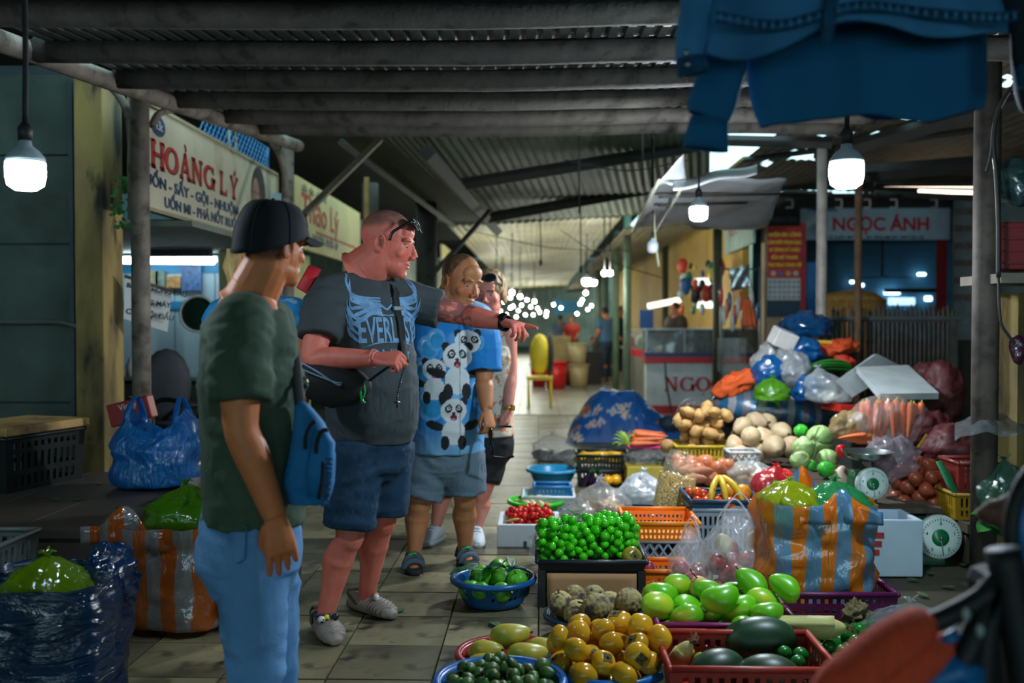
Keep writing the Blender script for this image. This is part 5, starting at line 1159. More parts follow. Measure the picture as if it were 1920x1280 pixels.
# 25-27 baskets
t = crate('blue_white_crate', (X(1240, 5.35), 5.42, 0), .35, .36, .185, (170, 190, 210), 'pale blue lattice crate under the orange basket', pat='lattice')
t = crate('orange_basket', (X(1240, 5.3), 5.42, .19), .385, .42, .095, (244, 138, 20), 'empty orange rectangular basket on the pale blue lattice crate', pat='mesh', cat='basket', cell=.024, taper=.9)
t = crate('orange_basket', (X(1246, 4.9), 4.95, 0), .24, .26, .13, (240, 124, 24), 'small orange basket with purple fruit, beside the black tray', pat='mesh', cat='basket', cell=.026)
o = fruit('purple_fruit', M('purple_fruit', (150, 44, 78), .4), .034, 'fruit', 'pear'); place(o, t.location + Vector((-.07, .0, .12)), (.2, .3, 0), 1, 'purple fruit in the small orange basket')
mMy = M('mango_ripe', (226, 158, 50), .4)
p0 = fruit('small_mango', mMy, (.032, .03, .042), 'fruit', 'mango'); place(p0, t.location + Vector((-.02, -.09, .1)), (1.2, .2, .4), 1, 'small ripe mango in the small orange basket, beside the purple fruit', 'small mangoes in the orange basket')
o = copy_tree(p0); place(o, t.location + Vector((-.075, -.07, .09)), (1.2, .5, 1.4), .8, 'smallest ripe mango at the rim of the small orange basket', 'small mangoes in the orange basket')
o = fruit('purple_fruit', M('purple_fruit'), .03, 'fruit', 'pear'); place(o, t.location + Vector((.04, -.05, .09)), (1.2, .3, 0), 1, 'purple fruit half hidden behind the mangoes in the orange basket')
# 18 crate with bananas, tomatoes, oranges
c = Vector((X(1356, 5.7), 5.75, 0))
t = crate('grey_crate', c, .37, .38, .29, (150, 170, 186), 'pale grey-blue crate under the tray of bananas and oranges', pat='slots')
tn = crate('blue_tray', c + Vector((0, 0, .29)), .4, .4, .05, (24, 64, 106), 'dark blue tray with bananas, oranges and tomatoes', pat='solid', cat='tray')
mTom = M('tomato', (224, 74, 22), .22, objvar=.15, blot=((236, 130, 30), 9, .5, .8))
p0 = fruit('tomato', mTom, .032, 'fruit', 'ribbed')
fill(p0, [(-.16, .12, .04), (-.15, -.1, .035), (-.11, -.15, .04), (-.08, -.07, .04), (-.12, .02, .04), (-.05, -.16, .04), (-.14, -.02, .07), (.02, -.17, .035), (.07, -.15, .035), (.1, -.12, .06), (.14, -.16, .035), (.17, -.13, .04), (.0, -.06, .04), (-.09, .08, .04)], tn, 'tomatoes on the blue tray', 'orange-red tomato on the dark blue tray', .18)
mOr = M('orange', (244, 160, 24), .4, bump=.2, bs=200)
p0 = fruit('orange', mOr, .05, 'fruit', 'round', (22, 16)); place(p0, tn.location + Vector((.12, -.02, .07)), (0, 0, 0), 1, 'large orange in front on the dark blue tray', 'oranges on the blue tray')
o = copy_tree(p0); place(o, tn.location + Vector((.06, .07, .06)), (1, 0, 0), .95, 'orange half hidden behind the bananas', 'oranges on the blue tray')
bh = E('banana_bunch', tn.location + Vector((-.01, -.03, .14)), 'bunch of three yellow bananas on the dark blue tray', 'bananas')
mBan = M('banana', (236, 196, 44), .45, var=.12, vs=12, blot=((110, 90, 40), 26, .64, .74)); mBanE = M('banana_end', (60, 46, 30), .8)
for k, (dx, sw_) in enumerate(((-.05, -.03), (0, .01), (.055, .05))):
 pp = [(0, .02, .02), (dx * .4, -.02, .02), (dx * .8 + sw_ * .3, -.08, -.01), (dx + sw_ * .7, -.13, -.06), (dx + sw_, -.15, -.1)]
 bb = MB(); bb.tube(pp, [.008, .016, .02, .019, .007], 6, sub=5); bb.build('banana', mBan, bh)
 bb = MB(); bb.ell(pp[-1], .008, nu=6, nv=5); bb.build('tip', mBanE, bh)
bb = MB(); bb.tube([(0, .035, .018), (0, .0, .025)], [.014, .012], 7); bb.build('crown_stem', mBanE, bh)
# 28 clear bags with apples
mBagA = PLASTIC('film_apple', (228, 232, 238), .3, .14, bs=6, bump=1.)
c = Vector((X(1385, 4.75), 4.78, .02)); t = bag('plastic_bag', c, .33, .34, .36, mBagA, 'clear carrier bag of red apples beside the orange-striped bag', 71, 'handles', wr=.04, rz=1.25)
mApp = M('apple_red', (176, 44, 54), .35, objvar=.12, blot=((206, 190, 110), 8, .52, .75), stretch=(3, 3, 1))
def apple():
 o = fruit('apple', mApp, .042, 'fruit', 'ribbed'); bb = MB(); bb.tube([(0, 0, .033), (.004, 0, .05)], .002, 5); kid(o, 'stem', bb, mStem); return o
fill(apple(), heap(18, .042, disc(.1), lambda x, y: .01, 12), t, 'apples in the clear carrier bag', 'red apple inside the clear carrier bag', .08)
o = fruit('pear', M('pear_pale', (214, 200, 150), .5), (.045, .045, .055), 'fruit', 'pear'); place(o, c + Vector((.09, -.03, .29)), (.5, .4, 0), 1, 'pale pear at the top of the clear carrier bag')
o = fruit('pear', M('pear_pale'), (.045, .045, .055), 'fruit', 'pear'); place(o, c + Vector((-.07, -.04, .27)), (.5, -.4, 0), 1, 'pale pear under the handle of the clear carrier bag')
c = Vector((X(1300, 4.75), 4.8, .02)); t = bag('plastic_bag', c, .2, .2, .28, mBagA, 'smaller clear carrier bag behind the mango heap', 73, 'handles', wr=.05, rz=1.4)
fill(apple(), heap(6, .04, disc(.055), lambda x, y: .01, 13), t, 'apples in the smaller clear bag', 'red apple inside the smaller clear carrier bag', .08)
# ================================================================ striped carrier in the purple crate
ST = ([(232, 130, 24), (196, 208, 214), (232, 130, 24), (70, 130, 176)], 4.6, 0)
mStr = PLASTIC('film_striped', (220, 150, 60), .8, .16, stripes=([(244, 138, 24), (110, 160, 196)], 7.6, 0), bs=6, bump=1., stretch=(1, 1, .35))
c = Vector((X(1530, 4.6), 4.62, 0))
pc_ = crate('purple_crate', c + Vector((0, -.02, 0)), .6, .46, .15, (96, 22, 78), 'dark purple crate under the big orange and blue striped bag', pat='mesh', cell=.035)
sb = bag('striped_bag', c + Vector((-.0, 0, .03)), .52, .4, .5, mStr, 'big orange and blue striped plastic bag stuffed with bagged greens', 81, 'open', wr=.04, sq=3.2)
bb = MB()  # front handle loop
for (x0, x1, y0, zt_, lb) in ((.02, .1, -.212, .585, 0), (-.06, .04, .2, .63, 1)):
 xm = (x0 + x1) / 2; P = []
 for u in np.linspace(0, 1, 31):
  g = math.exp(-((u - .5) / .17) ** 2); zz = .49 + (zt_ - .49) * g + .012 * math.sin(u * 11)
  P.append([(xm + (u - .5) * .36 * (1 - .2 * g * v), y0 + (.02 * g - .01) * (1 if y0 < 0 else -1) + .012 * math.sin(u * 17 + v * 2), zz * v + .42 * (1 - v)) for v in np.linspace(0, 1, 5)])
 b2 = MB(); b2.grid(np.array(P)); b2.build('handle', mStr, sb, solid=.003)
mYG = PLASTIC('film_yellowgreen', (196, 206, 30), .62, .12); mGrF = PLASTIC('film_green', (60, 180, 110), .55, .12)
mGreens = M('greens', (92, 160, 40), .5, var=.4, vs=18)
def leafy(o, n, r, seed, mat=None, name='greens'):
 """crumpled leaves inside a bag"""
 bb = MB(); rg = random.Random(seed)
 for k in range(n):
  a, e = rg.random() * 6.28, rg.uniform(-.4, 1.2); L_ = rg.uniform(.6, 1) * r
  l = leaf_mb(L_, L_ * .35, rg.uniform(-.2, .5)); q = Euler((rg.uniform(-1, 1), -e, a)).to_matrix()
  off = Vector((rg.uniform(-.3, .3) * r, rg.uniform(-.3, .3) * r, r * .35 + rg.uniform(-.2, .3) * r))
  bb.add([q @ Vector(p) + off for p in l.v], l.f)
 x = bb.build(name, mat or mGreens, o); x['kind'] = 'stuff'; return x
t = bag('vegetable_bag', c + Vector((-.12, -.03, .42)), .27, .3, .2, mYG, 'yellow-green knotted bag of greens on top of the striped bag', 83, 'knot', fold=.2); leafy(t, 40, .13, 1)
t = bag('vegetable_bag', c + Vector((.1, .0, .4)), .3, .3, .21, mGrF, 'clear green-tinted bag of spring greens on top of the striped bag', 85, 'knot', fold=.2); leafy(t, 40, .14, 2, M('spring_greens', (140, 196, 110), .5, var=.4, vs=18))
# foam box beside, with scrawl of red marks
t = foam_box((X(1662, 5.35), 5.42, 0), .34, .32, .3, 'tall empty white foam box between the striped bag and the lower scale', mat=M('foam_blue', (170, 190, 202), .7, var=.06))
for k in range(3): bb = MB(); bb.box((-.06 - .012 * k, -.163, .22 - .045 * k), (.05, .004, .03)); bb.build('red_mark', M('red_ink', (160, 40, 40), .6), t, smooth=False)
# scales
mSG = M('scale_green', (16, 84, 50), .4); mDial = M('dial_white', (196, 214, 206), .35); mSteel = M('steel', (170, 178, 180), .22, .9)
def scale(c, label, pan=True, s=1., tilt=0., rz=0.):
 t = E('market_scale', c, label, 'scale', rz=rz)
 bb = MB(); bb.lathe([(0, 0), (.1, 0), (.1, .02), (.075, .16), (.06, .19), (0, .19)], 4, (0, .05, 0)); bb.disp(lambda P: P @ np.array(Matrix.Rotation(PI / 4, 3, 'Z')).T * np.array([1.1, .9, 1])); bb.build('body', mSG, t, smooth=False, bevel=.008)
 dz = .125; rd = .092
 bb = MB(); bb.lathe([(0, .012), (rd * .92, .012), (rd, .004), (rd, -.02), (0, -.02)], 36); bb.disp(lambda P: P[:, [0, 2, 1]] * np.array([1, -1, 1]) + np.array([0, -.055, dz])); bb.build('dial', mDial, t)
 bb = MB()
 for k in range(40):
  a = k * 2 * PI / 40; l = .014 if k % 5 == 0 else .007
  bb.box((rd * .82 * math.sin(a), -.0685, dz + rd * .82 * math.cos(a)), (.002, .002, l), Matrix.Rotation(a, 3, 'Y'))
 x = bb.build('tick_marks', mBlackP, t, smooth=False); x['kind'] = 'stuff'
 bb = MB(); bb.lathe([(0, .016), (.034, .015), (.036, .01), (0, .01)], 24); bb.disp(lambda P: P[:, [0, 2, 1]] * np.array([1, -1, 1]) + np.array([0, -.056, dz])); bb.build('hub', M('hub_green', (10, 110, 60), .4), t)
 bb = MB(); bb.ell((0, -.074, dz), .008, nu=8, nv=6); bb.tube([(0, -.073, dz), (.01, -.073, dz - .07)], .002, 4); bb.build('pointer', mSteel, t)
 for k, n_ in enumerate(('0', '1', '2', '3', '4')):
  a = k * 2 * PI / 5; o = text(n_, .02, mBlackP, Vector(c) + Vector((rd * .64 * math.sin(a), -.0687, dz + rd * .64 * math.cos(a) - .007)), None, RF, extrude=.0006); attach(o, t, False); o.location = (rd * .64 * math.sin(a), -.0687, dz + rd * .64 * math.cos(a) - .007)
 if pan:
  for sx in (-1, 1): bb = MB(); bb.tube([(sx * .035, .04, .18), (sx * .035, .04, .245)], .008, 6); bb.build('pan_post', mSG, t)
  bb = MB(); bb.lathe([(0, .245), (.085, .248), (.125, .275), (.142, .298), (.146, .3), (.14, .296), (.12, .275), (.08, .256), (0, .253)], 36, (0, .03, 0)); bb.build('pan', mSteel, t)
 t.scale = (s, s, s)
 return t
scale((X(1634, 5.7), 5.72, .3), 'green dial scale with a steel pan beside the cabbages')
scale((X(1762, 5.5), 5.55, 0), 'low scale with a wide white dial on the ground, no pan', pan=False, s=1.32)
# cabbages, peppers, bits around
mCab = M('cabbage', (170, 190, 130), .55, var=.15, vs=10, objvar=.1, stretch=(5, 5, 1))
p0 = fruit('cabbage', mCab, .082, 'vegetable', 'lumpy', (24, 16))
bb = MB()
for k in range(4):
 a = k * 1.57; P = np.array([[((.084) * math.cos(a + s) * math.sin(tv), .084 * math.sin(a + s) * math.sin(tv), -.084 * math.cos(tv)) for s in np.linspace(-.7, .7, 6)] for tv in np.linspace(.3, 2.2, 7)]); bb.grid(P * (1 + .05 * k * .3))
kid(p0, 'outer_leaves', bb, M('cabbage_leaf', (150, 186, 110), .5, var=.2), solid=.003)
for i, q in enumerate(((1537, 822, 6.6), (1508, 840, 6.3), (1552, 862, 6.3), (1500, 862, 6.2))):
 o = p0 if i == 0 else copy_tree(p0); place(o, W(*q), rrot(), (1.05, .85, .8, .7)[i], ['large pale cabbage beside the steel scale pan', 'cabbage beside the pink papaya bag', 'cabbage just behind the green scale', 'small cabbage low beside the papaya bag'][i], 'cabbages near the scale')
mGB = M('green_bright', (60, 190, 50), .4, var=.2)
for i, (q, r) in enumerate((((1502, 808, 6.9), .05), ((1548, 880, 6.0), .05), ((1520, 872, 6.2), .035))):
 o = fruit('green_cabbage', mGB, r, 'vegetable', 'lumpy'); place(o, W(*q), rrot(), 1, ['bright green vegetable behind the large cabbage', 'bright green round vegetable in front of the cabbages', 'small bright green vegetable between the cabbages'][i])
o = fruit('red_pepper', M('pepper_red', (206, 26, 34), .25), (.03, .03, .045), 'vegetable', 'ribbed'); place(o, W(1577, 845, 6.1), (0, 0, 0), 1, 'red pepper between the large cabbage and the scale')
c = W(1575, 900, 6.0)
o = fruit('pale_melon', M('melon_pale', (196, 176, 150), .5), (.06, .06, .09), 'vegetable', 'pear'); place(o, c, (0, .2, 0), 1, 'pale gourd beside the body of the green scale')
# papaya bag
c = W(1452, 875, 5.9); t = bag('papaya_bag', (c.x, c.y, .27), .26, .22, .22, PLASTIC('film_pink', (236, 80, 100), .38, .12), 'clear knotted bag of pink and orange papaya pieces', 91, 'knot', fold=.15)
for i, (dx, dy, dz, rgb) in enumerate(((-.06, -.03, .1, (236, 120, 70)), (.04, -.05, .08, (226, 40, 80)), (.0, .02, .15, (240, 110, 50)), (.07, .0, .14, (232, 60, 60)), (-.02, -.06, .06, (220, 30, 80)))):
 o = fruit('papaya_piece', M('pap_%d_%d_%d' % rgb, rgb, .35), (.055, .045, .075), 'fruit', 'lumpy'); place(o, Vector((c.x + dx, c.y + dy, .27 + dz)), (.3 * i, .2, i), 1, ['orange papaya piece at the squash side of the pink bag', 'deep pink papaya piece at the front of the pink bag', 'orange papaya piece at the top of the pink bag', 'red papaya piece at the cabbage side of the pink bag', 'pink papaya piece at the bottom of the pink bag'][i])
# base boxes under the heap of sacks
mDarkBox = M('crate_dark', (44, 46, 46), .7, var=.3)
for (pa, pb, d0, d1, zt_, lb) in ((1335, 1590, 8.65, 9.3, .5, 'dark crates under the blue striped sack'), (1600, 1750, 7.0, 8.0, .5, 'dark crate stack under the bagged carrots')):
 xa_, xb_ = X(pa, d0), X(pb, d0)
 t = E('crate_stack', ((xa_ + xb_) / 2, (d0 + d1) / 2, 0), lb, 'crates')
 for k in range(2): bb = MB(); bb.box(((xa_ + xb_) / 2, (d0 + d1) / 2, .125 + .25 * k), (xb_ - xa_, d1 - d0, .245)); bb.build('crate', mDarkBox, t, smooth=False, bevel=.01, world=True)
# blue striped woven sack
mSack = PLASTIC('sack_blue', (80, 130, 180), .97, .4, stripes=([(40, 104, 164), (176, 178, 184), (40, 104, 164), (120, 120, 130)], 4.2, 0), bs=6, bump=.6)
bb = MB(); bb.ell((0, 0, 0), (.55, .34, .19), nu=48, nv=24)
P = bb.np(); P *= (1 + .06 * fbm(P * 5, 3))[:, None]; P[:, 2] = np.maximum(P[:, 2], -.17); P[:, 0] += .25 * P[:, 2]; bb.v = [tuple(p) for p in P]
o = bb.build('striped_sack', mSack); place(o, W(1455, 768, 8.5), (0, .12, 0), 1, 'long blue and grey striped sack lying across the heap'); o['category'] = 'sack'
def crumple(name, q, r, mat, label, seed, rot=(0, 0, 0), cat='bag', amp=.22, fr=2.2, seg=(36, 22), group=None):
 bb = MB(); bb.ell((0, 0, 0), r, nu=seg[0], nv=seg[1]); P = bb.np(); s = max(r) if hasattr(r, '__len__') else r
 u = P / s; P = P * (1 + amp * fbm(u * fr, seed))[:, None] + s * .1 * np.stack([fbm(u * fr * 2, seed + 3), fbm(u * fr * 2, seed + 4), fbm(u * fr * 2, seed + 5)], 1)
 rr = np.abs(fbm(u * fr * 1.5, seed + 8)); P *= (1 - .12 * np.exp(-rr * 9))[:, None]
 bb.v = [tuple(p) for p in P]; o = bb.build(name, mat); place(o, W(*q) if len(q) == 3 else q, rot, 1, label, group); o['category'] = cat; return o
mBlueBag = PLASTIC('bag_blue', (20, 96, 190), .9, .15); mOrg = M('cloth_orange2', (226, 92, 36), .7, var=.15, bump=.4, bs=20)
mWhiteF = PLASTIC('bag_white', (212, 214, 214), .85, .25)
crumple('orange_cloth', (1380, 718, 8.4), (.22, .12, .1), mOrg, 'orange cloth bundle at the end of the striped sack', 2, (0, -.5, 0), 'cloth')
crumple('plastic_bag', (1440, 700, 8.3), (.14, .12, .14), mBlueBag, 'shiny blue bag behind the small green bag', 5)
crumple('plastic_bag', (1485, 690, 8.3), (.17, .14, .15), PLASTIC('bag_whiteclear', (204, 210, 216), .6, .2), 'milky white bag in the middle of the heap', 7, (0, .5, 0))
crumple('plastic_bag', (1520, 728, 8.1), (.14, .12, .1), mBlueBag, 'glossy blue bag in front of the white foam lids', 9, (0, -.4, .2))
crumple('plastic_bag', (1500, 655, 8.6), (.2, .16, .11), mBlueBag, 'flattened blue bag under the white carton', 11, (0, .3, 0))
crumple('plastic_bag', (1512, 612, 8.8), (.22, .18, .12), PLASTIC('bag_blue_dark', (16, 76, 150), .85, .15), 'large blue bag on top of the heap beside the fence', 13, (0, .1, 0))
crumple('plastic_bag', (1437, 668, 8.7), (.1, .12, .2), mWhiteF, 'tall white bag leaning under the white carton', 15, (0, .55, 0))
o = MB().box((0, 0, 0), (.2, .14, .15)).build('white_carton', M('carton_white', (214, 210, 206), .6), smooth=False, bevel=.01); place(o, W(1468, 635, 8.5), (.3, .35, .3), 1, 'crumpled white carton on top of the bag heap'); o['category'] = 'box'
t = bag('vegetable_bag', W(1447, 752, 8.05), .28, .24, .19, PLASTIC('film_lime', (120, 200, 40), .55, .1), 'small green bag of limes on the striped sack', 95, 'knot', fold=.12); leafy(t, 30, .12, 4, M('lime_green', (110, 190, 30), .4, var=.4, vs=16))
crumple('orange_cloth', (1560, 655, 8.8), (.22, .16, .07), M('cloth_orange3', (206, 74, 30), .7, var=.2), 'folded orange tarpaulin in front of the picket fence', 17, (0, -.2, 0), 'cloth')
crumple('orange_cloth', (1585, 678, 8.5), (.09, .1, .05), M('cloth_red', (206, 60, 44), .6), 'red-orange bag end below the folded tarpaulin', 19, (0, .5, 0), 'cloth')
o = MB().box((0, 0, 0), (.24, .2, .03)).build('yellow_board', M('board_yellow', (204, 160, 40), .6), smooth=False); place(o, W(1532, 640, 8.8), (0, .05, 0), 1, 'yellow board edge under the large blue bag'); o['category'] = 'board'
# spring onions
sp_ = E('spring_onions', W(1555, 690, 8.3), 'bundle of dark green spring onions beside the foam lids', 'vegetable')
for k in range(26):
 bb = MB(); dz = R.uniform(-.05, .05); dy = R.uniform(-.05, .05)
 bb.tube([(-.2, dy, dz - .03), (-.05, dy * 1.2, dz + .03), (.1, dy * .8, dz + .03), (.19, dy * .3, dz * .5)], [.003, .006, .006, .004], 5, sub=3); bb.build('stalk', M('onion_green', (36, 110, 34), .45, objvar=.3), sp_)
t = bag('plastic_bag', W(1553, 755, 7.9), .34, .26, .27, mClear2, 'clear knotted bag with a white top knot beside the foam lids', 97, 'knot', fold=.12, lean=(-.08, 0))
crumple('white_lump', (1556, 745, 7.9), (.1, .08, .05), M('tofu_white', (206, 206, 196), .5), 'white lump of tofu inside the clear knotted bag', 21, cat='food')
o = MB().box((0, 0, 0), (.3, .3, .06)).build('red_tray', M('tray_red', (196, 44, 34), .4), smooth=False, bevel=.006); place(o, W(1590, 765, 7.9), (0, .1, .2), 1, 'red tray edge between the striped sack and the carrots'); o['category'] = 'tray'
# foam lids
for (cs_, lb) in (([W(1570, 712, 7.6), W(1640, 664, 8.0), W(1690, 690, 8.2), W(1602, 742, 7.6)], 'grey-white foam lid propped behind the larger marbled lid'), ([W(1606, 693, 7.7), W(1702, 689, 7.9), W(1760, 742, 7.0), W(1650, 744, 6.95)], 'large marbled grey foam lid on top of the bagged carrots')):
 o = quad('foam_slab', cs_, M('foam_grey', (176, 186, 188), .6, var=.18, vs=4, blot=((150, 140, 120), 4, .58, .8)), (8, 8), 0, .045); tag(o, lb, 'lid')
# carrots in a clear bag
c = W(1672, 790, 6.9)
for i in range(11):
 o = carrot(.27, .026) if i == 0 else copy_tree(o0)
 if i == 0: o0 = o
 place(o, c + Vector((-.2 + .038 * i, -.02 * (i % 3), -.005 * (i % 2) + .01)), (R.uniform(-.1, .1), R.uniform(-.12, .06), R.random() * 6), R.uniform(.9, 1.08), 'thick orange carrot standing in the clear bag of carrots', 'carrots in the clear bag')
for i in range(5):
 o = copy_tree(o0); place(o, c + Vector((-.3 + .03 * i, -.1, -.09 - .01 * i)), (1.4, .2 * i, 1.3), .7, 'carrot end lying at the open side of the clear bag', 'carrot ends in the clear bag')
bb = MB(); P = bb.ell((0, 0, 0), (.3, .14, .17), nu=40, nv=20).np(); P += .035 * np.stack([fbm(P * 7, 1), fbm(P * 7, 2), fbm(P * 7, 3)], 1); P[:, 0] -= .35 * np.clip(-P[:, 2], 0, 1); bb.v = [tuple(p) for p in P]
o = bb.build('carrot_bag', PLASTIC('film_carrot', (232, 220, 214), .22, .1, bs=8, bump=1.2)); place(o, c + Vector((-.02, 0, 0)), (0, 0, 0), 1, 'clear bag wrapped around standing orange carrots, under the foam lid'); o['category'] = 'bag'
crumple('parsnip_bag', (1590, 795, 6.9), (.13, .1, .09), PLASTIC('film_tan', (206, 180, 130), .6, .15), 'clear bag of tan roots beside the bagged carrots', 25, (0, -.4, 0))
o = MB().box((0, 0, 0), (.1, .004, .1)).build('price_tag', M('tag_yellow', (196, 180, 30), .5), smooth=False); place(o, W(1741, 832, 6.5), (.2, .5, 0), 1, 'yellow square card below the bagged carrots'); o['category'] = 'card'
crumple('plastic_bag', (1672, 858, 5.95), (.17, .13, .12), PLASTIC('film_grey', (190, 180, 190), .4, .12), 'clear crumpled bag behind the scale dial', 27, fr=3)
# onion net on a board
c = Vector((X(1742, 5.9), 5.95, .24))
o = MB().box((0, 0, 0), (.5, .4, .05)).build('board', M('board_brown', (70, 56, 44), .8), smooth=False); place(o, c + Vector((.02, 0, -.03)), (0, 0, 0), 1, 'brown board under the net of onions'); o['category'] = 'board'
bb = MB(); bb.box((0, 0, 0), (.36, .3, .19)); o = bb.build('support_block', mDarkBox, smooth=False, bevel=.005); o.location = (c.x, c.y, .095); tag(o, 'dark box under the board of onions', 'box')
p0 = fruit('brown_onion', M('onion_brown', (150, 72, 44), .35, objvar=.15), .046, 'vegetable', 'onion')
fill(p0, heap(32, .045, lambda rg: (rg.triangular(-.17, .17, 0), rg.triangular(-.13, .13, 0)), lambda x, y: 0, 22), E('tmp', c), 'brown onions in the dark corner', 'brown onion in the net beside the second scale', .1); bpy.data.objects.remove(bpy.data.objects['tmp'])
bb = MB(); bb.tube([W(1760, 865, 5.7), W(1772, 885, 5.65), W(1785, 912, 5.6), W(1806, 930, 5.6)], [.02, .03, .03, .014], 8, sub=4, flat=(1, .4)); tag(bb.build('green_ribbon', M('ribbon_green', (20, 110, 66), .5)), 'green plastic tie hanging off the onion net', 'tie')
# red net sacks behind
mNet = M('net_red', (76, 22, 26), .6, var=.5, vs=45)
for i, (q, r, lb) in enumerate((((1765, 740, 7.6), (.17, .16, .26), 'tall dark red net sack leaning on the fence'), ((1745, 810, 6.9), (.16, .14, .16), 'dark red net sack below the foam lid'), ((1790, 840, 6.4), (.2, .16, .16), 'dark red net sack beside the red crate'), ((1740, 700, 8), (.12, .12, .09), 'red net neck behind the large foam lid'))):
 crumple('onion_sack', q, r, mNet, lb, 31 + i, cat='sack', amp=.12)
# crates at the dark right edge
crate('yellow_crate', (X(1838, 5.6), 5.7, .24), .28, .26, .14, (150, 118, 24), 'yellow crate under the dark red crate at the frame side', pat='slots')
crate('red_crate', (X(1842, 5.6), 5.7, .385), .27, .26, .17, (120, 36, 30), 'dark red crate on the yellow crate', pat='slots')
o = MB().box((0, 0, 0), (.48, .5, .05)).build('low_shelf', M('shelf_dark', (66, 56, 40), .8), smooth=False); place(o, (X(1878, 5.6), 5.7, .215), (0, 0, 0), 1, 'low shelf carrying the yellow crate'); o['category'] = 'shelf'
for sx in (-1, 1): o2 = MB().box((sx * .2, 0, -.11), (.05, .4, .18)).build('leg', M('shelf_dark'), o, smooth=False)
t = bag('vegetable_bag', (X(1900, 5.3), 5.35, .24), .3, .3, .36, PLASTIC('film_darkgreen', (70, 120, 100), .5, .15), 'dark green clear bag of leaves at the frame edge', 99, 'knot'); leafy(t, 40, .2, 9, M('greens_dark', (40, 110, 40), .5))
P = np.array([[tuple(W(1790 + 150 * u, 790 - 22 * math.sin(PI * u) + 42 * v + 6 * math.sin(7 * u + 3 * v), 5.7 - .5 * v)) for v in np.linspace(0, 1, 14)] for u in np.linspace(0, 1, 30)])
P[:, :, 2] += .04 * fbm(P.reshape(-1, 3) * 6, 3).reshape(30, 14); bb = MB(); bb.grid(P); tag(bb.build('plastic_sheet', PLASTIC('film_smoke', (170, 180, 184), .35, .15, bump=1.)), 'clear plastic sheet draped over the crates at the frame edge', 'sheet')
o = MB().box((0, 0, 0), (.5, .4, .5)).build('dark_chest', mDarkBox, smooth=False, bevel=.01); place(o, (X(1890, 5.95), 6.05, .25), (0, 0, 0), 1, 'dark chest under the plastic sheet'); o['category'] = 'box'
# fan beside the blue cloth
t = E('table_fan', (X(1302, 9.4), 9.4, .2), 'round wire desk fan with a blue hub beside the flowered cloth', 'fan')
bb = MB(); zc_ = Z(778, 9.4)
for rr in (.165, .12, .07): bb.tube([(X(1302, 9.4) + rr * math.cos(a), 9.4, zc_ + rr * math.sin(a)) for a in np.linspace(0, 2 * PI, 36)], .004, 5)
for k in range(24): a = k * PI / 12; bb.tube([(X(1302, 9.4) + .04 * math.cos(a), 9.4, zc_ + .04 * math.sin(a)), (X(1302, 9.4) + .165 * math.cos(a), 9.4, zc_ + .165 * math.sin(a))], .0025, 4)
bb.build('guard', M('wire_pale', (190, 190, 186), .3, .5), t, world=True)
bb = MB(); bb.box((X(1306, 9.4), 9.37, zc_ - .03), (.09, .04, .1)); bb.build('hub', M('fan_blue', (20, 90, 200), .4), t, smooth=False, bevel=.01, world=True)
for k in range(3): bb = MB(); a = k * 2.09; bb.ell((X(1302, 9.4) + .08 * math.cos(a), 9.43, zc_ + .08 * math.sin(a)), (.06, .006, .04), Matrix.Rotation(-a, 3, 'Y')); bb.build('blade', PLASTIC('fan_blade', (206, 120, 110), .5), t, world=True)
bb = MB(); bb.tube([(X(1302, 9.4), 9.45, 0), (X(1302, 9.4), 9.45, zc_)], .015, 6); bb.lathe([(.12, 0), (.12, .02), (0, .03)], 16, (X(1302, 9.4), 9.45, 0)); bb.build('stand', M('stand_grey', (120, 120, 120), .5), t, world=True)
bb = MB(); bb.tube([W(1247, 680, 14.35), W(1250, 720, 14.3), W(1258, 765, 14.2), W(1262, 790, 13)], .012, 5, sub=4); tag(bb.build('cable', mCord), 'black cable hanging down the front of the NGỌC counter', 'cable')
# blue flowered cloth over a heap
gp = G(1172, 832); nu, nv = 110, 70
mFl = M('cloth_flowered', (20, 84, 176), .5, attr='Col', var=.12, vs=3, bump=.3, bs=18)
U, V_ = np.meshgrid(np.linspace(0, 1, nu), np.linspace(0, 1, nv), indexing='ij')
xx = (U - .5) * 1.3 * (1 - .0 * V_); yy = (V_) * .9
dome = lambda x, a, b_: np.clip((x - a) / b_, 0, 1) ** .55
hgt = .56 * dome(V_, 0, .4) * dome(1 - V_, 0, .15) * dome(U, .0, .3) * dome(1 - U, 0, .42) * (.8 + .2 * np.cos((U - .4) * 5))
Q = np.stack([U * 5, V_ * 4, 0 * U], -1).reshape(-1, 3)
hgt += .05 * fbm(Q, 5).reshape(nu, nv) * np.clip(hgt * 6, 0, 1) + .02 * np.abs(np.sin((U * 9 + V_ * 4 + 1.5 * fbm(Q * .6, 8).reshape(nu, nv)) * 2)) * np.clip(hgt * 5, 0, 1)
yy -= .0
P = np.stack([xx, yy, np.maximum(hgt, .01)], -1)
bb = MB(); bb.grid(P); o = bb.build('flowered_cloth', mFl); place(o, (gp.x, gp.y - .02, 0), (0, 0, -.08), 1, 'blue flower-printed cloth covering a heap beside the corridor'); o['category'] = 'cloth'
def vcol(o, fn):
 me = o.data; n = len(me.vertices); co = np.empty(n * 3); me.vertices.foreach_get('co', co); co = co.reshape(-1, 3)
 c = fn(co); c = np.concatenate([c, np.ones((n, 1))], 1)
 a = me.color_attributes.new('Col', 'FLOAT_COLOR', 'POINT'); a.data.foreach_set('color', c.ravel())
def L3(c): return np.array(lin(c))
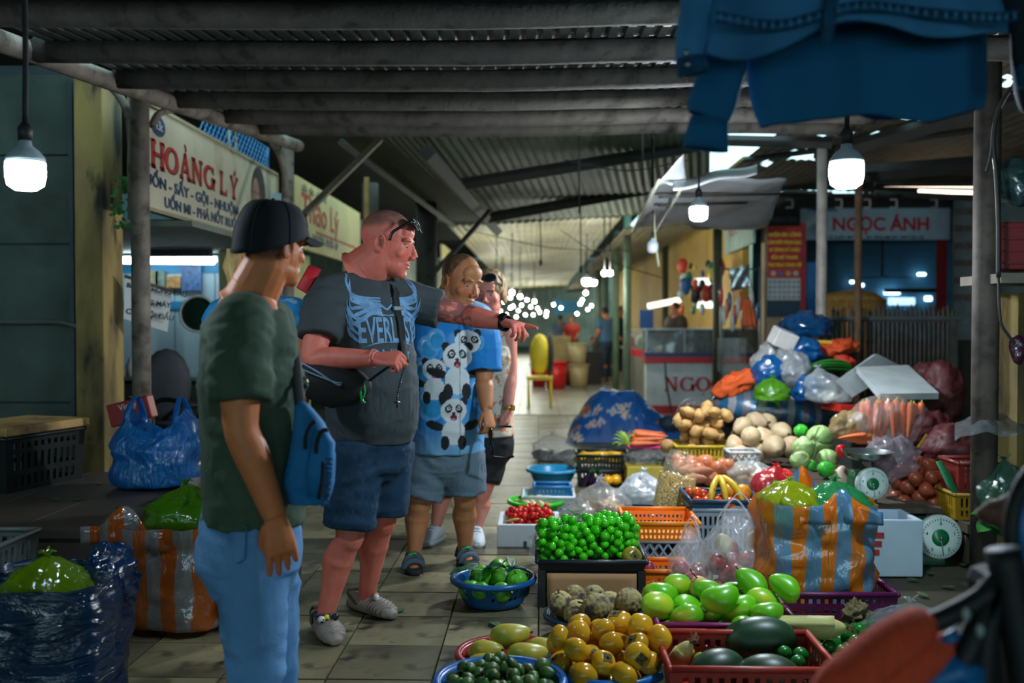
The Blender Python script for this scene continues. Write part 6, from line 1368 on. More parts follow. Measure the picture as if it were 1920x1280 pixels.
def flowers(co):
 c = np.tile(L3((18, 80, 176)), (len(co), 1)); rg = random.Random(8)
 uv = np.stack([co[:, 0], co[:, 2] * .8 + co[:, 1]], 1)
 for k in range(60):
  p = np.array([rg.uniform(-.65, .65), rg.uniform(0, 1.1)]); d = uv - p; r = np.hypot(d[:, 0], d[:, 1]); a = np.arctan2(d[:, 1], d[:, 0])
  s = rg.choice((.016, .05, .07, .055)); c[r < s * (.75 + .3 * np.cos(4 * a + k))] = L3(rg.choice(((206, 206, 210), (216, 206, 200), (190, 206, 226), (232, 140, 40))))
  if s > .04: c[r < s * .32] = L3(rg.choice(((210, 60, 40), (232, 160, 40))))
 return c
vcol(o, flowers)
bb = MB(); bb.ell((0, 0, 0), (.12, .1, .05)); P = bb.np(); P *= (1 + .2 * fbm(P * 20, 2))[:, None]; bb.v = [tuple(p) for p in P]
crumple('plastic_bag', (1255, 795, 9.2), (.1, .08, .07), PLASTIC('film_dark', (40, 60, 90), .6, .1), 'dark shiny bag beside the flowered cloth', 37)
# ================================================================ front right: mango crate, melons, limes
c = Vector((X(1350, 4.0), 3.98, 0))
t = crate('magenta_crate', c, .54, .4, .19, (140, 26, 96), 'magenta crate heaped with green mangoes', pat='mesh', cell=.035)
mMG = M('mango_green', (104, 188, 26), .32, var=.12, vs=6, objvar=.14, blot=((206, 190, 50), 4.5, .5, .72))
m0 = fruit('mango', mMG, (.054, .05, .072), 'fruit', 'mango', (22, 14))
bb = MB(); bb.tube([(-.004, 0, .07), (-.006, 0, .085)], .0035, 6); kid(m0, 'stem', bb, mStem)
pts = heap(30, .056, lambda rg: (rg.triangular(-.27, .26, .0), rg.triangular(-.19, .19, 0)), lambda x, y: .07, 31)
fill(m0, pts, t, 'green mangoes in the magenta crate', 'plump green-yellow mango heaped in the magenta crate', .12, lambda i: (R.uniform(.8, 2.2), R.uniform(-.5, .5), R.random() * 6.28))
o = fruit('pear', M('pear_tan', (226, 180, 110), .5, blot=((150, 110, 60), 14, .6, .7)), (.045, .045, .055), 'fruit', 'pear'); place(o, W(1312, 1100, 4.05), (.5, -.3, 0), 1, 'tan speckled pear with a long stem on the mango heap')
bb = MB(); bb.tube([(0, 0, .05), (-.015, 0, .085), (-.02, 0, .11)], .003, 5); kid(o, 'stem', bb, mStem)
lf = leaf_mb(.1, .04).build('loose_leaf', mLeafG, solid=.001); lf['category'] = 'leaf'; place(lf, W(1455, 1122, 4.05), (.2, -.2, .3), 1, 'dark green leaf at the corner of the mango heap')
c = Vector((X(1395, 3.5), 3.5, 0))
t = crate('red_crate', c, .56, .4, .19, (178, 52, 40), 'red-orange crate at the bottom edge holding watermelons', pat='mesh', cell=.04)
mWM = M('watermelon', (30, 64, 40), .4, var=.35, vs=9, stretch=(4, 4, .6), blot=((86, 92, 36), 2.2, .62, .78))
def melon(r, q, rot, label):
 o = fruit('watermelon', mWM, r, 'fruit', 'round', (30, 20)); place(o, W(*q), rot, 1, label)
 bb = MB(); bb.tube([(0, 0, r[2] * .97), (.01, 0, r[2] * 1.08)], .006, 6); kid(o, 'stem', bb, mStem)
melon((.088, .085, .142), (1422, 1200, 3.72), (0, 1.45, -.1), 'large dark watermelon lying across the crate rim in front of the mangoes')
melon((.085, .082, .11), (1345, 1262, 3.5), (0, 1.4, .3), 'dark watermelon low in the red-orange crate')
melon((.09, .085, .12), (1440, 1275, 3.45), (0, 1.5, -.2), 'dark watermelon at the lower edge beside the small limes')
o = fruit('small_mango', M('mango_lime', (140, 160, 40), .4), (.03, .03, .04), 'fruit', 'mango'); place(o, W(1314, 1238, 3.6), (1, .3, 0), 1, 'small green mango behind the low watermelon')
def corn(q, rot, s, label):
 o = E('corn_cob', W(*q), label, 'vegetable')
 mHusk = M('corn_husk', (196, 186, 116), .65, var=.2, vs=10, stretch=(14, 14, 1))
 bb = MB(); L_ = .25
 bb.tube([(0, 0, -L_ / 2), (0, 0, -L_ * .4), (0, 0, -L_ * .1), (0, 0, L_ * .25), (0, 0, L_ * .42), (0, 0, L_ * .5)], [.005, .02, .034, .035, .022, .006], 18, sub=3)
 P = bb.np(); th = np.arctan2(P[:, 1], P[:, 0]); P[:, :2] *= (1 + .05 * np.sin(9 * th))[:, None]; bb.v = [tuple(p) for p in P]; bb.build('husk', mHusk, o)
 bb = MB(); rg = random.Random(2)
 for k in range(12): bb.tube([(0, 0, L_ * .48), (rg.uniform(-.02, .02), rg.uniform(-.02, .02), L_ * .56), (rg.uniform(-.04, .04), rg.uniform(-.03, .03), L_ * .6)], .0015, 4)
 x = bb.build('silk', M('corn_silk', (120, 90, 50), .8), o); x['kind'] = 'stuff'
 for k in range(2): bb = MB(); P = np.array([[(.038 * math.cos(a + k * 3), .038 * math.sin(a + k * 3), z) for a in np.linspace(0, 1.3, 6)] for z in np.linspace(-.11, .09, 8)]); bb.grid(P); bb.build('husk_leaf', mHusk, o, solid=.002)
 o.rotation_euler = rot; o.scale = (s, s, s)
corn((1512, 1176, 3.78), (0, 1.5, -.25), 1.15, 'pale husked corn cob lying beside the large watermelon')
corn((1262, 1250, 3.5), (.5, .35, .3), 1., 'green husked corn cob standing at the crate end beside the persimmons')
mLime = M('lime', (24, 110, 34), .3, var=.12, objvar=.2)
p0 = fruit('lime', mLime, .028, 'fruit', 'round', (14, 10))
cl = Vector((X(1560, 3.85), 3.85, 0)); bb = MB(); bb.box((0, 0, .03), (.44, .5, .06)); o = bb.build('lime_board', mDarkBox, smooth=False, bevel=.004); o.location = cl; tag(o, 'dark board under the heap of limes', 'board')
fill(p0, heap(58, .028, lambda rg: (rg.triangular(-.2, .2, 0), rg.triangular(-.24, .24, 0)), lambda x, y: .06, 17), E('tmp', cl), 'limes in the dark heap', 'dark green lime in the heap beside the corn cob', .14); bpy.data.objects.remove(bpy.data.objects['tmp'])
fill(copy_tree(p0), [(.2, .02, .14), (.17, .09, .15), (.23, .1, .14), (.17, -.07, .13), (.23, -.05, .12)], E('tmp', c), 'limes in the red-orange crate', 'dark green lime in the red-orange crate beside the watermelon', .1); bpy.data.objects.remove(bpy.data.objects['tmp'])
o = fruit('yellow_lime', M('lime_yellow', (176, 168, 40), .35), .022, 'fruit', 'round'); place(o, W(1514, 1222, 3.7), (0, 0, 0), 1, 'single yellow lime beside the green limes')
t = bag('plastic_bag', (X(1712, 4.0), 4.0, 0), .36, .34, .22, PLASTIC('film_right', (206, 214, 220), .22, .1, bump=1.), 'clear bag of brown shallots behind the orange wrapped handle', 103, 'knot', fold=.12)
fill(fruit('shallot', M('shallot', (150, 92, 60), .4), .024, 'vegetable', 'onion', (10, 8)), heap(22, .025, disc(.13), lambda x, y: 0, 5), t, 'shallots in the clear bag', 'brown shallot inside the clear bag', .15)
crumple('herb_roots', (1605, 1150, 4.2), .05, M('roots', (112, 100, 66), .8, var=.4, vs=40), 'brown tuft of roots beside the purple crate', 41, cat='vegetable', amp=.5, fr=5)
o = fruit('cucumber', M('cucumber', (40, 110, 40), .4), (.022, .022, .09), 'vegetable', 'lumpy'); place(o, W(1600, 1180, 4.1), (0, 1.2, .1), 1, 'green cucumber beside the tuft of roots')
# litter leaves on the floor
for i, (px, py) in enumerate(((1700, 1085), (1745, 1075), (1790, 1100), (1650, 1095), (1720, 1110), (665, 1030), (1810, 1060), (1850, 1090), (760, 1140), (920, 1165))):
 lf = leaf_mb(.07, .02, .1).build('floor_leaf', M('leaf_litter', (60, 90, 46), .7, var=.3), solid=.001); lf['category'] = 'leaf'
 place(lf, G(px, py, .01), (0, 0, i * 1.3), 1, 'scrap of leaf on the tiles near the stall' if px > 1000 else 'scrap of leaf on the tiles near the visitors', 'leaf scraps near the ' + ('stall' if px > 1000 else 'visitors'))
# ================================================================ left side: low table, crates, bags
mTab = M('table_top', (74, 66, 58), .6, var=.25, vs=3, stretch=(1, 5, 1), blot=((50, 46, 42), 3, .5, .7))
lt = E('low_table', (-2.8, 5.3, 0), 'low dark wooden table with scraps of leaf on it', 'table')
for k in range(4): bb = MB(); bb.box((-2.19 - .4 * k, 5.29, .38), (.396, 1.72, .04)); bb.build('plank', mTab, lt, smooth=False, bevel=.003, world=True)
bb = MB(); bb.box((-2.79, 4.47, .31), (1.58, .04, .1)); bb.build('apron', mTab, lt, smooth=False, world=True)
bb = MB(); bb.box((-2.01, 5.29, .31), (.04, 1.6, .1)); bb.build('apron', mTab, lt, smooth=False, world=True)
for x in (-2.04, -3.5):
 for y in (4.5, 6.05): bb = MB(); bb.box((x, y, .18), (.09, .09, .36)); bb.build('leg', mTab, lt, smooth=False, world=True)
for i, (px, py, rgb) in enumerate(((96, 935, (30, 130, 60)), (137, 938, (30, 120, 50)), (187, 907, (150, 140, 40)), (240, 950, (110, 110, 90)), (180, 890, (60, 100, 50)))):
 lf = leaf_mb(.07, .015, .1).build('table_leaf', M('scrap_%d' % i, rgb, .6), solid=.001); lf['category'] = 'leaf'; place(lf, G(px, py, .405), (0, 0, i), 1, ['bright green leaf scrap nearest the black crate on the low table', 'green leaf scrap in the middle of the low table', 'yellow leaf scrap near the pillar on the low table', 'grey scrap at the edge of the low table', 'dark leaf scrap at the foot of the pillar'][i])
rzc = -.26
bc = crate('black_crate', (-3.02, 5.68, .4), .42, .62, .3, (22, 28, 28), 'deep black crate with a worn board on top, on the low table', rz=rzc, pat='slots', cell=.05)
bb = MB(); bb.box((0, 0, .03), (.46, .66, .05)); bb.disp(lambda P: P); o = bb.build('worn_board', M('board_worn', (190, 150, 92), .7, var=.2, vs=5, blot=((110, 80, 50), 6, .5, .7)), smooth=False, bevel=.008); place(o, (-3.02, 5.68, .71), (0, 0, rzc), 1, 'worn tan board lying on the deep black crate'); o['category'] = 'board'
o = MB().box((0, 0, 0), (.26, .1, .14)).build('red_package', M('package_red', (140, 22, 26), .4), smooth=False, bevel=.008); place(o, W(248, 770, 6.0), (0, -.25, 0), 1, 'dark red package behind the blue carrier bag'); o['category'] = 'package'
text('Vinhy', .05, M('print_white'), (0, -.052, .02), None, RF); o2 = [x for x in bpy.data.objects if x.name.startswith('lettering')][-1]; o2 = max((x for x in bpy.data.objects if x.name.startswith('lettering') and x.parent is None), key=lambda x: x.name); attach(o2, o, False)
mBlueC = PLASTIC('film_blue', (40, 136, 245), .74, .12, bs=7, bump=1.2, stretch=(2.5, 2.5, .8))
t = bag('blue_carrier_bag', (X(291, 5.55), 5.6, .4), .5, .4, .38, mBlueC, 'shiny blue carrier bag standing on the low table', 107, 'handles', wr=.04, fold=.3)
leafy(t, 30, .2, 11, M('dark_greens', (10, 60, 60), .5))
for k in range(2): crate('grey_crate', (-2.42, 3.98, .225 * k), .52, .5, .22, (96, 104, 104), ['lower grey crate at the frame edge, under another', 'upper grey crate at the frame edge below the low table'][k], pat='slots', cell=.045)
t = bag('blue_sack', (X(105, 3.5), 3.42, 0), .5, .46, .46, PLASTIC('film_navy', (10, 50, 104), .93, .14, bs=6, bump=1.2, stretch=(.8, .8, 2.5)), 'big dark blue plastic sack in the near corner', 109, 'open', wr=.03, sq=2.6)
crumple('blue_sack_flap', (205, 1085, 3.5), (.1, .1, .12), PLASTIC('film_navy'), 'bunched rim of the dark blue sack beside the green bag', 43, cat='bag')
t = bag('vegetable_bag', (X(100, 3.42), 3.36, .28), .32, .3, .26, PLASTIC('film_lime2', (130, 170, 20), .6, .1), 'knotted yellow-green bag of greens inside the dark blue sack', 111, 'knot', fold=.22); leafy(t, 40, .15, 13)
mStr2 = PLASTIC('film_striped2', (220, 150, 60), .85, .16, stripes=([(196, 96, 22), (150, 146, 146)], 8.2, 0), bs=6, bump=1., stretch=(1, 1, .4))
t = bag('striped_bag', (X(318, 4.3), 4.45, 0), .56, .62, .47, mStr2, 'orange and grey striped plastic bag beside the guide, leaning on the low table', 113, 'open', wr=.04, sq=3.5, rz=-.25)
for (x0, y0, zt_) in ((-.08, -.31, .56), (.1, .28, .6)):
 P = np.array([[(x0 + (u - .5) * .44, y0 + .02 * math.sin(u * 13), .38 * (1 - v) + v * (.46 + (zt_ - .46) * math.exp(-((u - .5) / .17) ** 2))) for v in np.linspace(0, 1, 4)] for u in np.linspace(0, 1, 25)])
 b2 = MB(); b2.grid(P); b2.build('handle', mStr2, t, solid=.003)
t2 = bag('vegetable_bag', t.location + Vector((.02, .02, .36)), .36, .38, .24, PLASTIC('film_lime3', (110, 190, 30), .55, .1), 'bright green knotted bag of greens inside the left striped bag'.replace('left ', 'grey-'), 115, 'knot', fold=.2); leafy(t2, 50, .17, 17)
t = bag('striped_bag', (X(405, 5.2), 5.2, 0), .3, .4, .5, mStr2, 'second orange striped bag half hidden behind the guide hip', 117, 'open', wr=.05, sq=3)
# ================================================================ people
def fuse(mb, voxel, it=4, dec=0.):
 me = bpy.data.meshes.new('tmp'); me.from_pydata(mb.v, [], mb.f); o = bpy.data.objects.new('tmp', me); COL.objects.link(o)
 r = o.modifiers.new('r', 'REMESH'); r.mode = 'VOXEL'; r.voxel_size = voxel
 s = o.modifiers.new('s', 'SMOOTH'); s.factor = .5; s.iterations = it
 if dec: d = o.modifiers.new('d', 'DECIMATE'); d.ratio = dec
 dg = bpy.context.evaluated_depsgraph_get(); dg.update()
 m2 = bpy.data.meshes.new_from_object(o.evaluated_get(dg)); bpy.data.objects.remove(o)
 P = np.array([v.co for v in m2.vertices]); Fc = [tuple(p.vertices) for p in m2.polygons]
 N_ = np.array([v.normal for v in m2.vertices]); bpy.data.meshes.remove(m2)
 return P, Fc, N_
UPV = Vector((0, 0, 1))
def frame(f, up=UPV):
 f = Vector(f).normalized(); r = f.cross(up).normalized(); u = r.cross(f)
 return r, f, u
def ring(c, r, f, a, b_, n=28, sq=2.3):
 t = np.linspace(0, 2 * PI, n, endpoint=False); k = (np.abs(np.cos(t)) ** sq + np.abs(np.sin(t)) ** sq) ** (-1 / sq)
 return [Vector(c) + r * (math.cos(x) * a * q) + f * (math.sin(x) * b_ * q) for x, q in zip(t, k)]
def lerp(a, b, t): return Vector(a) * (1 - t) + Vector(b) * t
def head_mb(c, look, h, up=UPV, ears=True):
 r, f, u = frame(look, up); s = h / .24; Mx = Matrix((r, f, u)).transposed()
 mb = MB()
 E_ = [((0, -.012, .035), (.075, .095, .085)), ((0, .022, -.022), (.066, .073, .088)), ((0, .03, -.07), (.058, .06, .046)), ((0, .074, -.1), (.026, .02, .018)), ((0, .05, -.085), (.042, .04, .03))]
 for sx in (-1, 1):
  E_ += [((sx * .037, .056, -.026), (.027, .023, .024)), ((sx * .027, .076, .0245), (.03, .0135, .0095)), ((sx * .031, .0735, .0115), (.018, .0105, .0055)), ((sx * .031, .0715, -.0085), (.0165, .009, .0045)), ((sx * .013, .1, -.034), (.01, .011, .009)), ((sx * .045, .01, -.07), (.018, .04, .025))]
  if ears: E_ += [((sx * .078, -.01, -.012), (.007, .017, .03))]
 E_ += [((0, .0855, -.059), (.023, .013, .0065)), ((0, .0835, -.071), (.02, .013, .008)), ((0, .058, .05), (.052, .03, .04))]
 for cc, rr in E_: mb.ell(Mx @ (Vector(cc) * s) + c, tuple(x * s for x in rr), Mx, 20, 14)
 mb.tube([Mx @ (Vector(p) * s) + c for p in ((0, .085, .015), (0, .1, -.012), (0, .1105, -.031))], [.009 * s, .011 * s, .012 * s], 10)
 if ears:
  for sx in (-1, 1): mb.tube([Mx @ (Vector((sx * (.082 + .004 * math.sin(a)), -.01 - .018 * math.cos(a) * 1, -.01 + .032 * math.sin(a))) * s) + c for a in np.linspace(-1.2, 3.6, 12)], .0045 * s, 6)
 return mb, Mx, s
def head_shape(P, c, Mx, s):
 L_ = (P - np.array(c)) @ np.array(Mx) / s
 f = np.array(Mx.col[1])
 for sx in (-1, 1):
  g = np.exp(-(((L_[:, 0] - sx * .031) / .017) ** 2 + ((L_[:, 2] - .004) / .011) ** 2)) * (L_[:, 1] > .03); P = P - (g * .003 * s)[:, None] * f
  g = np.exp(-(((L_[:, 0] - sx * .079) / .012) ** 2 + ((L_[:, 1] + .006) / .009) ** 2 + ((L_[:, 2] + .008) / .016) ** 2)); P = P - (g * .006 * s * sx)[:, None] * np.array(Mx.col[0])
 g = np.exp(-((L_[:, 2] + .0645) / .0025) ** 2) * (np.abs(L_[:, 0]) < .022) * (L_[:, 1] > .05); P = P - (g * .003 * s)[:, None] * f
 return P, L_
def hand_mb(w, d, pn, L_=.19, curl=(.3, .35, .4, .45), thumb=(.5, .5), side=1, spread=.06):
 """w wrist, d hand direction, pn direction the palm faces; side=+1 when the thumb lies toward d x pn"""
 d = Vector(d).normalized(); pn = (Vector(pn) - d * Vector(pn).dot(d)).normalized(); t = d.cross(pn) * side; s = L_ / .19
 mb = MB()
 rings = [[w + d * (z * s) + t * (math.cos(a) * hw * s) + pn * (math.sin(a) * th * s) for a in np.linspace(0, 2 * PI, 16, endpoint=False)] for z, hw, th in ((-.03, .028, .024), (0, .028, .02), (.03, .036, .018), (.065, .041, .016), (.09, .04, .013), (.097, .036, .009))]
 mb.loft(rings)
 for i, (off, ln) in enumerate(((.031, .074), (.0105, .082), (-.0105, .076), (-.031, .06))):
  p = w + d * (.082 * s) + t * (off * s); dr = (d + t * (spread * (1.5 - i))).normalized(); pts = [p - dr * .02 * s, p]; a = 0
  for k, fr in enumerate((.45, .32, .25)):
   a += curl[i] * (1, 1.1, .8)[k]; pts.append(pts[-1] + (dr * math.cos(a) + pn * math.sin(a)) * ln * fr * s)
  mb.tube(pts, [.0098 * s, .0102 * s, .0095 * s, .0086 * s, .0064 * s], 9, sub=3)
 p = w + d * (.025 * s) + t * (.026 * s) + pn * .006 * s; q = p + (d * .75 + t * .8 * (1 - thumb[0]) + pn * .6 * thumb[0]).normalized() * .042 * s
 q2 = q + (d * .95 + pn * .55 * thumb[1] - t * .5 * thumb[1]).normalized() * .034 * s; q3 = q2 + (d * .9 + pn * .3 - t * .6 * thumb[1]).normalized() * .026 * s
 mb.tube([p - t * .012 * s, p, q, q2, q3], [.014 * s, .015 * s, .0125 * s, .011 * s, .0075 * s], 9, sub=3)
 return mb
def person(label, J, fwd, look, hh, skin, tor, girth=1., hands=(), vox=.006, hair=None, brow=(70, 50, 40), up=UPV, paint=None, eyes=True, arm=1., leg=1., foot=True, dec=.45, nk=1., ears=True):
 J = {k: Vector(v) for k, v in J.items()}
 r, f, u = frame(fwd); b = MB()
 # torso rings: (t along pelvis->neck, half width, half depth, forward shift)
 rr = []
 for t, a, d_, sh in tor:
  c = lerp(J['pel'], J['neck'], t) + f * sh; rr.append(ring(c, r, f, a * girth, d_ * girth))
 b.loft(rr)
 for s_ in 'RL':
  b.tube([lerp(J['neck'], J['sh' + s_], .35) - UPV * .03, J['sh' + s_], lerp(J['sh' + s_], J['el' + s_], .45), J['el' + s_], lerp(J['el' + s_], J['wr' + s_], .3), J['wr' + s_]],
               [.055 * arm, .062 * arm, .056 * arm, .044 * arm, .046 * arm, .029 * arm], 14, sub=4)
  k, an = J['kn' + s_], J['an' + s_]; back = -f
  b.tube([J['hip' + s_], lerp(J['hip' + s_], k, .5), k - back * .006, lerp(k, an, .12), lerp(k, an, .32) + back * .022, lerp(k, an, .66) + back * .006, an, an - UPV * .05], [.098 * leg, .086 * leg, .063 * leg, .056 * leg, .07 * leg, .048 * leg, .036 * leg, .036 * leg], 14, sub=4)
  if foot:
   td = J['toe' + s_] - an; td.z = 0; td.normalize(); side = td.cross(UPV)
   b.tube([an - td * .035 - UPV * .05, an + td * .05 - UPV * .035, an + td * .13 - UPV * .055], [.034, .036, .026], 12, flat=(1.15, .9), sub=3)
   for q in range(5): b.ell(an + td * (.175 - .012 * q) + side * (.036 - .019 * q) * (1 if s_ == 'L' else -1) - UPV * .066, (.013 if q == 0 else .0095,) * 3, nu=8, nv=6)
 mb, Mx, s = head_mb(J['head'], look, hh, up, ears)
 nk0 = J['head'] + Mx @ (Vector((0, -.02, -.06)) * s); b.tube([lerp(J['neck'], nk0, -.25), J['neck'], nk0], [.085 * s * nk, .067 * s * nk, .06 * s * nk], 16, sub=3)
 P, Fc, N_ = fuse(b, vox, 5, dec); out = MB().add(P, Fc); n0 = len(P)
 mb.tube([lerp(J['neck'], nk0, .3), nk0, J['head']], [.066 * s * nk, .06 * s * nk, .055 * s * nk], 16, sub=3)
 P, Fc, N_ = fuse(mb, max(.003, vox * .55), 8, dec); P, HL = head_shape(P, J['head'], Mx, s); out.add(P, Fc); n1 = len(out.v)
 for (w, d, pn, kw) in hands: P, Fc, N_ = fuse(hand_mb(Vector(w), d, pn, **kw), .0028, 3, .5); out.add(P, Fc)
 mS = M('skin', attr='Col', rough=.5, var=.07, vs=30, bump=.12, bs=160, spec=.4)
 o = out.build('person', mS); tag(o, label, 'person')
 def col(co):
  base = L3(skin); c = np.tile(base, (len(co), 1)) * (1 + .13 * fbm(co * 14, 2)[:, None] * np.array([.5, 1, 1]))
  hd = slice(n0, n1); x, y, z = HL[:, 0], HL[:, 1], HL[:, 2]; ch = c[hd]
  lip = np.exp(-((z + .065) / .009) ** 2 - (x / .022) ** 4) * (y > .06); ch = ch * (1 - .45 * lip[:, None]) + .45 * lip[:, None] * base * np.array([.9, .45, .5])
  red = np.exp(-((np.abs(x) - .035) / .025) ** 2 - ((z + .025) / .03) ** 2) * (y > .04); ch = ch * (1 - .25 * red[:, None] * np.array([0, 1, 1]))
  br = (np.abs(np.abs(x) - .03) < .019) & (np.abs(z - .026 + .1 * np.abs(np.abs(x) - .026)) < .0045) & (y > .05); ch[br] = ch[br] * .35 + L3(brow) * .65
  cr = (np.abs(np.sin(z * 480)) > .93) & (z > .04) & (y > .06); ch[cr] *= .86
  er = (np.abs(x) > .07) & (np.abs(z + .008) < .014) & (np.abs(y + .006) < .009); ch[er] *= .6  # ear hollow painted darker, its shade put into the skin colour
  if hair is not None:
   hc, line = hair; m_ = np.clip((z - line(x, y)) / .02, 0, 1) * (.8 + .2 * fbm(HL * 90, 3)); m_ = np.clip(m_, 0, 1)[:, None] * .85; m_ = np.minimum(m_ * 1.1, .95); ch = ch * (1 - m_) + L3(hc) * m_
  c[hd] = ch
  if paint: c = paint(co, c)
  return np.clip(c, 0, 1)
 vcol(o, col)
 if eyes:
  for sx in (-1, 1):
   p = J['head'] + Mx @ (Vector((sx * .031, .069, .002)) * s)
   e = MB(); e.ell(p, .0115 * s, nu=14, nv=10); e.mi = 1; e.ell(p + Mx @ (Vector((0, .0085, -.0015)) * s), (.0062 * s, .0042 * s, .0062 * s), Mx, 10, 6)
   e.build('eye', [M('eye_white', (170, 156, 146), .3), M('iris', (40, 30, 26), .2)], o, world=True)
 return o, J, (r, f, u), (Mx, s)
def garment(name, mb, mat, owner, vox=.008, wr=.006, fr=(9, 9, 22), seed=1, it=4, dec=.6, amt=1.):
 P, Fc, N_ = fuse(mb, vox, it, dec)
 w1 = P + .05 * np.stack([fbm(P * 4, seed + 7), fbm(P * 4, seed + 8), fbm(P * 4, seed + 9)], 1); P = P + N_ * (wr * fbm(w1 * np.array(fr), seed) + wr * (.6 - np.abs(vnoise(w1 * np.array(fr) * 1.5, seed + 4))))[:, None]
 return MB().add(P, Fc).build(name, mat, owner, world=True)
def tee(J, fr, tor, sl=(.62, .62), grow=.02, r0=(.085, .085), r1=(.08, .08), neck=.93, t0=-.05, girth=1.):
 r, f, u = fr; b = MB(); rr = []
 T = [x for x in tor if t0 < x[0] < neck]; a = [x for x in tor if x[0] <= t0][-1] if any(x[0] <= t0 for x in tor) else tor[0]
 for t, aa, d_, sh in [(t0, a[1], a[2], a[3])] + T + [(neck, .09, .08, tor[-1][3])]:
  rr.append(ring(lerp(J['pel'], J['neck'], t) + f * sh, r, f, aa * girth + grow, d_ * girth + grow, 36))
 b.loft(rr)
 for i, s_ in enumerate('RL'):
  if sl[i] > 0:
   e = lerp(J['sh' + s_], J['el' + s_], sl[i])
   b.tube([lerp(J['neck'], J['sh' + s_], .3) - UPV * .045, lerp(J['neck'], J['sh' + s_], .85) - UPV * .01, lerp(J['sh' + s_], e, .45), e], [r0[i] * .85, r0[i], (r0[i] + r1[i]) / 2, r1[i]], 20, sub=4)
 return b
def pants(J, fr, pelr, hem, r_h, r_k, r_e, low=-.1):
 r, f, u = fr; b = MB(); c = J['pel']
 b.loft([ring(c + UPV * z + f * sh, r, f, a, d_, 30) for z, a, d_, sh in pelr])
 for s_ in 'RL':
  h, k, a_ = J['hip' + s_], J['kn' + s_], J['an' + s_]
  if hem <= 1: pts = [h + UPV * .06, lerp(h, k, .4), lerp(h, k, hem)]; rs = [r_h, (r_h + r_e) / 2, r_e]
  else: pts = [h + UPV * .06, lerp(h, k, .5), k, lerp(k, a_, .5), lerp(k, a_, hem - 1)]; rs = [r_h, (r_h + r_k) / 2, r_k, (r_k + r_e) / 2, r_e]
  b.tube(pts, rs, 22, sub=4)
 return b
def ribbon(pts, w, nrm, th=.003, sub=6):
 """flat strap through points, widths w, face direction nrm"""
 b = MB(); b.tube(pts, [w / 2] * len(pts), 8, up=nrm, flat=(1, th / (w / 2)), sub=sub); return b
def shell_pts(o):
 me = o.data; return BVHTree.FromPolygons([v.co.copy() for v in me.vertices], [tuple(p.vertices) for p in me.polygons])
TOR = [(-.2, .14, .1, 0), (-.08, .17, .12, 0), (.12, .165, .125, .012), (.4, .165, .13, .02), (.65, .185, .13, .015), (.84, .19, .115, 0), (.94, .13, .085, -.01), (1., .07, .065, 0)]
SK_R = (226, 120, 102)
# ---------------------------------------------------------------- the big man who points
d = 4.3
TORB = [(-.2, .15, .12, 0), (-.08, .175, .145, .015), (.1, .18, .165, .035), (.3, .18, .165, .04), (.5, .18, .155, .03), (.68, .195, .14, .02), (.85, .2, .12, 0), (.94, .15, .095, -.01), (1., .085, .075, 0)]
J = dict(pel=W(690, 815, 4.33), neck=W(682, 508, 4.3), head=W(727, 456, 4.28), shR=W(610, 560, 4.14), elR=W(588, 672, 4.02), wrR=W(705, 672, 3.93), shL=W(780, 568, 4.42), elL=W(872, 590, 4.42), wrL=W(945, 605, 4.3),
         hipR=W(664, 850, 4.25), knR=W(655, 1000, 4.22), anR=W(608, 1158, 4.24), toeR=G(642, 1225), hipL=W(724, 850, 4.42), knL=W(716, 972, 4.42), anL=W(686, 1122, 4.56), toeL=G(752, 1165))
tat0, tat1 = lerp(J['shL'], J['elL'], .45), lerp(J['elL'], J['wrL'], .25)
def tattoo(co, c):
 a, q = np.array(tat0), np.array(tat1); ab = q - a; t = ((co - a) @ ab) / (ab @ ab); dd = np.linalg.norm(co - a - np.clip(t, 0, 1)[:, None] * ab, axis=1)
 n_ = fbm(co * 26, 4, 2); m_ = (t > 0) & (t < 1) & (dd < .09) & (np.abs(n_) < .28); c[m_] = c[m_] * .35 + L3((50, 60, 70)) * .65; return c
fistd = (J['wrR'] - J['elR']).normalized()
pt = (W(1003, 614, 4.16) - J['wrL']).normalized()
o, J, fr, hd = person('person in a charcoal printed t-shirt and navy shorts, pointing along the stall', J, (.72, -.69, 0), (.97, -.06, -.22), .285, SK_R, TORB,
                      hands=[(J['wrR'], fistd, (.2, .6, -.75), dict(L_=.2, curl=(1.1, 1.15, 1.2, 1.2), thumb=(.7, .8), side=1)), (J['wrL'], pt, (-.25, .25, -.9), dict(L_=.205, curl=(.04, .75, .85, .9), thumb=(.7, .4), side=1))],
                      vox=.006, hair=((92, 82, 76), lambda x, y: .055 + .9 * np.clip(y - .03, 0, 1) - .3 * np.clip(-y, 0, .1)), up=Vector((.22, 0, 1)), paint=tattoo, arm=1.08, foot=False, nk=1.28)
man = o; r, f, u = fr; Mx, hs = hd
mTee = M('tee_charcoal', (62, 70, 74), .85, var=.1, vs=9, bump=.15, bs=220)
sh = garment('t_shirt', tee(J, fr, TORB, (.66, .5), .016, (.092, .09), (.088, .085), .95, -.04), mTee, man, .008, .006, (8, 8, 20), 3)
bvh = shell_pts(sh)
Lv = -r; O = lerp(J['pel'], J['neck'], .66) + f * .15
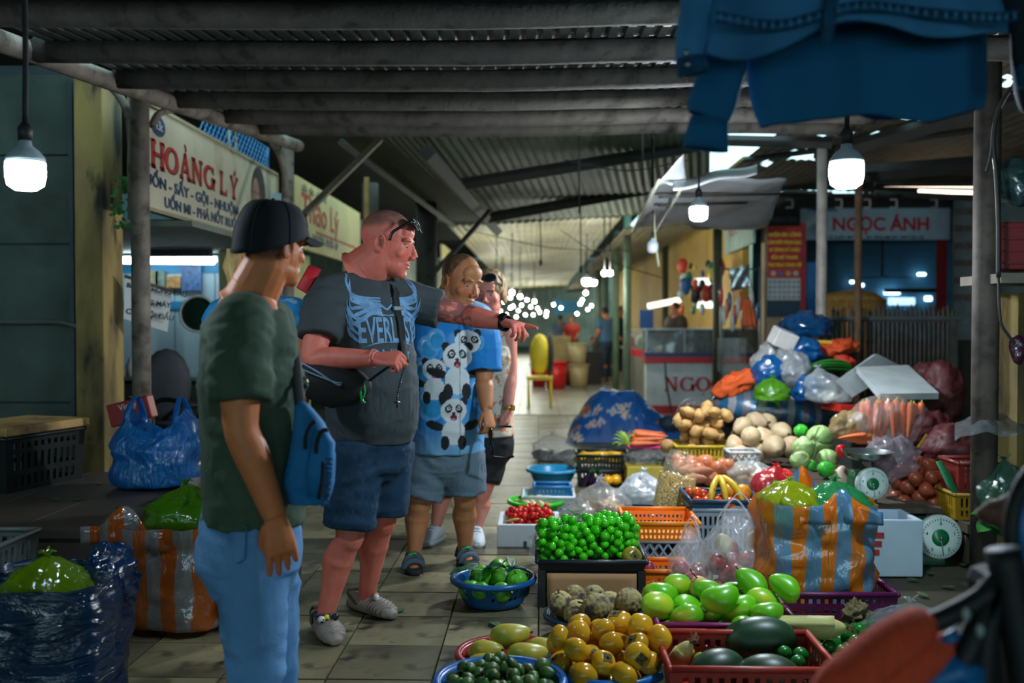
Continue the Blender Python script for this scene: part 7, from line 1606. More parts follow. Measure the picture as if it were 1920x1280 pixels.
def project(me_or_mb, O, ax, ay, n_, mat, owner, bvh, name, off=.002, cut=.016):
 """lay flat (x,y) shapes onto a garment as a thin print"""
 bm = __import__('bmesh').new()
 if isinstance(me_or_mb, MB): m_ = bpy.data.meshes.new('p'); m_.from_pydata(me_or_mb.v, [], me_or_mb.f); bm.from_mesh(m_)
 else: bm.from_mesh(me_or_mb)
 import bmesh as B_
 B_.ops.triangulate(bm, faces=bm.faces[:])
 for _ in range(3):
  es = [e for e in bm.edges if e.calc_length() > cut]
  if not es: break
  B_.ops.subdivide_edges(bm, edges=es, cuts=1); B_.ops.triangulate(bm, faces=bm.faces[:])
 bad = []
 for v in bm.verts:
  p = O + ax * v.co.x + ay * v.co.y + n_ * .3; h = bvh.ray_cast(p, -n_, .6)
  if h[0] is None: bad.append(v)
  else: v.co = h[0] + n_ * off
 B_.ops.delete(bm, geom=bad, context='VERTS')
 me = bpy.data.meshes.new(name); bm.to_mesh(me); bm.free(); me.materials.append(mat); x = bpy.data.objects.new(name, me); COL.objects.link(x); attach(x, owner, True); x['kind'] = 'stuff'; return x
mPr = M('print_blue_grey', (112, 158, 200), .7, var=.25, vs=30)
me = text_mesh('EVERLAST', .15, 0, sx=.44, off=.003); me.transform(Matrix.Translation((0, -.062, 0))); project(me, O, Lv, UPV, f, mPr, sh, bvh, 'shirt_print')
me = text_mesh('Defend Honour', .05, 0, sx=.62, off=.0025, space=.9); me.transform(Matrix.Translation((0, -.128, 0))); project(me, O, Lv, UPV, f, mPr, sh, bvh, 'shirt_print')
b = MB()
def stroke(b, pts, w):
 pts = [Vector((x, y, 0)) for x, y in pts]; ws = [w * (1 - abs(2 * i / (len(pts) - 1) - .75) ** 2 * .8) for i in range(len(pts))]; pts, ws = smooth_path(pts, ws, 5)
 P = []
 for i, p in enumerate(pts):
  t = (pts[min(i + 1, len(pts) - 1)] - pts[max(i - 1, 0)]).normalized(); n_ = Vector((-t.y, t.x, 0)) * max(ws[i], .0008) / 2; P.append([tuple(p + n_), tuple(p - n_)])
 b.grid(np.array(P))
for s_ in (-1, 1):
 for k in range(7):
  a = k / 6; stroke(b, [(s_ * .03, .05 + .012 * k), (s_ * (.08 + .01 * k), .06 + .012 * k), (s_ * (.13 + .006 * k), .03 + .026 * k), (s_ * (.17 - .004 * k), .015 + .034 * k), (s_ * (.185 - .01 * k), .08 + .03 * k)], .018 - .001 * k)
 for k in range(4): stroke(b, [(s_ * .14, -.06 + .03 * k), (s_ * .165, -.03 + .03 * k), (s_ * .18, .02 + .035 * k)], .014)
 stroke(b, [(0, .075), (s_ * .05, .1), (s_ * .08, .07), (s_ * .05, .05)], .012); stroke(b, [(0, .05), (s_ * .07, .055), (s_ * .14, .045)], .007)
 stroke(b, [(s_ * .14, .045), (s_ * .135, -.02), (s_ * .13, -.075)], .006); stroke(b, [(0, -.062), (s_ * .07, -.065), (s_ * .135, -.085)], .006)
project(b, O, Lv, UPV, f, mPr, sh, bvh, 'shirt_print')
mNav = M('shorts_navy', (14, 48, 84), .8, var=.12, vs=8, bump=.2, bs=120)
garment('shorts', pants(J, fr, [(.15, .165, .14, .03), (.04, .175, .15, .02), (-.05, .185, .155, .01), (-.14, .18, .15, 0), (-.2, .12, .1, 0)], .92, .125, .1, .112), mNav, man, .009, .007, (7, 7, 26), 8)
mClog = M('clog_taupe', (136, 124, 114), .6, var=.12)
def clog(an, toe, charms):
 td = toe - an; td.z = 0; td.normalize(); sd = td.cross(UPV); g = Vector((an.x, an.y, 0)) - td * .03
 b = MB(); rings = []
 for t, w_, h_ in ((-.075, .03, .05), (-.05, .047, .085), (0, .05, .07), (.05, .052, .075), (.1, .058, .082), (.15, .06, .072), (.19, .048, .056), (.22, .02, .03)):
  c = g + td * t; rings.append([c + sd * (math.cos(a) * w_) + UPV * max(.003, h_ * (.5 + .5 * math.sin(a)) if math.sin(a) > -.9 else .003) for a in np.linspace(0, 2 * PI, 40, endpoint=False)])
 b.loft(rings); P, Fc, N_ = fuse(b, .005, 3, 0)
 x = (P - np.array(g)) @ np.array(td); y = (P - np.array(g)) @ np.array(sd); z = P[:, 2]
 rid = np.sin((x * 1 + .6 * np.abs(y)) * 330) * .0028 * ((z > .012) & (x > .0) & (x < .2)); P = P + N_ * rid[:, None]; P[:, 2] = np.maximum(P[:, 2], .002)
 c_ = MB().add(P, Fc).build('clog', mClog, man, world=True)
 b = MB(); b.tube([g + td * .02 + sd * .052 + UPV * .05, g - td * .05 + sd * .04 + UPV * .085, g - td * .075 + UPV * .09, g - td * .05 - sd * .04 + UPV * .085, g + td * .02 - sd * .052 + UPV * .05], .011, 8, flat=(.4, 1), sub=5); b.build('heel_strap', M('clog_strap', (92, 78, 64), .6), c_, world=True)
 for k, (rgb, t, s_) in enumerate(charms): q = MB(); q.ell(g + td * t + sd * s_ + UPV * .088, .0155, nu=14, nv=10); q.build('charm', M('charm_%d_%d_%d' % rgb, rgb, .3, blot=((20, 20, 20), 60, .55, .57)), c_, world=True)
clog(J['anR'], J['toeR'], [((30, 34, 40), .1, -.03), ((220, 200, 40), .1, .01), ((226, 228, 230), .115, .035)])
clog(J['anL'], J['toeL'], [((190, 130, 90), .1, .0), ((226, 230, 236), .12, .02)])
b = MB(); b.tube([J['anR'] + UPV * .02 + Vector((.046 * math.cos(a), .046 * math.sin(a), 0)) for a in np.linspace(0, 2 * PI, 20)], .007, 7); b.build('ankle_band', M('band_navy', (24, 60, 110), .6), man, world=True)
def watch(wr, el, rad, m_, m2, owner, back, face=None, name='wristwatch'):
 ax = (wr - el).normalized(); c = wr - ax * back; uu = ax.cross(Vector((0, -1, .2))).normalized(); vv = ax.cross(uu); b = MB()
 b.loft([[c + ax * z + (uu * math.cos(a) + vv * math.sin(a)) * rr for a in np.linspace(0, 2 * PI, 24, endpoint=False)] for z, rr in ((-.011, rad * .9), (-.011, rad + .003), (.011, rad + .003), (.011, rad * .9))], False)
 w_ = b.build(name, m_, owner, world=True)
 fc = (Vector(face) - ax * Vector(face).dot(ax)).normalized(); b = MB(); q = Matrix((ax, fc.cross(ax), fc)).transposed(); b.box(c + fc * (rad + .004), (.034, .034, .012), q); b.build('case', m2, w_, smooth=False, bevel=.003, world=True)
mBlk = M('black_fabric', (20, 22, 24), .75, var=.15, vs=12); mBlkP = M('black_plastic', (16, 18, 20), .25)
watch(J['wrL'], J['elL'], .034, mBlkP, mBlkP, man, -.004, (0, -.6, .6))
b = MB(); b.tube([lerp(J['wrR'], J['elR'], .04) + fistd.cross(UPV) * (.036 * math.cos(a)) + UPV * (.036 * math.sin(a)) for a in np.linspace(0, 2 * PI, 20)], .0035, 6); b.build('wrist_band', M('band_pink', (220, 130, 120), .5), man, world=True)
def sunglasses(c, Mx, s, p, rot, label, w=.072, arms=.12, cat='sunglasses'):
 """p in head units; lenses across x, arms going -y"""
 t = E('sunglasses', c, label, cat); Q = Mx @ rot if rot is not None else Mx
 tr = lambda v: Q @ (Vector(v) * s) + Mx @ (Vector(p) * s)
 for sx in (-1, 1):
  b = MB(); b.ell(tr((sx * .034, 0, 0)), (.031 * s, .005 * s, .021 * s), Q, 18, 8); b.build('lens', M('lens_dark', (20, 30, 40), .08), t)
  b = MB(); b.tube([tr((sx * .034 + .032 * math.cos(a), .001, .022 * math.sin(a))) for a in np.linspace(0, 2 * PI, 20)], .003 * s, 6); b.build('frame', mBlkP, t)
  b = MB(); b.tube([tr((sx * w, 0, .008)), tr((sx * (w + .004), -.05, .004)), tr((sx * (w + .004), -arms * .8, -.002)), tr((sx * w, -arms, -.022))], .0045 * s, 6, flat=(.5, 1.3), sub=4); b.build('temple_arm', mBlkP, t)
 b = MB(); b.tube([tr((-.008, 0, .006)), tr((.008, 0, .006))], .004 * s, 6); b.build('bridge', mBlkP, t)
 return t
sunglasses(J['head'], Mx, hs, (0, .09, .085), Matrix.Rotation(.62, 3, 'X'), 'dark sunglasses pushed up on the head of the pointing man', w=.076, arms=.1)
# his chest strap, belt bag, key clip, rosary
fb = f
st = [lerp(J['neck'], J['shL'], .42) + UPV * .03 - f * .02, lerp(J['neck'], J['shL'], .3) + f * .12 - UPV * .05, O + Lv * .055 + f * .03, O + Lv * .06 - UPV * .15 + f * .035]
bg = E('belt_bag', lerp(J['pel'], J['neck'], .3) + f * .2 - Lv * .1, 'black belt bag with striped zip worn on the chest strap of the pointing man', 'bag')
sp_ = []
for p in smooth_path([Vector(x) for x in st], [1] * len(st), 6)[0]:
 h = bvh.ray_cast(p + f * .3, -f, .6); sp_.append(h[0] + f * .006 if h[0] is not None and p.z < st[1].z else p)
ribbon(sp_, .042, f, .003, 0).build('strap', mBlk, bg, world=True)
b = MB(); b.box(sp_[len(sp_) // 2] + f * .006, (.05, .012, .02), Matrix((Lv, f, UPV)).transposed()); b.build('buckle', mSteel, bg, smooth=False, bevel=.003, world=True)
bc_ = W(625, 718, 4.0); b = MB(); b.ell(bc_, (.155, .065, .095), Matrix.Rotation(.22, 3, 'Y'), 28, 16); b.disp(lambda P: P + .012 * np.stack([fbm(P * 9, 1), fbm(P * 9, 2), fbm(P * 9, 3)], 1)); b.build('pouch', mBlk, bg, world=True)
for k in range(2): b = MB(); b.tube([W(566, 680 + 12 * k, 3.93), W(600, 700 + 6 * k, 3.92), W(635, 722 - 4 * k, 3.93), W(642, 712, 3.95)], .004, 6, sub=4); b.build('zip', M('zip_pale', (120, 150, 176), .4), bg, world=True)
b = MB(); b.tube([W(690, 715, 4.0), W(725, 690, 3.98), W(748, 675, 3.98)], .016, 8, flat=(1, .3)); b.build('belt', mBlk, bg, world=True)
b = MB(); b.tube([W(677, 716, 3.97), W(676, 728, 3.96), W(678, 748, 3.96), W(684, 756, 3.96)], .006, 6, sub=3); b.tube([W(682, 716, 3.97), W(684, 735, 3.96), W(680, 748, 3.96)], .004, 6, sub=3)
tag(b.build('key_clip', M('clip_green', (20, 150, 60), .4)), 'green clip hanging from the black belt bag', 'clip')
b = MB(); pr_ = [W(757 - 3 * math.sin(t * 2) - 10 * t, 690 + 58 * t, 3.86) for t in np.linspace(0, 1, 14)]
for p in pr_: b.ell(p, .0045, nu=6, nv=5)
b.tube([pr_[-1], pr_[-1] - UPV * .035], .003, 5); b.tube([pr_[-1] - UPV * .012 - Lv * .014, pr_[-1] - UPV * .012 + Lv * .014], .003, 5); tag(b.build('bead_string', mBlkP), 'string of dark beads with a small cross held in the fist', 'beads')['kind'] = 'thing'
# ---------------------------------------------------------------- guide with the cap
TORG = [(-.2, .14, .115, 0), (-.05, .165, .135, 0), (.15, .165, .14, .01), (.4, .17, .14, .008), (.62, .19, .14, 0), (.82, .2, .125, -.01), (.93, .14, .1, -.012), (1., .085, .08, -.01)]
J = dict(pel=W(472, 990, 3.07), neck=W(470, 558, 3.06), head=W(513, 460, 3.07), shR=W(450, 616, 2.88), elR=W(452, 800, 2.84), wrR=W(516, 970, 2.86), shL=W(505, 618, 3.24), elL=W(520, 790, 3.3), wrL=W(552, 890, 3.32),
         hipR=W(474, 1030, 3.0), knR=W(478, 1225, 2.98), anR=W(470, 1420, 2.97), toeR=W(560, 1450, 3.05), hipL=W(490, 1030, 3.17), knL=W(506, 1225, 3.17), anL=W(508, 1400, 3.18), toeL=W(600, 1420, 3.27))
hdn = (W(532, 1060, 2.87) - J['wrR']).normalized()
o, J, fr, hd = person('person in a black cap, dark green t-shirt and light jeans, seen from behind', J, (.92, .39, 0), (.6, .8, -.06), .25, (228, 130, 80), TORG,
                      hands=[(J['wrR'], hdn, (-.3, .8, 0), dict(L_=.215, curl=(.2, .24, .28, .34), thumb=(.6, .5), side=-1)), (J['wrL'], (.3, .2, -1), (-.6, -.3, 0), dict(curl=(.4, .4, .4, .4)))],
                      hair=((24, 22, 24), lambda x, y: np.where(y < -.02, -.055, .05 + .9 * np.clip(y - .03, 0, 1))), up=Vector((.1, .05, 1)), arm=1.15, foot=False, nk=1.15)
gd = o; r, f, u = fr; Mx, hs = hd; H0 = J['head']
mGrn = M('tee_green', (70, 88, 70), .85, var=.1, vs=8, bump=.15, bs=220)
sh = garment('t_shirt', tee(J, fr, TORG, (.72, .7), .016, (.094, .094), (.09, .088), .95, .03), mGrn, gd, .008, .008, (7, 7, 17), 5)
mJn = M('jeans_light', (106, 156, 208), .8, var=.16, vs=7, bump=.25, bs=180, blot=((60, 104, 160), 4, .5, .75), stretch=(1, 1, .6))
garment('jeans', pants(J, fr, [(.1, .165, .14, 0), (.0, .18, .155, -.005), (-.1, .185, .16, -.01), (-.2, .12, .12, 0)], 1.96, .118, .088, .082), mJn, gd, .009, .007, (6, 6, 18), 9)
b = MB(); pk = [W(425, 985, 2.9), W(462, 985, 2.88), W(460, 1048, 2.88), W(450, 1055, 2.88), W(432, 1052, 2.9), W(425, 985, 2.9)]; b.tube(pk, .0025, 5); b.build('pocket_stitch', M('stitch_blue', (60, 110, 160), .8), gd, world=True)
for s_ in 'RL':
 td = (J['toe' + s_] - J['an' + s_]); td.z = 0; td.normalize(); c = Vector((J['an' + s_].x, J['an' + s_].y, .045)) + td * .06; b = MB(); b.ell(c, (.14, .048, .05), Matrix((td, UPV.cross(td), UPV)).transposed(), 18, 10); b.build('shoe', mBlk, gd, world=True)
# cap
mCapB = M('cap_black', (18, 22, 30), .85, var=.1, bump=.2, bs=250)
b = MB(); T = lambda v: H0 + Mx @ (Vector(v) * hs); n = 40
cz = lambda a, e: (.002 + .042 * math.sin(a)) * (1 - math.sin(e)) + .131 * math.sin(e)
rings = [[T((.093 * math.cos(a) * math.cos(e) ** .52, -.014 + .116 * math.sin(a) * math.cos(e) ** .52, cz(a, e))) for a in np.linspace(0, 2 * PI, n, endpoint=False)] for e in np.linspace(0, 1.54, 15)]
b.loft(rings); b.disp(lambda P: P + .002 * np.stack([fbm(P * 30, 1)] * 3, 1)); cap = b.build('cap', mCapB, gd, world=True)
b = MB(); P = np.array([[T((.076 * math.sin(a) * (1 - .1 * v), .085 * math.cos(a) * .55 + .045 + .082 * v * math.cos(a * .8), .043 - .016 * v - .022 * (math.sin(a) ** 2))) for v in np.linspace(0, 1, 7)] for a in np.linspace(-1.45, 1.45, 22)]); b.grid(P); b.build('brim', mCapB, cap, solid=.006, world=True)
b = MB(); b.ell(T((0, -.014, .132)), .007 * hs, nu=8, nv=6); b.build('button', mCapB, cap, world=True)
for k in range(6): a = k * PI / 3; b = MB(); b.tube([T((.094 * math.cos(a) * math.cos(e) ** .52, -.014 + .117 * math.sin(a) * math.cos(e) ** .52, cz(a, e) + .001)) for e in np.linspace(0, 1.5, 10)], .0015, 5); b.build('seam', mCapB, cap, world=True)
# blue sling bag
mBB = M('bag_cobalt', (22, 108, 186), .7, var=.12, vs=9, bump=.2, bs=200)
sb = E('sling_bag', W(580, 860, 2.93), 'bright blue sling bag with black zips hanging in front of the guide', 'bag')
cb = [W(x, y, 2.93) for x, y in ((562, 752), (580, 790), (586, 850), (580, 905), (578, 945))]
b = MB(); rx, ry = (CR @ Vector((1, 0, 0))), (CR @ Vector((0, 0, -1)))
b.loft([ring(c, rx, ry, w_ * 2.93 / F, dd, 28, 3) for c, w_, dd in zip(cb, (10, 28, 42, 48, 36), (.015, .04, .055, .055, .035))])
P, Fc, N_ = fuse(b, .006, 4, .7); MB().add(P + N_ * .003 * fbm(P * 16, 2)[:, None], Fc).build('body', mBB, sb, world=True)
b = MB(); cf = [W(x, y, 2.865) for x, y in ((600, 805), (606, 830), (600, 880), (597, 930))]; b.loft([ring(c, rx, ry, w_ * 2.87 / F, dd, 24, 3.5) for c, w_, dd in zip(cf, (10, 22, 25, 20), (.02, .028, .03, .02))]); b.build('front_pocket', mBB, sb, world=True)
for pts in ([(572, 842), (574, 815), (584, 795), (592, 790)], [(592, 850), (594, 828), (604, 808), (615, 806)], [(606, 865), (604, 900), (598, 935)]):
 b = MB(); b.tube([W(x, y, 2.835) for x, y in pts], .006, 6, sub=5); b.build('zip', mBlk, sb, world=True)
me = text_mesh('EXPARSTH', .03, .001, off=.001); me.materials.append(M('print_navy2', (14, 60, 110), .7)); x = bpy.data.objects.new('lettering', me); COL.objects.link(x); x.matrix_basis = Matrix.Translation(W(620, 905, 2.83)) @ (Matrix((rx, CR @ Vector((0, 1, 0)), -ry)).transposed().to_4x4()) @ Matrix.Rotation(PI / 2 - .08, 4, 'Z'); attach(x, sb, True)
ribbon([W(562, 760, 2.92), W(556, 700, 2.96), W(550, 650, 3.04), W(530, 610, 3.2), W(500, 592, 3.25), W(470, 600, 3.22), W(425, 640, 3.2)], .035, Vector((.6, -.8, 0)), .004).build('strap', mBlk, sb, world=True)
b = MB(); b.tube([W(540, 930, 3.02), W(528, 890, 2.98), W(512, 850, 2.95), W(505, 800, 3.0)], .01, 6, sub=4); b.build('lower_strap', mBlk, sb, world=True)
b = MB(); b.lathe([(0, .006), (.022, .006), (.026, 0), (.022, -.006), (0, -.006)], 22); b.disp(lambda P: P[:, [0, 2, 1]] + np.array(W(563, 719, 3.0))); tag(b.build('round_charm', M('charm_ring', (150, 146, 120), .4, .3, blot=((40, 40, 40), 90, .5, .55))), 'round metal-look charm hanging from the sling bag strap', 'charm')
b = MB(); b.tube([W(549, 655, 3.02), W(555, 700, 3.0), W(553, 735, 3.0), W(560, 770, 3.0)], [.012, .014, .01, .004], 8, flat=(1, .3), sub=4); b.build('white_tie', M('tie_white', (200, 204, 204), .6), sb, world=True)
# ---------------------------------------------------------------- man in the blue panda shirt
TORP = [(-.2, .15, .12, 0), (-.05, .185, .15, .01), (.15, .185, .155, .02), (.4, .185, .15, .02), (.65, .195, .14, .01), (.85, .2, .12, 0), (.94, .14, .09, 0), (1., .085, .075, 0)]
J = dict(pel=W(838, 840, 5.5), neck=W(846, 573, 5.48), head=W(864, 528, 5.44), shR=W(788, 600, 5.5), elR=W(778, 705, 5.5), wrR=W(775, 770, 5.42), shL=W(902, 600, 5.42), elL=W(908, 712, 5.38), wrL=W(912, 768, 5.28),
         hipR=W(808, 860, 5.48), knR=W(786, 945, 5.44), anR=W(776, 1042, 5.4), toeR=G(776, 1090), hipL=W(868, 860, 5.48), knL=W(872, 935, 5.48), anL=W(872, 1036, 5.55), toeL=G(890, 1072))
SKV = (196, 128, 86)
o, J, fr, hd = person('person in a bright blue panda shirt and grey shorts, holding sunglasses', J, (.22, -.97, 0), (.7, -.66, -.3), .305, SKV, TORP,
                      hands=[(J['wrR'], (.05, -.1, -1), (.8, .4, 0), dict(L_=.2, curl=(.4, .45, .5, .5), side=1)), (J['wrL'], (.25, -.35, -1), (-.6, .5, 0), dict(L_=.2, curl=(.7, .8, .85, .9), thumb=(.8, .6), side=-1))],
                      vox=.007, hair=((52, 46, 42), lambda x, y: np.where(y < .0, .0 + .2 * np.clip(np.abs(x) - .05, 0, 1), .02 + 3.2 * np.clip(y - .01, 0, 1) + .9 * np.clip(.06 - np.abs(x), 0, .06))), brow=(50, 40, 36), up=Vector((.2, -.1, 1)), arm=1.1, leg=1.02, nk=1.2)
pm = o; r, f, u = fr
mPan_ = M('shirt_panda', attr='Col', rough=.75, var=.05)
sh = garment('shirt', tee(J, fr, TORP, (.85, .85), .02, (.1, .1), (.098, .098), .96, -.02), mPan_, pm, .0055, .005, (7, 7, 12), 12, dec=0)
Oc = lerp(J['pel'], J['neck'], .5)
def pandas(co):
 q = co - np.array(Oc); x = q @ np.array(-r); y = q[:, 2]; fr_ = (q @ np.array(f)) > -.02
 n_ = fbm(np.stack([x * 6, y * 6, 0 * x], 1), 3); c = L3((20, 120, 222)) * (1 - .0 * x[:, None]) + np.clip(n_ * 1.2 - .1, 0, 1)[:, None] * (L3((130, 190, 236)) - L3((20, 120, 222)))
 low = np.clip((-.22 - y) / .15, 0, 1)[:, None]; c = c * (1 - low * .6) + L3((150, 200, 236)) * low * .6
 def D(cx, cy, a, b_, rgb, rot=0.):
  dx, dy = x - cx, y - cy; ca, sa = math.cos(rot), math.sin(rot); m_ = ((dx * ca + dy * sa) / a) ** 2 + ((-dx * sa + dy * ca) / b_) ** 2 < 1; m_ = m_ & fr_; c[m_] = L3(rgb); return m_
 for (cx, cy, a) in ((-.13, .17, .055), (-.09, .21, .05), (-.15, .03, .075), (.12, .2, .04), (.14, -.06, .06), (-.12, -.13, .08)):
  D(cx, cy, a, a * 1.2, (96, 170, 232)); D(cx - a * .3, cy + a * .4, a * .3, a * .35, (196, 222, 240)); D(cx + a * .1, cy - a * .1, a * .7, a * .85, (60, 146, 226))
 W_, K_ = (226, 232, 236), (24, 26, 30)
 def panda(cx, cy, R_, t=0., body=True):
  if body:
   D(cx - 1.5 * R_, cy - 1.2 * R_, R_ * .75, R_ * .36, K_, -.3); D(cx + 1.5 * R_, cy - 1.2 * R_, R_ * .75, R_ * .36, K_, .3); D(cx, cy - 1.75 * R_, R_ * .95, R_ * 1.05, W_); D(cx - .7 * R_, cy - 2.6 * R_, R_ * .36, R_ * .6, K_); D(cx + .7 * R_, cy - 2.6 * R_, R_ * .36, R_ * .6, K_)
  for s_ in (-1, 1): D(cx + s_ * .8 * R_, cy + .75 * R_, R_ * .34, R_ * .34, K_)
  D(cx, cy, R_ * 1.05, R_, W_)
  for s_ in (-1, 1):
   D(cx + s_ * .42 * R_ + t, cy + .18 * R_, R_ * .28, R_ * .36, K_, s_ * .4); D(cx + s_ * .4 * R_ + t, cy + .2 * R_, R_ * .15, R_ * .17, W_); D(cx + s_ * .38 * R_ + t, cy + .2 * R_, R_ * .08, R_ * .09, K_)
  D(cx + t, cy - .2 * R_, R_ * .16, R_ * .1, K_); D(cx + t, cy - .55 * R_, R_ * .26, R_ * .26, (120, 20, 34)); D(cx + t, cy - .66 * R_, R_ * .15, R_ * .1, (226, 120, 150))
 panda(.075, .2, .062, .01, False); panda(-.1, .05, .058, .0); panda(.02, .12, .072); panda(.0, -.17, .066)
 m_ = (np.abs(x - .035) < .0035) & fr_; c[m_] *= .55
 return c
vcol(sh, pandas)
b = MB(); b.tube([J['neck'] + r * (.08 * math.cos(a)) + f * (.075 * math.sin(a) + .005) + UPV * (-.04 - .025 * math.sin(a)) for a in np.linspace(0, 2 * PI, 24)], .016, 8, flat=(.5, 1.3)); b.build('collar', M('collar_blue', (20, 100, 210), .7), sh, world=True)
mGs = M('shorts_grey', (104, 124, 140), .8, var=.12, vs=8, bump=.2, bs=120)
garment('shorts', pants(J, fr, [(.06, .18, .15, .01), (-.05, .19, .16, .005), (-.12, .19, .15, 0), (-.19, .12, .1, 0)], .86, .125, .1, .118), mGs, pm, .009, .007, (7, 7, 24), 15)
mSd = M('sandal_grey', (76, 92, 104), .7); mSole = M('sandal_sole', (34, 40, 44), .7)
def sandal(an, toe, owner):
 td = toe - an; td.z = 0; td.normalize(); sd = td.cross(UPV); g = Vector((an.x, an.y, 0)); b = MB()
 b.loft([[g + td * t + sd * (math.cos(a) * w_) + UPV * (.014 + .014 * (1 if math.sin(a) > 0 else -1)) for a in np.linspace(.01, 2 * PI + .01, 24, endpoint=False)] for t, w_ in ((-.06, .02), (-.05, .038), (.02, .042), (.1, .05), (.16, .048), (.195, .02))])
 s0 = b.build('sandal', mSole, owner, world=True)
 for t, h, w_, wd in ((.055, .062, .05, .034), (.12, .045, .054, .03), (-.045, .07, .042, .026)):
  b = MB(); b.tube([g + td * (t + .02 * math.cos(a)) + sd * (w_ * math.cos(a)) + UPV * (.02 + h * math.sin(a)) for a in np.linspace(0, PI, 14)], wd / 2, 8, up=td, flat=(.22, 1) if False else (1, .22)); b.build('strap', mSd, s0, world=True)
 b = MB(); b.tube([g + td * .06 + sd * (.055 * math.cos(a)) + UPV * (.03 + .058 * math.sin(a)) for a in np.linspace(.9, 1.8, 6)], .007, 6); b.build('green_flash', M('flash_green', (40, 190, 70), .5), s0, world=True)
sandal(J['anR'], J['toeR'], pm); sandal(J['anL'], J['toeL'], pm)
q = W(920, 815, 5.24); sg_ = sunglasses(q, Matrix((Vector((.1, -.3, -1)).normalized(), Vector((-.9, -.35, .1)).normalized(), Vector((-.4, .85, -.3)).normalized())).transposed(), 1.1, (.03, 0, 0), None, 'folded-out sunglasses dangling from the hand of the blue shirt man', arms=.1)
# ---------------------------------------------------------------- woman in the floral top
J = dict(pel=W(906, 815, 6.15), neck=W(914, 592, 6.15), head=W(917, 549, 6.1), shR=W(872, 622, 6.2), elR=W(868, 715, 6.2), wrR=W(880, 780, 6.1), shL=W(950, 622, 6.1), elL=W(957, 700, 6.08), wrL=W(953, 768, 6.0),
         hipR=W(872, 840, 6.15), knR=W(832, 905, 6.08), anR=W(818, 985, 6.06), toeR=G(806, 1018), hipL=W(920, 840, 6.15), knL=W(903, 925, 6.1), anL=W(892, 996, 6.05), toeL=G(897, 1030))
TORW = [(-.2, .15, .12, 0), (-.05, .18, .145, 0), (.15, .17, .13, 0), (.4, .16, .125, .01), (.65, .17, .135, .02), (.85, .165, .105, 0), (.94, .12, .08, 0), (1., .07, .065, 0)]
o, J, fr, hd = person('person in a sleeveless floral top and black shorts behind the blue shirt man', J, (-.12, -.99, 0), (-.2, -.95, -.2), .262, (214, 136, 116), TORW,
                      hands=[(J['wrL'], (-.1, -.1, -1), (-.8, .3, 0), dict(L_=.17, curl=(.5, .55, .6, .65), side=-1)), (J['wrR'], (0, 0, -1), (.8, 0, 0), dict(L_=.17))], vox=.008, hair=((120, 100, 80), lambda x, y: .035 + .6 * np.clip(y - .02, 0, 1)), arm=.98, leg=.95, foot=False)
wm = o; r, f, u = fr; Mx, hs = hd
mFlo = M('floral_top', (212, 198, 176), .8, var=.1, blot=[((206, 120, 60), 22, .56, .6), ((70, 110, 170), 17, .66, .68), ((120, 130, 90), 30, .62, .66)])
garment('top', tee(J, fr, TORW, (0, 0), .014, neck=.93, t0=.0), mFlo, wm, .008, .005, (8, 8, 12), 21)
garment('shorts', pants(J, fr, [(.08, .175, .14, 0), (-.05, .19, .155, 0), (-.13, .18, .15, 0), (-.2, .12, .1, 0)], .75, .12, .1, .1), mBlk, wm, .009, .004, (7, 7, 20), 22)
b = MB(); b.tube([lerp(J['hipR'], J['knR'], .82), J['knR'], lerp(J['knR'], J['anR'], .3)], [.076, .07, .07], 18, sub=3); b.build('knee_brace', mBlk, wm, world=True)
mHr = M('hair_sandy', (150, 122, 84), .6, var=.3, vs=25, stretch=(1, 1, .3)); b = MB(); T = lambda v: J['head'] + Mx @ (Vector(v) * hs)
b.ell(T((0, -.025, .04)), (.09 * hs, .1 * hs, .095 * hs), Mx, 24, 16); [b.ell(T((s_ * .08, -.03, -.01)), (.014 * hs, .04 * hs, .06 * hs), Mx, 12, 10) for s_ in (-1, 1)]
P, Fc, N_ = fuse(b, .007, 2, 0); MB().add(P + N_ * .006 * fbm(P * np.array([60, 60, 20]), 3)[:, None], Fc).build('hair', mHr, wm, world=True)
sunglasses(J['head'], Mx, hs, (0, .085, .1), Matrix.Rotation(.5, 3, 'X'), 'black sunglasses on top of the floral woman hair', w=.08, arms=.09)
watch(J['wrL'], J['elL'], .03, M('gold', (200, 150, 60), .3, .8), M('gold'), wm, .01, (.8, -.6, 0))
mSn = M('sneaker_white', (212, 220, 226), .6, var=.06)
for s_ in 'RL':
 an = J['an' + s_]; td = J['toe' + s_] - an; td.z = 0; td.normalize(); sd = td.cross(UPV); g = Vector((an.x, an.y, 0)); b = MB()
 b.loft([[g + td * t + sd * (math.cos(a) * w_) + UPV * (max(.02, h_ * (.5 + .5 * math.sin(a)))) for a in np.linspace(0, 2 * PI, 24, endpoint=False)] for t, w_, h_ in ((-.06, .03, .09), (-.03, .045, .11), (.03, .045, .105), (.09, .05, .08), (.15, .048, .06), (.19, .02, .035))])
 s0 = b.build('sneaker', mSn, wm, world=True, sub=1)
 b = MB(); b.loft([[g + td * t + sd * (math.cos(a) * w_) + UPV * (.012 + .012 * (1 if math.sin(a) > 0 else -1)) for a in np.linspace(.01, 2 * PI + .01, 20, endpoint=False)] for t, w_ in ((-.065, .03), (-.03, .05), (.09, .054), (.16, .05), (.2, .015))]); b.build('sole', M('sole_white', (190, 196, 200), .6), s0, world=True)
 for k in range(4): b = MB(); c = g + td * (.05 + .022 * k) + UPV * (.1 - .012 * k); b.tube([c - sd * .024, c + UPV * .006, c + sd * .024], .003, 5); b.build('lace', M('lace_grey', (150, 160, 170), .7), s0, world=True)
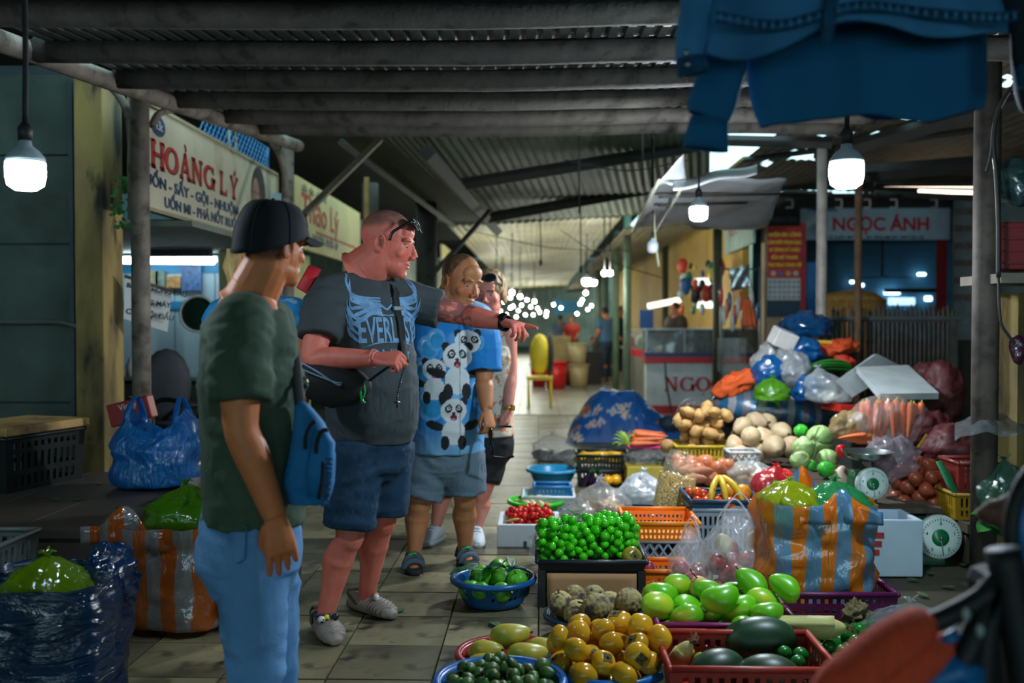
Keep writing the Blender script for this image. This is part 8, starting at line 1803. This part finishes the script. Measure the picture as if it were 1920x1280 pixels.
# ---------------------------------------------------------------- blonde woman mostly hidden behind the guide
J = dict(pel=W(490, 850, 4.35), neck=W(488, 545, 4.35), head=W(480, 470, 4.35), shR=W(560, 590, 4.3), elR=W(572, 680, 4.3), wrR=W(565, 760, 4.25), shL=W(412, 590, 4.35), elL=W(402, 690, 4.35), wrL=W(420, 770, 4.25),
         hipR=W(520, 880, 4.35), knR=W(530, 1010, 4.35), anR=W(535, 1140, 4.42), toeR=G(550, 1190), hipL=W(465, 880, 4.35), knL=W(460, 1010, 4.35), anL=W(462, 1140, 4.42), toeL=G(470, 1190))
o, J, fr, hd = person('person with blonde hair and a light blue top, mostly hidden behind the guide', J, (.1, -.99, 0), (.5, -.85, -.1), .25, (210, 130, 96), TORW, vox=.009, eyes=False, foot=False)
bw = o; r, f, u = fr; Mx, hs = hd; T = lambda v: J['head'] + Mx @ (Vector(v) * hs)
garment('top', tee(J, fr, TORW, (.3, .3), .016, (.075, .075), (.07, .07), .94, .0), M('top_blue', (50, 132, 214), .7, var=.15, vs=8, blot=((150, 190, 226), 9, .58, .64)), bw, .008, .006, (8, 8, 14), 31)
garment('trousers', pants(J, fr, [(.08, .17, .14, 0), (-.05, .18, .15, 0), (-.13, .17, .14, 0), (-.2, .12, .1, 0)], 1.8, .11, .085, .07), M('trousers_dark', (34, 40, 50), .8), bw, .01, .004, (7, 7, 20), 32)
b = MB(); b.ell(T((0, -.02, .035)), (.092 * hs, .108 * hs, .1 * hs), Mx, 24, 16); b.tube([T((-.07, -.03, .0)), T((-.085, -.04, -.08)), T((-.075, -.05, -.17))], [.05, .045, .02], 10, sub=4); b.tube([T((.07, -.03, .0)), T((.08, -.04, -.1)), T((.07, -.03, -.2))], [.05, .04, .02], 10, sub=4)
P, Fc, N_ = fuse(b, .007, 2, 0); MB().add(P + N_ * .01 * fbm(P * np.array([50, 50, 12]), 3)[:, None], Fc).build('hair', M('hair_blonde', (206, 170, 110), .6, var=.3, vs=30, stretch=(1, 1, .25)), bw, world=True)
for s_ in 'RL': b = MB(); b.ell(Vector((J['an' + s_].x, J['an' + s_].y - .05, .05)), (.05, .14, .055), nu=16, nv=10); b.build('shoe', mBlk, bw, world=True)
b = ribbon([W(566, 545, 4.15), W(580, 520, 4.15), W(590, 502, 4.2), W(584, 520, 4.3)], .055, Vector((0, -1, 0)), .006); tag(b.build('red_strap', M('strap_red', (196, 30, 40), .6)), 'red strap on the shoulder of the hidden blonde woman', 'strap')
# ---------------------------------------------------------------- people far down the corridor (coarse)
def far_person(px, d, top, bot, fwd, shirt, trousers, label, hairc=(30, 26, 26), bend=0.):
 g = X(px, d); h = Z(top, d) - max(Z(bot, d), 0); z0 = max(Z(bot, d), 0); s = h / 1.62; f_ = Vector(fwd).normalized(); r_ = f_.cross(UPV); B = Vector((g, d, z0))
 p = lambda x, y, z: B + r_ * (x * s) + f_ * ((y + bend * max(0, z - .85)) * s) + UPV * (z * s)
 J = dict(pel=p(0, 0, .88), neck=p(0, 0, 1.36), head=p(0, .03, 1.5), shR=p(.17, 0, 1.3), elR=p(.22, .05, 1.05), wrR=p(.2, .2, .92), shL=p(-.17, 0, 1.3), elL=p(-.22, .05, 1.05), wrL=p(-.2, .2, .92),
             hipR=p(.09, 0, .84), knR=p(.1, .02, .45), anR=p(.1, 0, .08), toeR=p(.1, .2, 0), hipL=p(-.09, 0, .84), knL=p(-.1, .02, .45), anL=p(-.1, 0, .08), toeL=p(-.1, .2, 0))
 o, J, fr, hd = person(label, J, fwd, Vector(fwd) + Vector((0, 0, -.2)), .22 * s, (200, 130, 96), TORW, vox=.016, eyes=False, dec=.5, girth=s, arm=s, leg=s, hands=[(J['wrR'], f_ - UPV, -r_, dict(L_=.17 * s)), (J['wrL'], f_ - UPV, r_, dict(L_=.17 * s, side=-1))])
 Mx, hs = hd
 garment('shirt', tee(J, fr, TORW, (.6, .6), .02, (.08, .08), (.08, .08), .95, -.03, s), M('far_%d_%d_%d' % shirt, shirt, .8), o, .016, .004, dec=.5)
 garment('trousers', pants(J, fr, [(.08 * s, .17 * s, .14 * s, 0), (-.08 * s, .18 * s, .15 * s, 0), (-.18 * s, .12 * s, .1 * s, 0)], 1.95, .11 * s, .085 * s, .075 * s), M('far_%d_%d_%d' % trousers, trousers, .8), o, .016, .004, dec=.5)
 b = MB(); b.ell(J['head'] + Mx @ (Vector((0, -.022, .03)) * hs), (.085 * hs, .1 * hs, .095 * hs), Mx, 16, 12); b.build('hair', M('far_hair_%d_%d_%d' % hairc, hairc, .6), o, world=True)
far_person(1140, 21.9, 575, 716, (-.6, .8, 0), (70, 112, 150), (50, 66, 88), 'person in a blue-grey outfit bending at a table in the corridor', bend=.12)
far_person(1163, 23, 573, 705, (.5, -.8, 0), (30, 44, 74), (36, 44, 60), 'person in dark blue beside the green corridor post')
far_person(1072, 27, 592, 690, (-.3, -.9, 0), (190, 60, 50), (70, 60, 60), 'person in red far down the corridor')
far_person(1050, 30, 590, 682, (.4, .9, 0), (110, 130, 160), (50, 54, 60), 'person in pale blue far down the corridor')
far_person(1268, 15.6, 566, 735, (-.8, -.5, 0), (60, 50, 46), (40, 40, 40), 'shopkeeper with dark hair behind the glass counter')
# ================================================================ denim jackets hung at the top
def hung(name, label, outline, d, th, mat, folds, seed, hem=None, loc=None):
 """a garment hung flat: closed front/back shell between a left and a right edge, row by row"""
 rows = len(outline); n = 64; t = E(name, loc or W(*outline[0][0], d), label, 'garment')
 P = []
 for k, (a, q) in enumerate(outline):
  A, B = W(a[0], a[1], d), W(q[0], q[1], d); rw = []
  for i in range(n):
   an = 2 * PI * i / n; x = .5 - .5 * math.cos(an); y = math.sin(an)
   c = A.lerp(B, x); yy = y * th * (1 - abs(2 * x - 1) ** 4 * .6) + folds * (math.sin(x * 16 + seed + .15 * k) * .5 + math.sin(x * 31 + k * .3 + seed) * .3) * (k / rows + .3)
   rw.append((c.x, c.y - yy, c.z + (hem(x, y) if hem and k == rows - 1 else 0) + (hem(x, y) * .5 if hem and k == rows - 2 else 0)))
  P.append(rw)
 P = np.array(P); b = MB(); b.grid(P, cv=True); b.disp(lambda Q: Q + .008 * np.stack([fbm(Q * 9, seed), fbm(Q * 9, seed + 1), fbm(Q * 9, seed + 2)], 1)); b.build('body', mat, t, solid=.004, world=True, sub=1); return t, P
def sleeve(t, pts, rs, d, mat, cuff, cm, seed):
 b = MB(); p = [W(x, y, d) for x, y in pts]; b.tube(p, [r_ * d / F for r_ in rs], 22, up=(0, 1, 0), flat=(1, .6), sub=5, caps=False); b.disp(lambda Q: Q + .006 * np.stack([fbm(Q * 14, seed), fbm(Q * 14, seed + 1), fbm(Q * 8, seed + 2)], 1)); s0 = b.build('sleeve', mat, t, solid=.003, world=True)
 b = MB(); p = [W(x, y, d) for x, y in cuff]; b.tube(p, [cm[0] * d / F, cm[1] * d / F], 22, up=(0, 1, 0), flat=(1, .6), caps=False); b.build('cuff', cm[2], s0, solid=.005, world=True)
mDen = M('denim', (64, 138, 190), .85, var=.22, vs=10, bump=.3, bs=240, blot=((20, 62, 110), 5, .5, .75)); mDenD = M('denim_seam', (24, 70, 120), .85, var=.3, vs=40)
mSwt = M('sweat_navy', (26, 100, 160), .9, var=.1, vs=5)
hemf = lambda x, y: -.03 * math.sin(x * PI * 3.2 + .3) * (1 if y > 0 else .4) + (.05 if y < 0 else 0) + .035 * max(0, math.sin((x - .4) * 5))
t, P = hung('denim_jacket', 'faded blue denim jacket hanging at the top of the stall', [((1335, -160), (1800, -150)), ((1332, -60), (1840, -60)), ((1330, 0), (1880, 0)), ((1326, 60), (1890, 50)), ((1322, 96), (1890, 88))], 2.25, .07, mDen, .02, 1, hemf)
sleeve(t, [(1340, -150), (1318, -60), (1300, 30), (1292, 100), (1298, 132)], [42, 34, 27, 24, 26], 2.2, mDen, [(1293, 108), (1300, 140)], (25, 27, mDenD), 3)
sleeve(t, [(1880, -150), (1905, -40), (1925, 60), (1935, 130)], [42, 36, 30, 28], 2.25, M('denim_dark', (18, 28, 44), .85), [(1932, 120), (1938, 160)], (28, 28, mDenD), 4)  # shade on this sleeve put into a darker copy of the denim
b = MB(); b.tube([W(1328 + 552 * x, 48 + 14 * math.sin(x * 9) + (-14 * x), 2.25) - Vector((0, .083 + .012 * math.sin(x * 16 + 1), 0)) for x in np.linspace(0, 1, 40)], .0045, 6); b.build('waist_seam', mDenD, t, world=True)
b = MB(); b.tube([W(1328 + 552 * x, 62 + 14 * math.sin(x * 9) + (-14 * x), 2.25) - Vector((0, .083 + .012 * math.sin(x * 16 + 1), 0)) for x in np.linspace(0, 1, 40)], .0035, 6); b.build('waist_seam', mDenD, t, world=True)
for k in range(34): b = MB(); x = (k + .5) / 34; c = W(1328 + 552 * x, 55 + 14 * math.sin(x * 9) - 14 * x, 2.25) - Vector((0, .086 + .012 * math.sin(x * 16 + 1), 0)); b.ell(c, (.0035, .002, .009), nu=6, nv=5); b.build('stitch_bar', M('denim_pale', (80, 150, 196), .85), t, world=True)
ribbon([W(1562, -100, 2.15), W(1558, 0, 2.15), W(1552, 60, 2.155), W(1548, 84, 2.16)], .03, Vector((0, -1, 0)), .004).build('placket', mDenD, t, world=True)
for k in range(2): b = MB(); b.ell(W(1287 + 3 * k, 98 + 22 * k, 2.14), (.006, .003, .006), nu=10, nv=6); b.build('button', mSteel, t, world=True)
t, P = hung('sweatshirt', 'plain dark blue sweatshirt hanging behind the denim jacket', [((1400, -120), (1840, -120)), ((1405, 20), (1850, 20)), ((1400, 120), (1850, 120)), ((1408, 195), (1850, 180)), ((1425, 246), (1846, 214))], 2.42, .08, mSwt, .025, 6, lambda x, y: (.03 if y < 0 else 0) + .025 * math.sin(x * 7) * x)
sleeve(t, [(1395, -110), (1375, 0), (1355, 120), (1335, 205), (1328, 225)], [46, 46, 44, 42, 36], 2.4, mSwt, [(1330, 222), (1322, 280)], (33, 42, mSwt), 8)
b = MB(); b.tube([W(1200, -80, 2.4), W(1960, -80, 2.4)], .012, 8); tag(b.build('hanging_pole', mPipe), 'pole above the frame from which the jackets hang', 'pole')
b = MB(); b.ell(W(1925, 60, 2.5), (.03, .06, .2), nu=16, nv=12); tag(b.build('dark_garment', M('garment_black', (18, 26, 38), .9)), 'dark garment at the frame edge beside the denim jacket', 'garment')
# ================================================================ bicycle-like cart in the near corner
mBlu = M('paint_blue', (20, 96, 176), .4); mGrip = M('cloth_redorange', (236, 84, 50), .9, var=.12, vs=20, bump=.4, bs=90, stretch=(4, 1, 1))
mBlkB = M('bike_black', (14, 16, 18), .6)
bk = E('bicycle', (X(1800, 1.75), 1.75, 0), 'blue and black bicycle in the near corner with an orange cloth-wrapped handle', 'bicycle')
def tb_(name, pts, r, mat, d=1.75, **k): b = MB(); b.tube([W(p[0], p[1], p[2] if len(p) > 2 else d) for p in pts], r, 10, **k); return b.build(name, mat, bk, world=True)
tb_('handlebar', [(1690, 1190), (1770, 1158), (1840, 1120), (1870, 1085)], .019, mBlkB, sub=4)
g_ = tb_('cloth_wrap', [(1556, 1330, 1.6), (1580, 1290, 1.62), (1630, 1240, 1.66), (1690, 1195, 1.7), (1722, 1175, 1.74)], [.04, .045, .043, .04, .036], mGrip, sub=5)
tb_('cloth_wrap', [(1650, 1290, 1.7), (1720, 1235, 1.74), (1775, 1215, 1.78), (1790, 1225, 1.8)], [.05, .04, .026, .012], mGrip, sub=4)
for pts, r in (([(1690, 1262), (1745, 1222)], .009), ([(1765, 1205), (1795, 1185)], .01), ([(1840, 1152), (1900, 1115)], .011), ([(1880, 1180), (1925, 1140)], .01), ([(1640, 1290), (1700, 1270), (1770, 1262)], .02), ([(1720, 1290), (1790, 1255), (1830, 1270)], .03)): tb_('blue_tube', pts, r, mBlu)
tb_('stem', [(1860, 1095), (1850, 1180), (1842, 1300), (1830, 1700)], .022, mBlkB, sub=3)
tb_('fork', [(1880, 1030), (1900, 1150), (1925, 1330), (1960, 1900)], .03, mBlkB, sub=3)
tb_('down_tube', [(1870, 1090), (1800, 1250), (1720, 1500)], .022, mBlkB)
b = MB(); wc = W(2022, 985, 1.9); b.tube([wc + Vector((.13 * math.cos(a), .05 * math.cos(a), .13 * math.sin(a))) for a in np.linspace(0, 2 * PI, 40)], .02, 10); b.build('basket_rim', mBlu, bk, world=True)
b = MB(); b.tube([wc + Vector((.155 * math.cos(a), .06 * math.cos(a), .155 * math.sin(a))) for a in np.linspace(0, 2 * PI, 40)], .014, 10); b.build('basket_band', mBlkB, bk, world=True)
for z_ in (-.1, -.2, -.28):
 b = MB(); b.tube([wc + Vector((.14 * math.cos(a) * (1 + z_), .13 * math.sin(a) * (1 + z_) - .02, z_ - .02)) for a in np.linspace(0, 2 * PI, 32)], .004, 6); b.build('basket_hoop', mBlu, bk, world=True)
for k in range(14): a = k * 2 * PI / 14; b = MB(); b.tube([wc + Vector((.13 * math.cos(a), .05 * math.cos(a), .13 * math.sin(a))), wc + Vector((.126 * math.cos(a), .117 * math.sin(a) - .02, -.12)), wc + Vector((.1 * math.cos(a), .09 * math.sin(a) - .02, -.3))], .003, 5); b.build('basket_wire', mBlu, bk, world=True)
tb_('basket_stay', [(1990, 1180, 1.9), (1900, 1180, 1.8), (1850, 1170)], .012, mBlkB, sub=3)
for p in ((1812, 1152), (1838, 1182)): b = MB(); b.ell(W(p[0], p[1], 1.7), (.007, .004, .012), nu=10, nv=8); b.build('reflector', M('reflector', (150, 160, 160), .3), bk, world=True)
b = MB(); b.ell(W(1684, 1252, 1.7), .012, nu=10, nv=8); b.build('red_cap', M('cap_red', (196, 40, 60), .4), bk, world=True)
b = MB(); b.box(W(1930, 1240, 1.95), (.18, .2, .35)); tag(b.build('dark_pannier', mBlk, smooth=False, bevel=.03), 'dark pannier bag at the frame edge beside the bicycle', 'bag')
b = MB(); b.ell(W(1890, 960, 2.1), (.05, .05, .035), nu=12, nv=8); b.disp(lambda P: P + .02 * np.stack([fbm(P * 18, 1), fbm(P * 18, 2), fbm(P * 18, 3)], 1)); tag(b.build('cloth_knot', M('knot_multi', (120, 84, 66), .8, var=.4, vs=40)), 'knot of mixed cloth tied near the blue basket rim', 'cloth')
# ================================================================ say which one: rows counted as the eye sees them
bpy.context.view_layer.update()
DG = bpy.context.evaluated_depsgraph_get(); DG.update()
ORD = 'first second third fourth fifth sixth seventh eighth ninth tenth eleventh twelfth'.split()
def relabel(group, noun, side, place, rowpx):
 S = []
 for o in [x for x in bpy.data.objects if x.get('group') == group]:
  c = o.matrix_world.translation; v = CR.transposed() @ (c - cam.location); px, py = 960 + F * v.x / -v.z, 640 - F * v.y / -v.z; seen = 0
  for dx, dz in ((0, 0), (0, .6), (.5, .3), (-.5, .3)):
   q = c + CR @ Vector((dx, dz, 0)) * max(o.dimensions) * .4; d = (q - cam.location).normalized(); h = cam.location.copy()
   for _ in range(5):
    r = sc.ray_cast(DG, h, d)
    if not r[0]: break
    if r[4].name == o.name or (r[4].parent and r[4].parent.name == o.name): seen += 1; break
    if 'film' in r[4].name or 'bag' in r[4].name: h = r[1] + d * .002; continue
    break
  if seen or 'arrot' in noun: S.append((py, px, o))
  else: o['label'] = '%s hidden under the others %s' % (noun, place)
 S.sort(key=lambda s: s[0]); rows = []
 for s in S:
  if rows and s[0] - rows[-1][0][0] < rowpx: rows[-1].append(s)
  else: rows.append([s])
 for i, r in enumerate(rows):
  r.sort(key=lambda s: s[1])
  for k, s in enumerate(r):
   if k < 12 and i < 12: s[2]['label'] = '%s %s, %s from %s in %s row down' % (noun, place, ORD[k], side, 'the top' if i == 0 else 'the ' + ORD[i]) if i else '%s %s, %s from %s in the top row' % (noun, place, ORD[k], side)
for a in (('persimmons in the blue basin', 'yellow persimmon', 'red basin', 'in its basin', 34), ('green mangoes in the magenta crate', 'green mango', 'navy basin', 'in its heap', 34),
          ('guavas in the blue basin', 'green guava', 'visitors', 'in its basin', 26), ('custard apples in the navy basin', 'custard apple', 'guavas', 'in its basin', 26),
          ('potatoes in the yellow crate', 'tan potato', 'carrots', 'in its crate', 18), ('onions on the platform', 'reddish onion', 'beans', 'in its pile', 18),
          ('yellow courgettes in the black crate', 'yellow courgette', 'corridor', 'in its crate', 10), ('tomatoes on the blue tray', 'red tomato', 'beans', 'on the tray', 14),
          ('brown onions in the dark corner', 'brown onion', 'scale', 'in its net', 18), ('apples in the clear carrier bag', 'red apple', 'orange basket', 'in its bag', 22), ('limes in the dark heap', 'dark lime', 'corn', 'in its heap', 18),
          ('carrots on the pink tray', 'pale carrot', 'cloth', 'on the tray', 9), ('carrots in the clear bag', 'standing carrot', 'parsnips', 'in its bag', 60), ('oyster mushrooms in the clear bag', 'oyster mushroom', 'chillies', 'in its bag', 14),
          ('small green fruit in the blue basin', 'small green fruit', 'floor', 'in its basin', 20), ('peeled tubers in the green basin', 'peeled tuber', 'visitors', 'in its basin', 10), ('white roots in the white basket', 'white root', 'visitors', 'in its basket', 10)):
 relabel(a[0], a[1], 'the ' + a[2] + ' side', a[3], a[4])
for g, lb in (('far stalls, salon side', 'stall table on the salon side of the corridor'), ('far stalls, yellow wall side', 'stall table on the yellow wall side of the corridor')):
 for k, o in enumerate(sorted([x for x in bpy.data.objects if x.get('group') == g], key=lambda x: x.data.vertices[0].co.y)): o['label'] = '%s, %s from the near end' % (lb, (ORD + ['thirteenth', 'fourteenth', 'fifteenth'])[k])
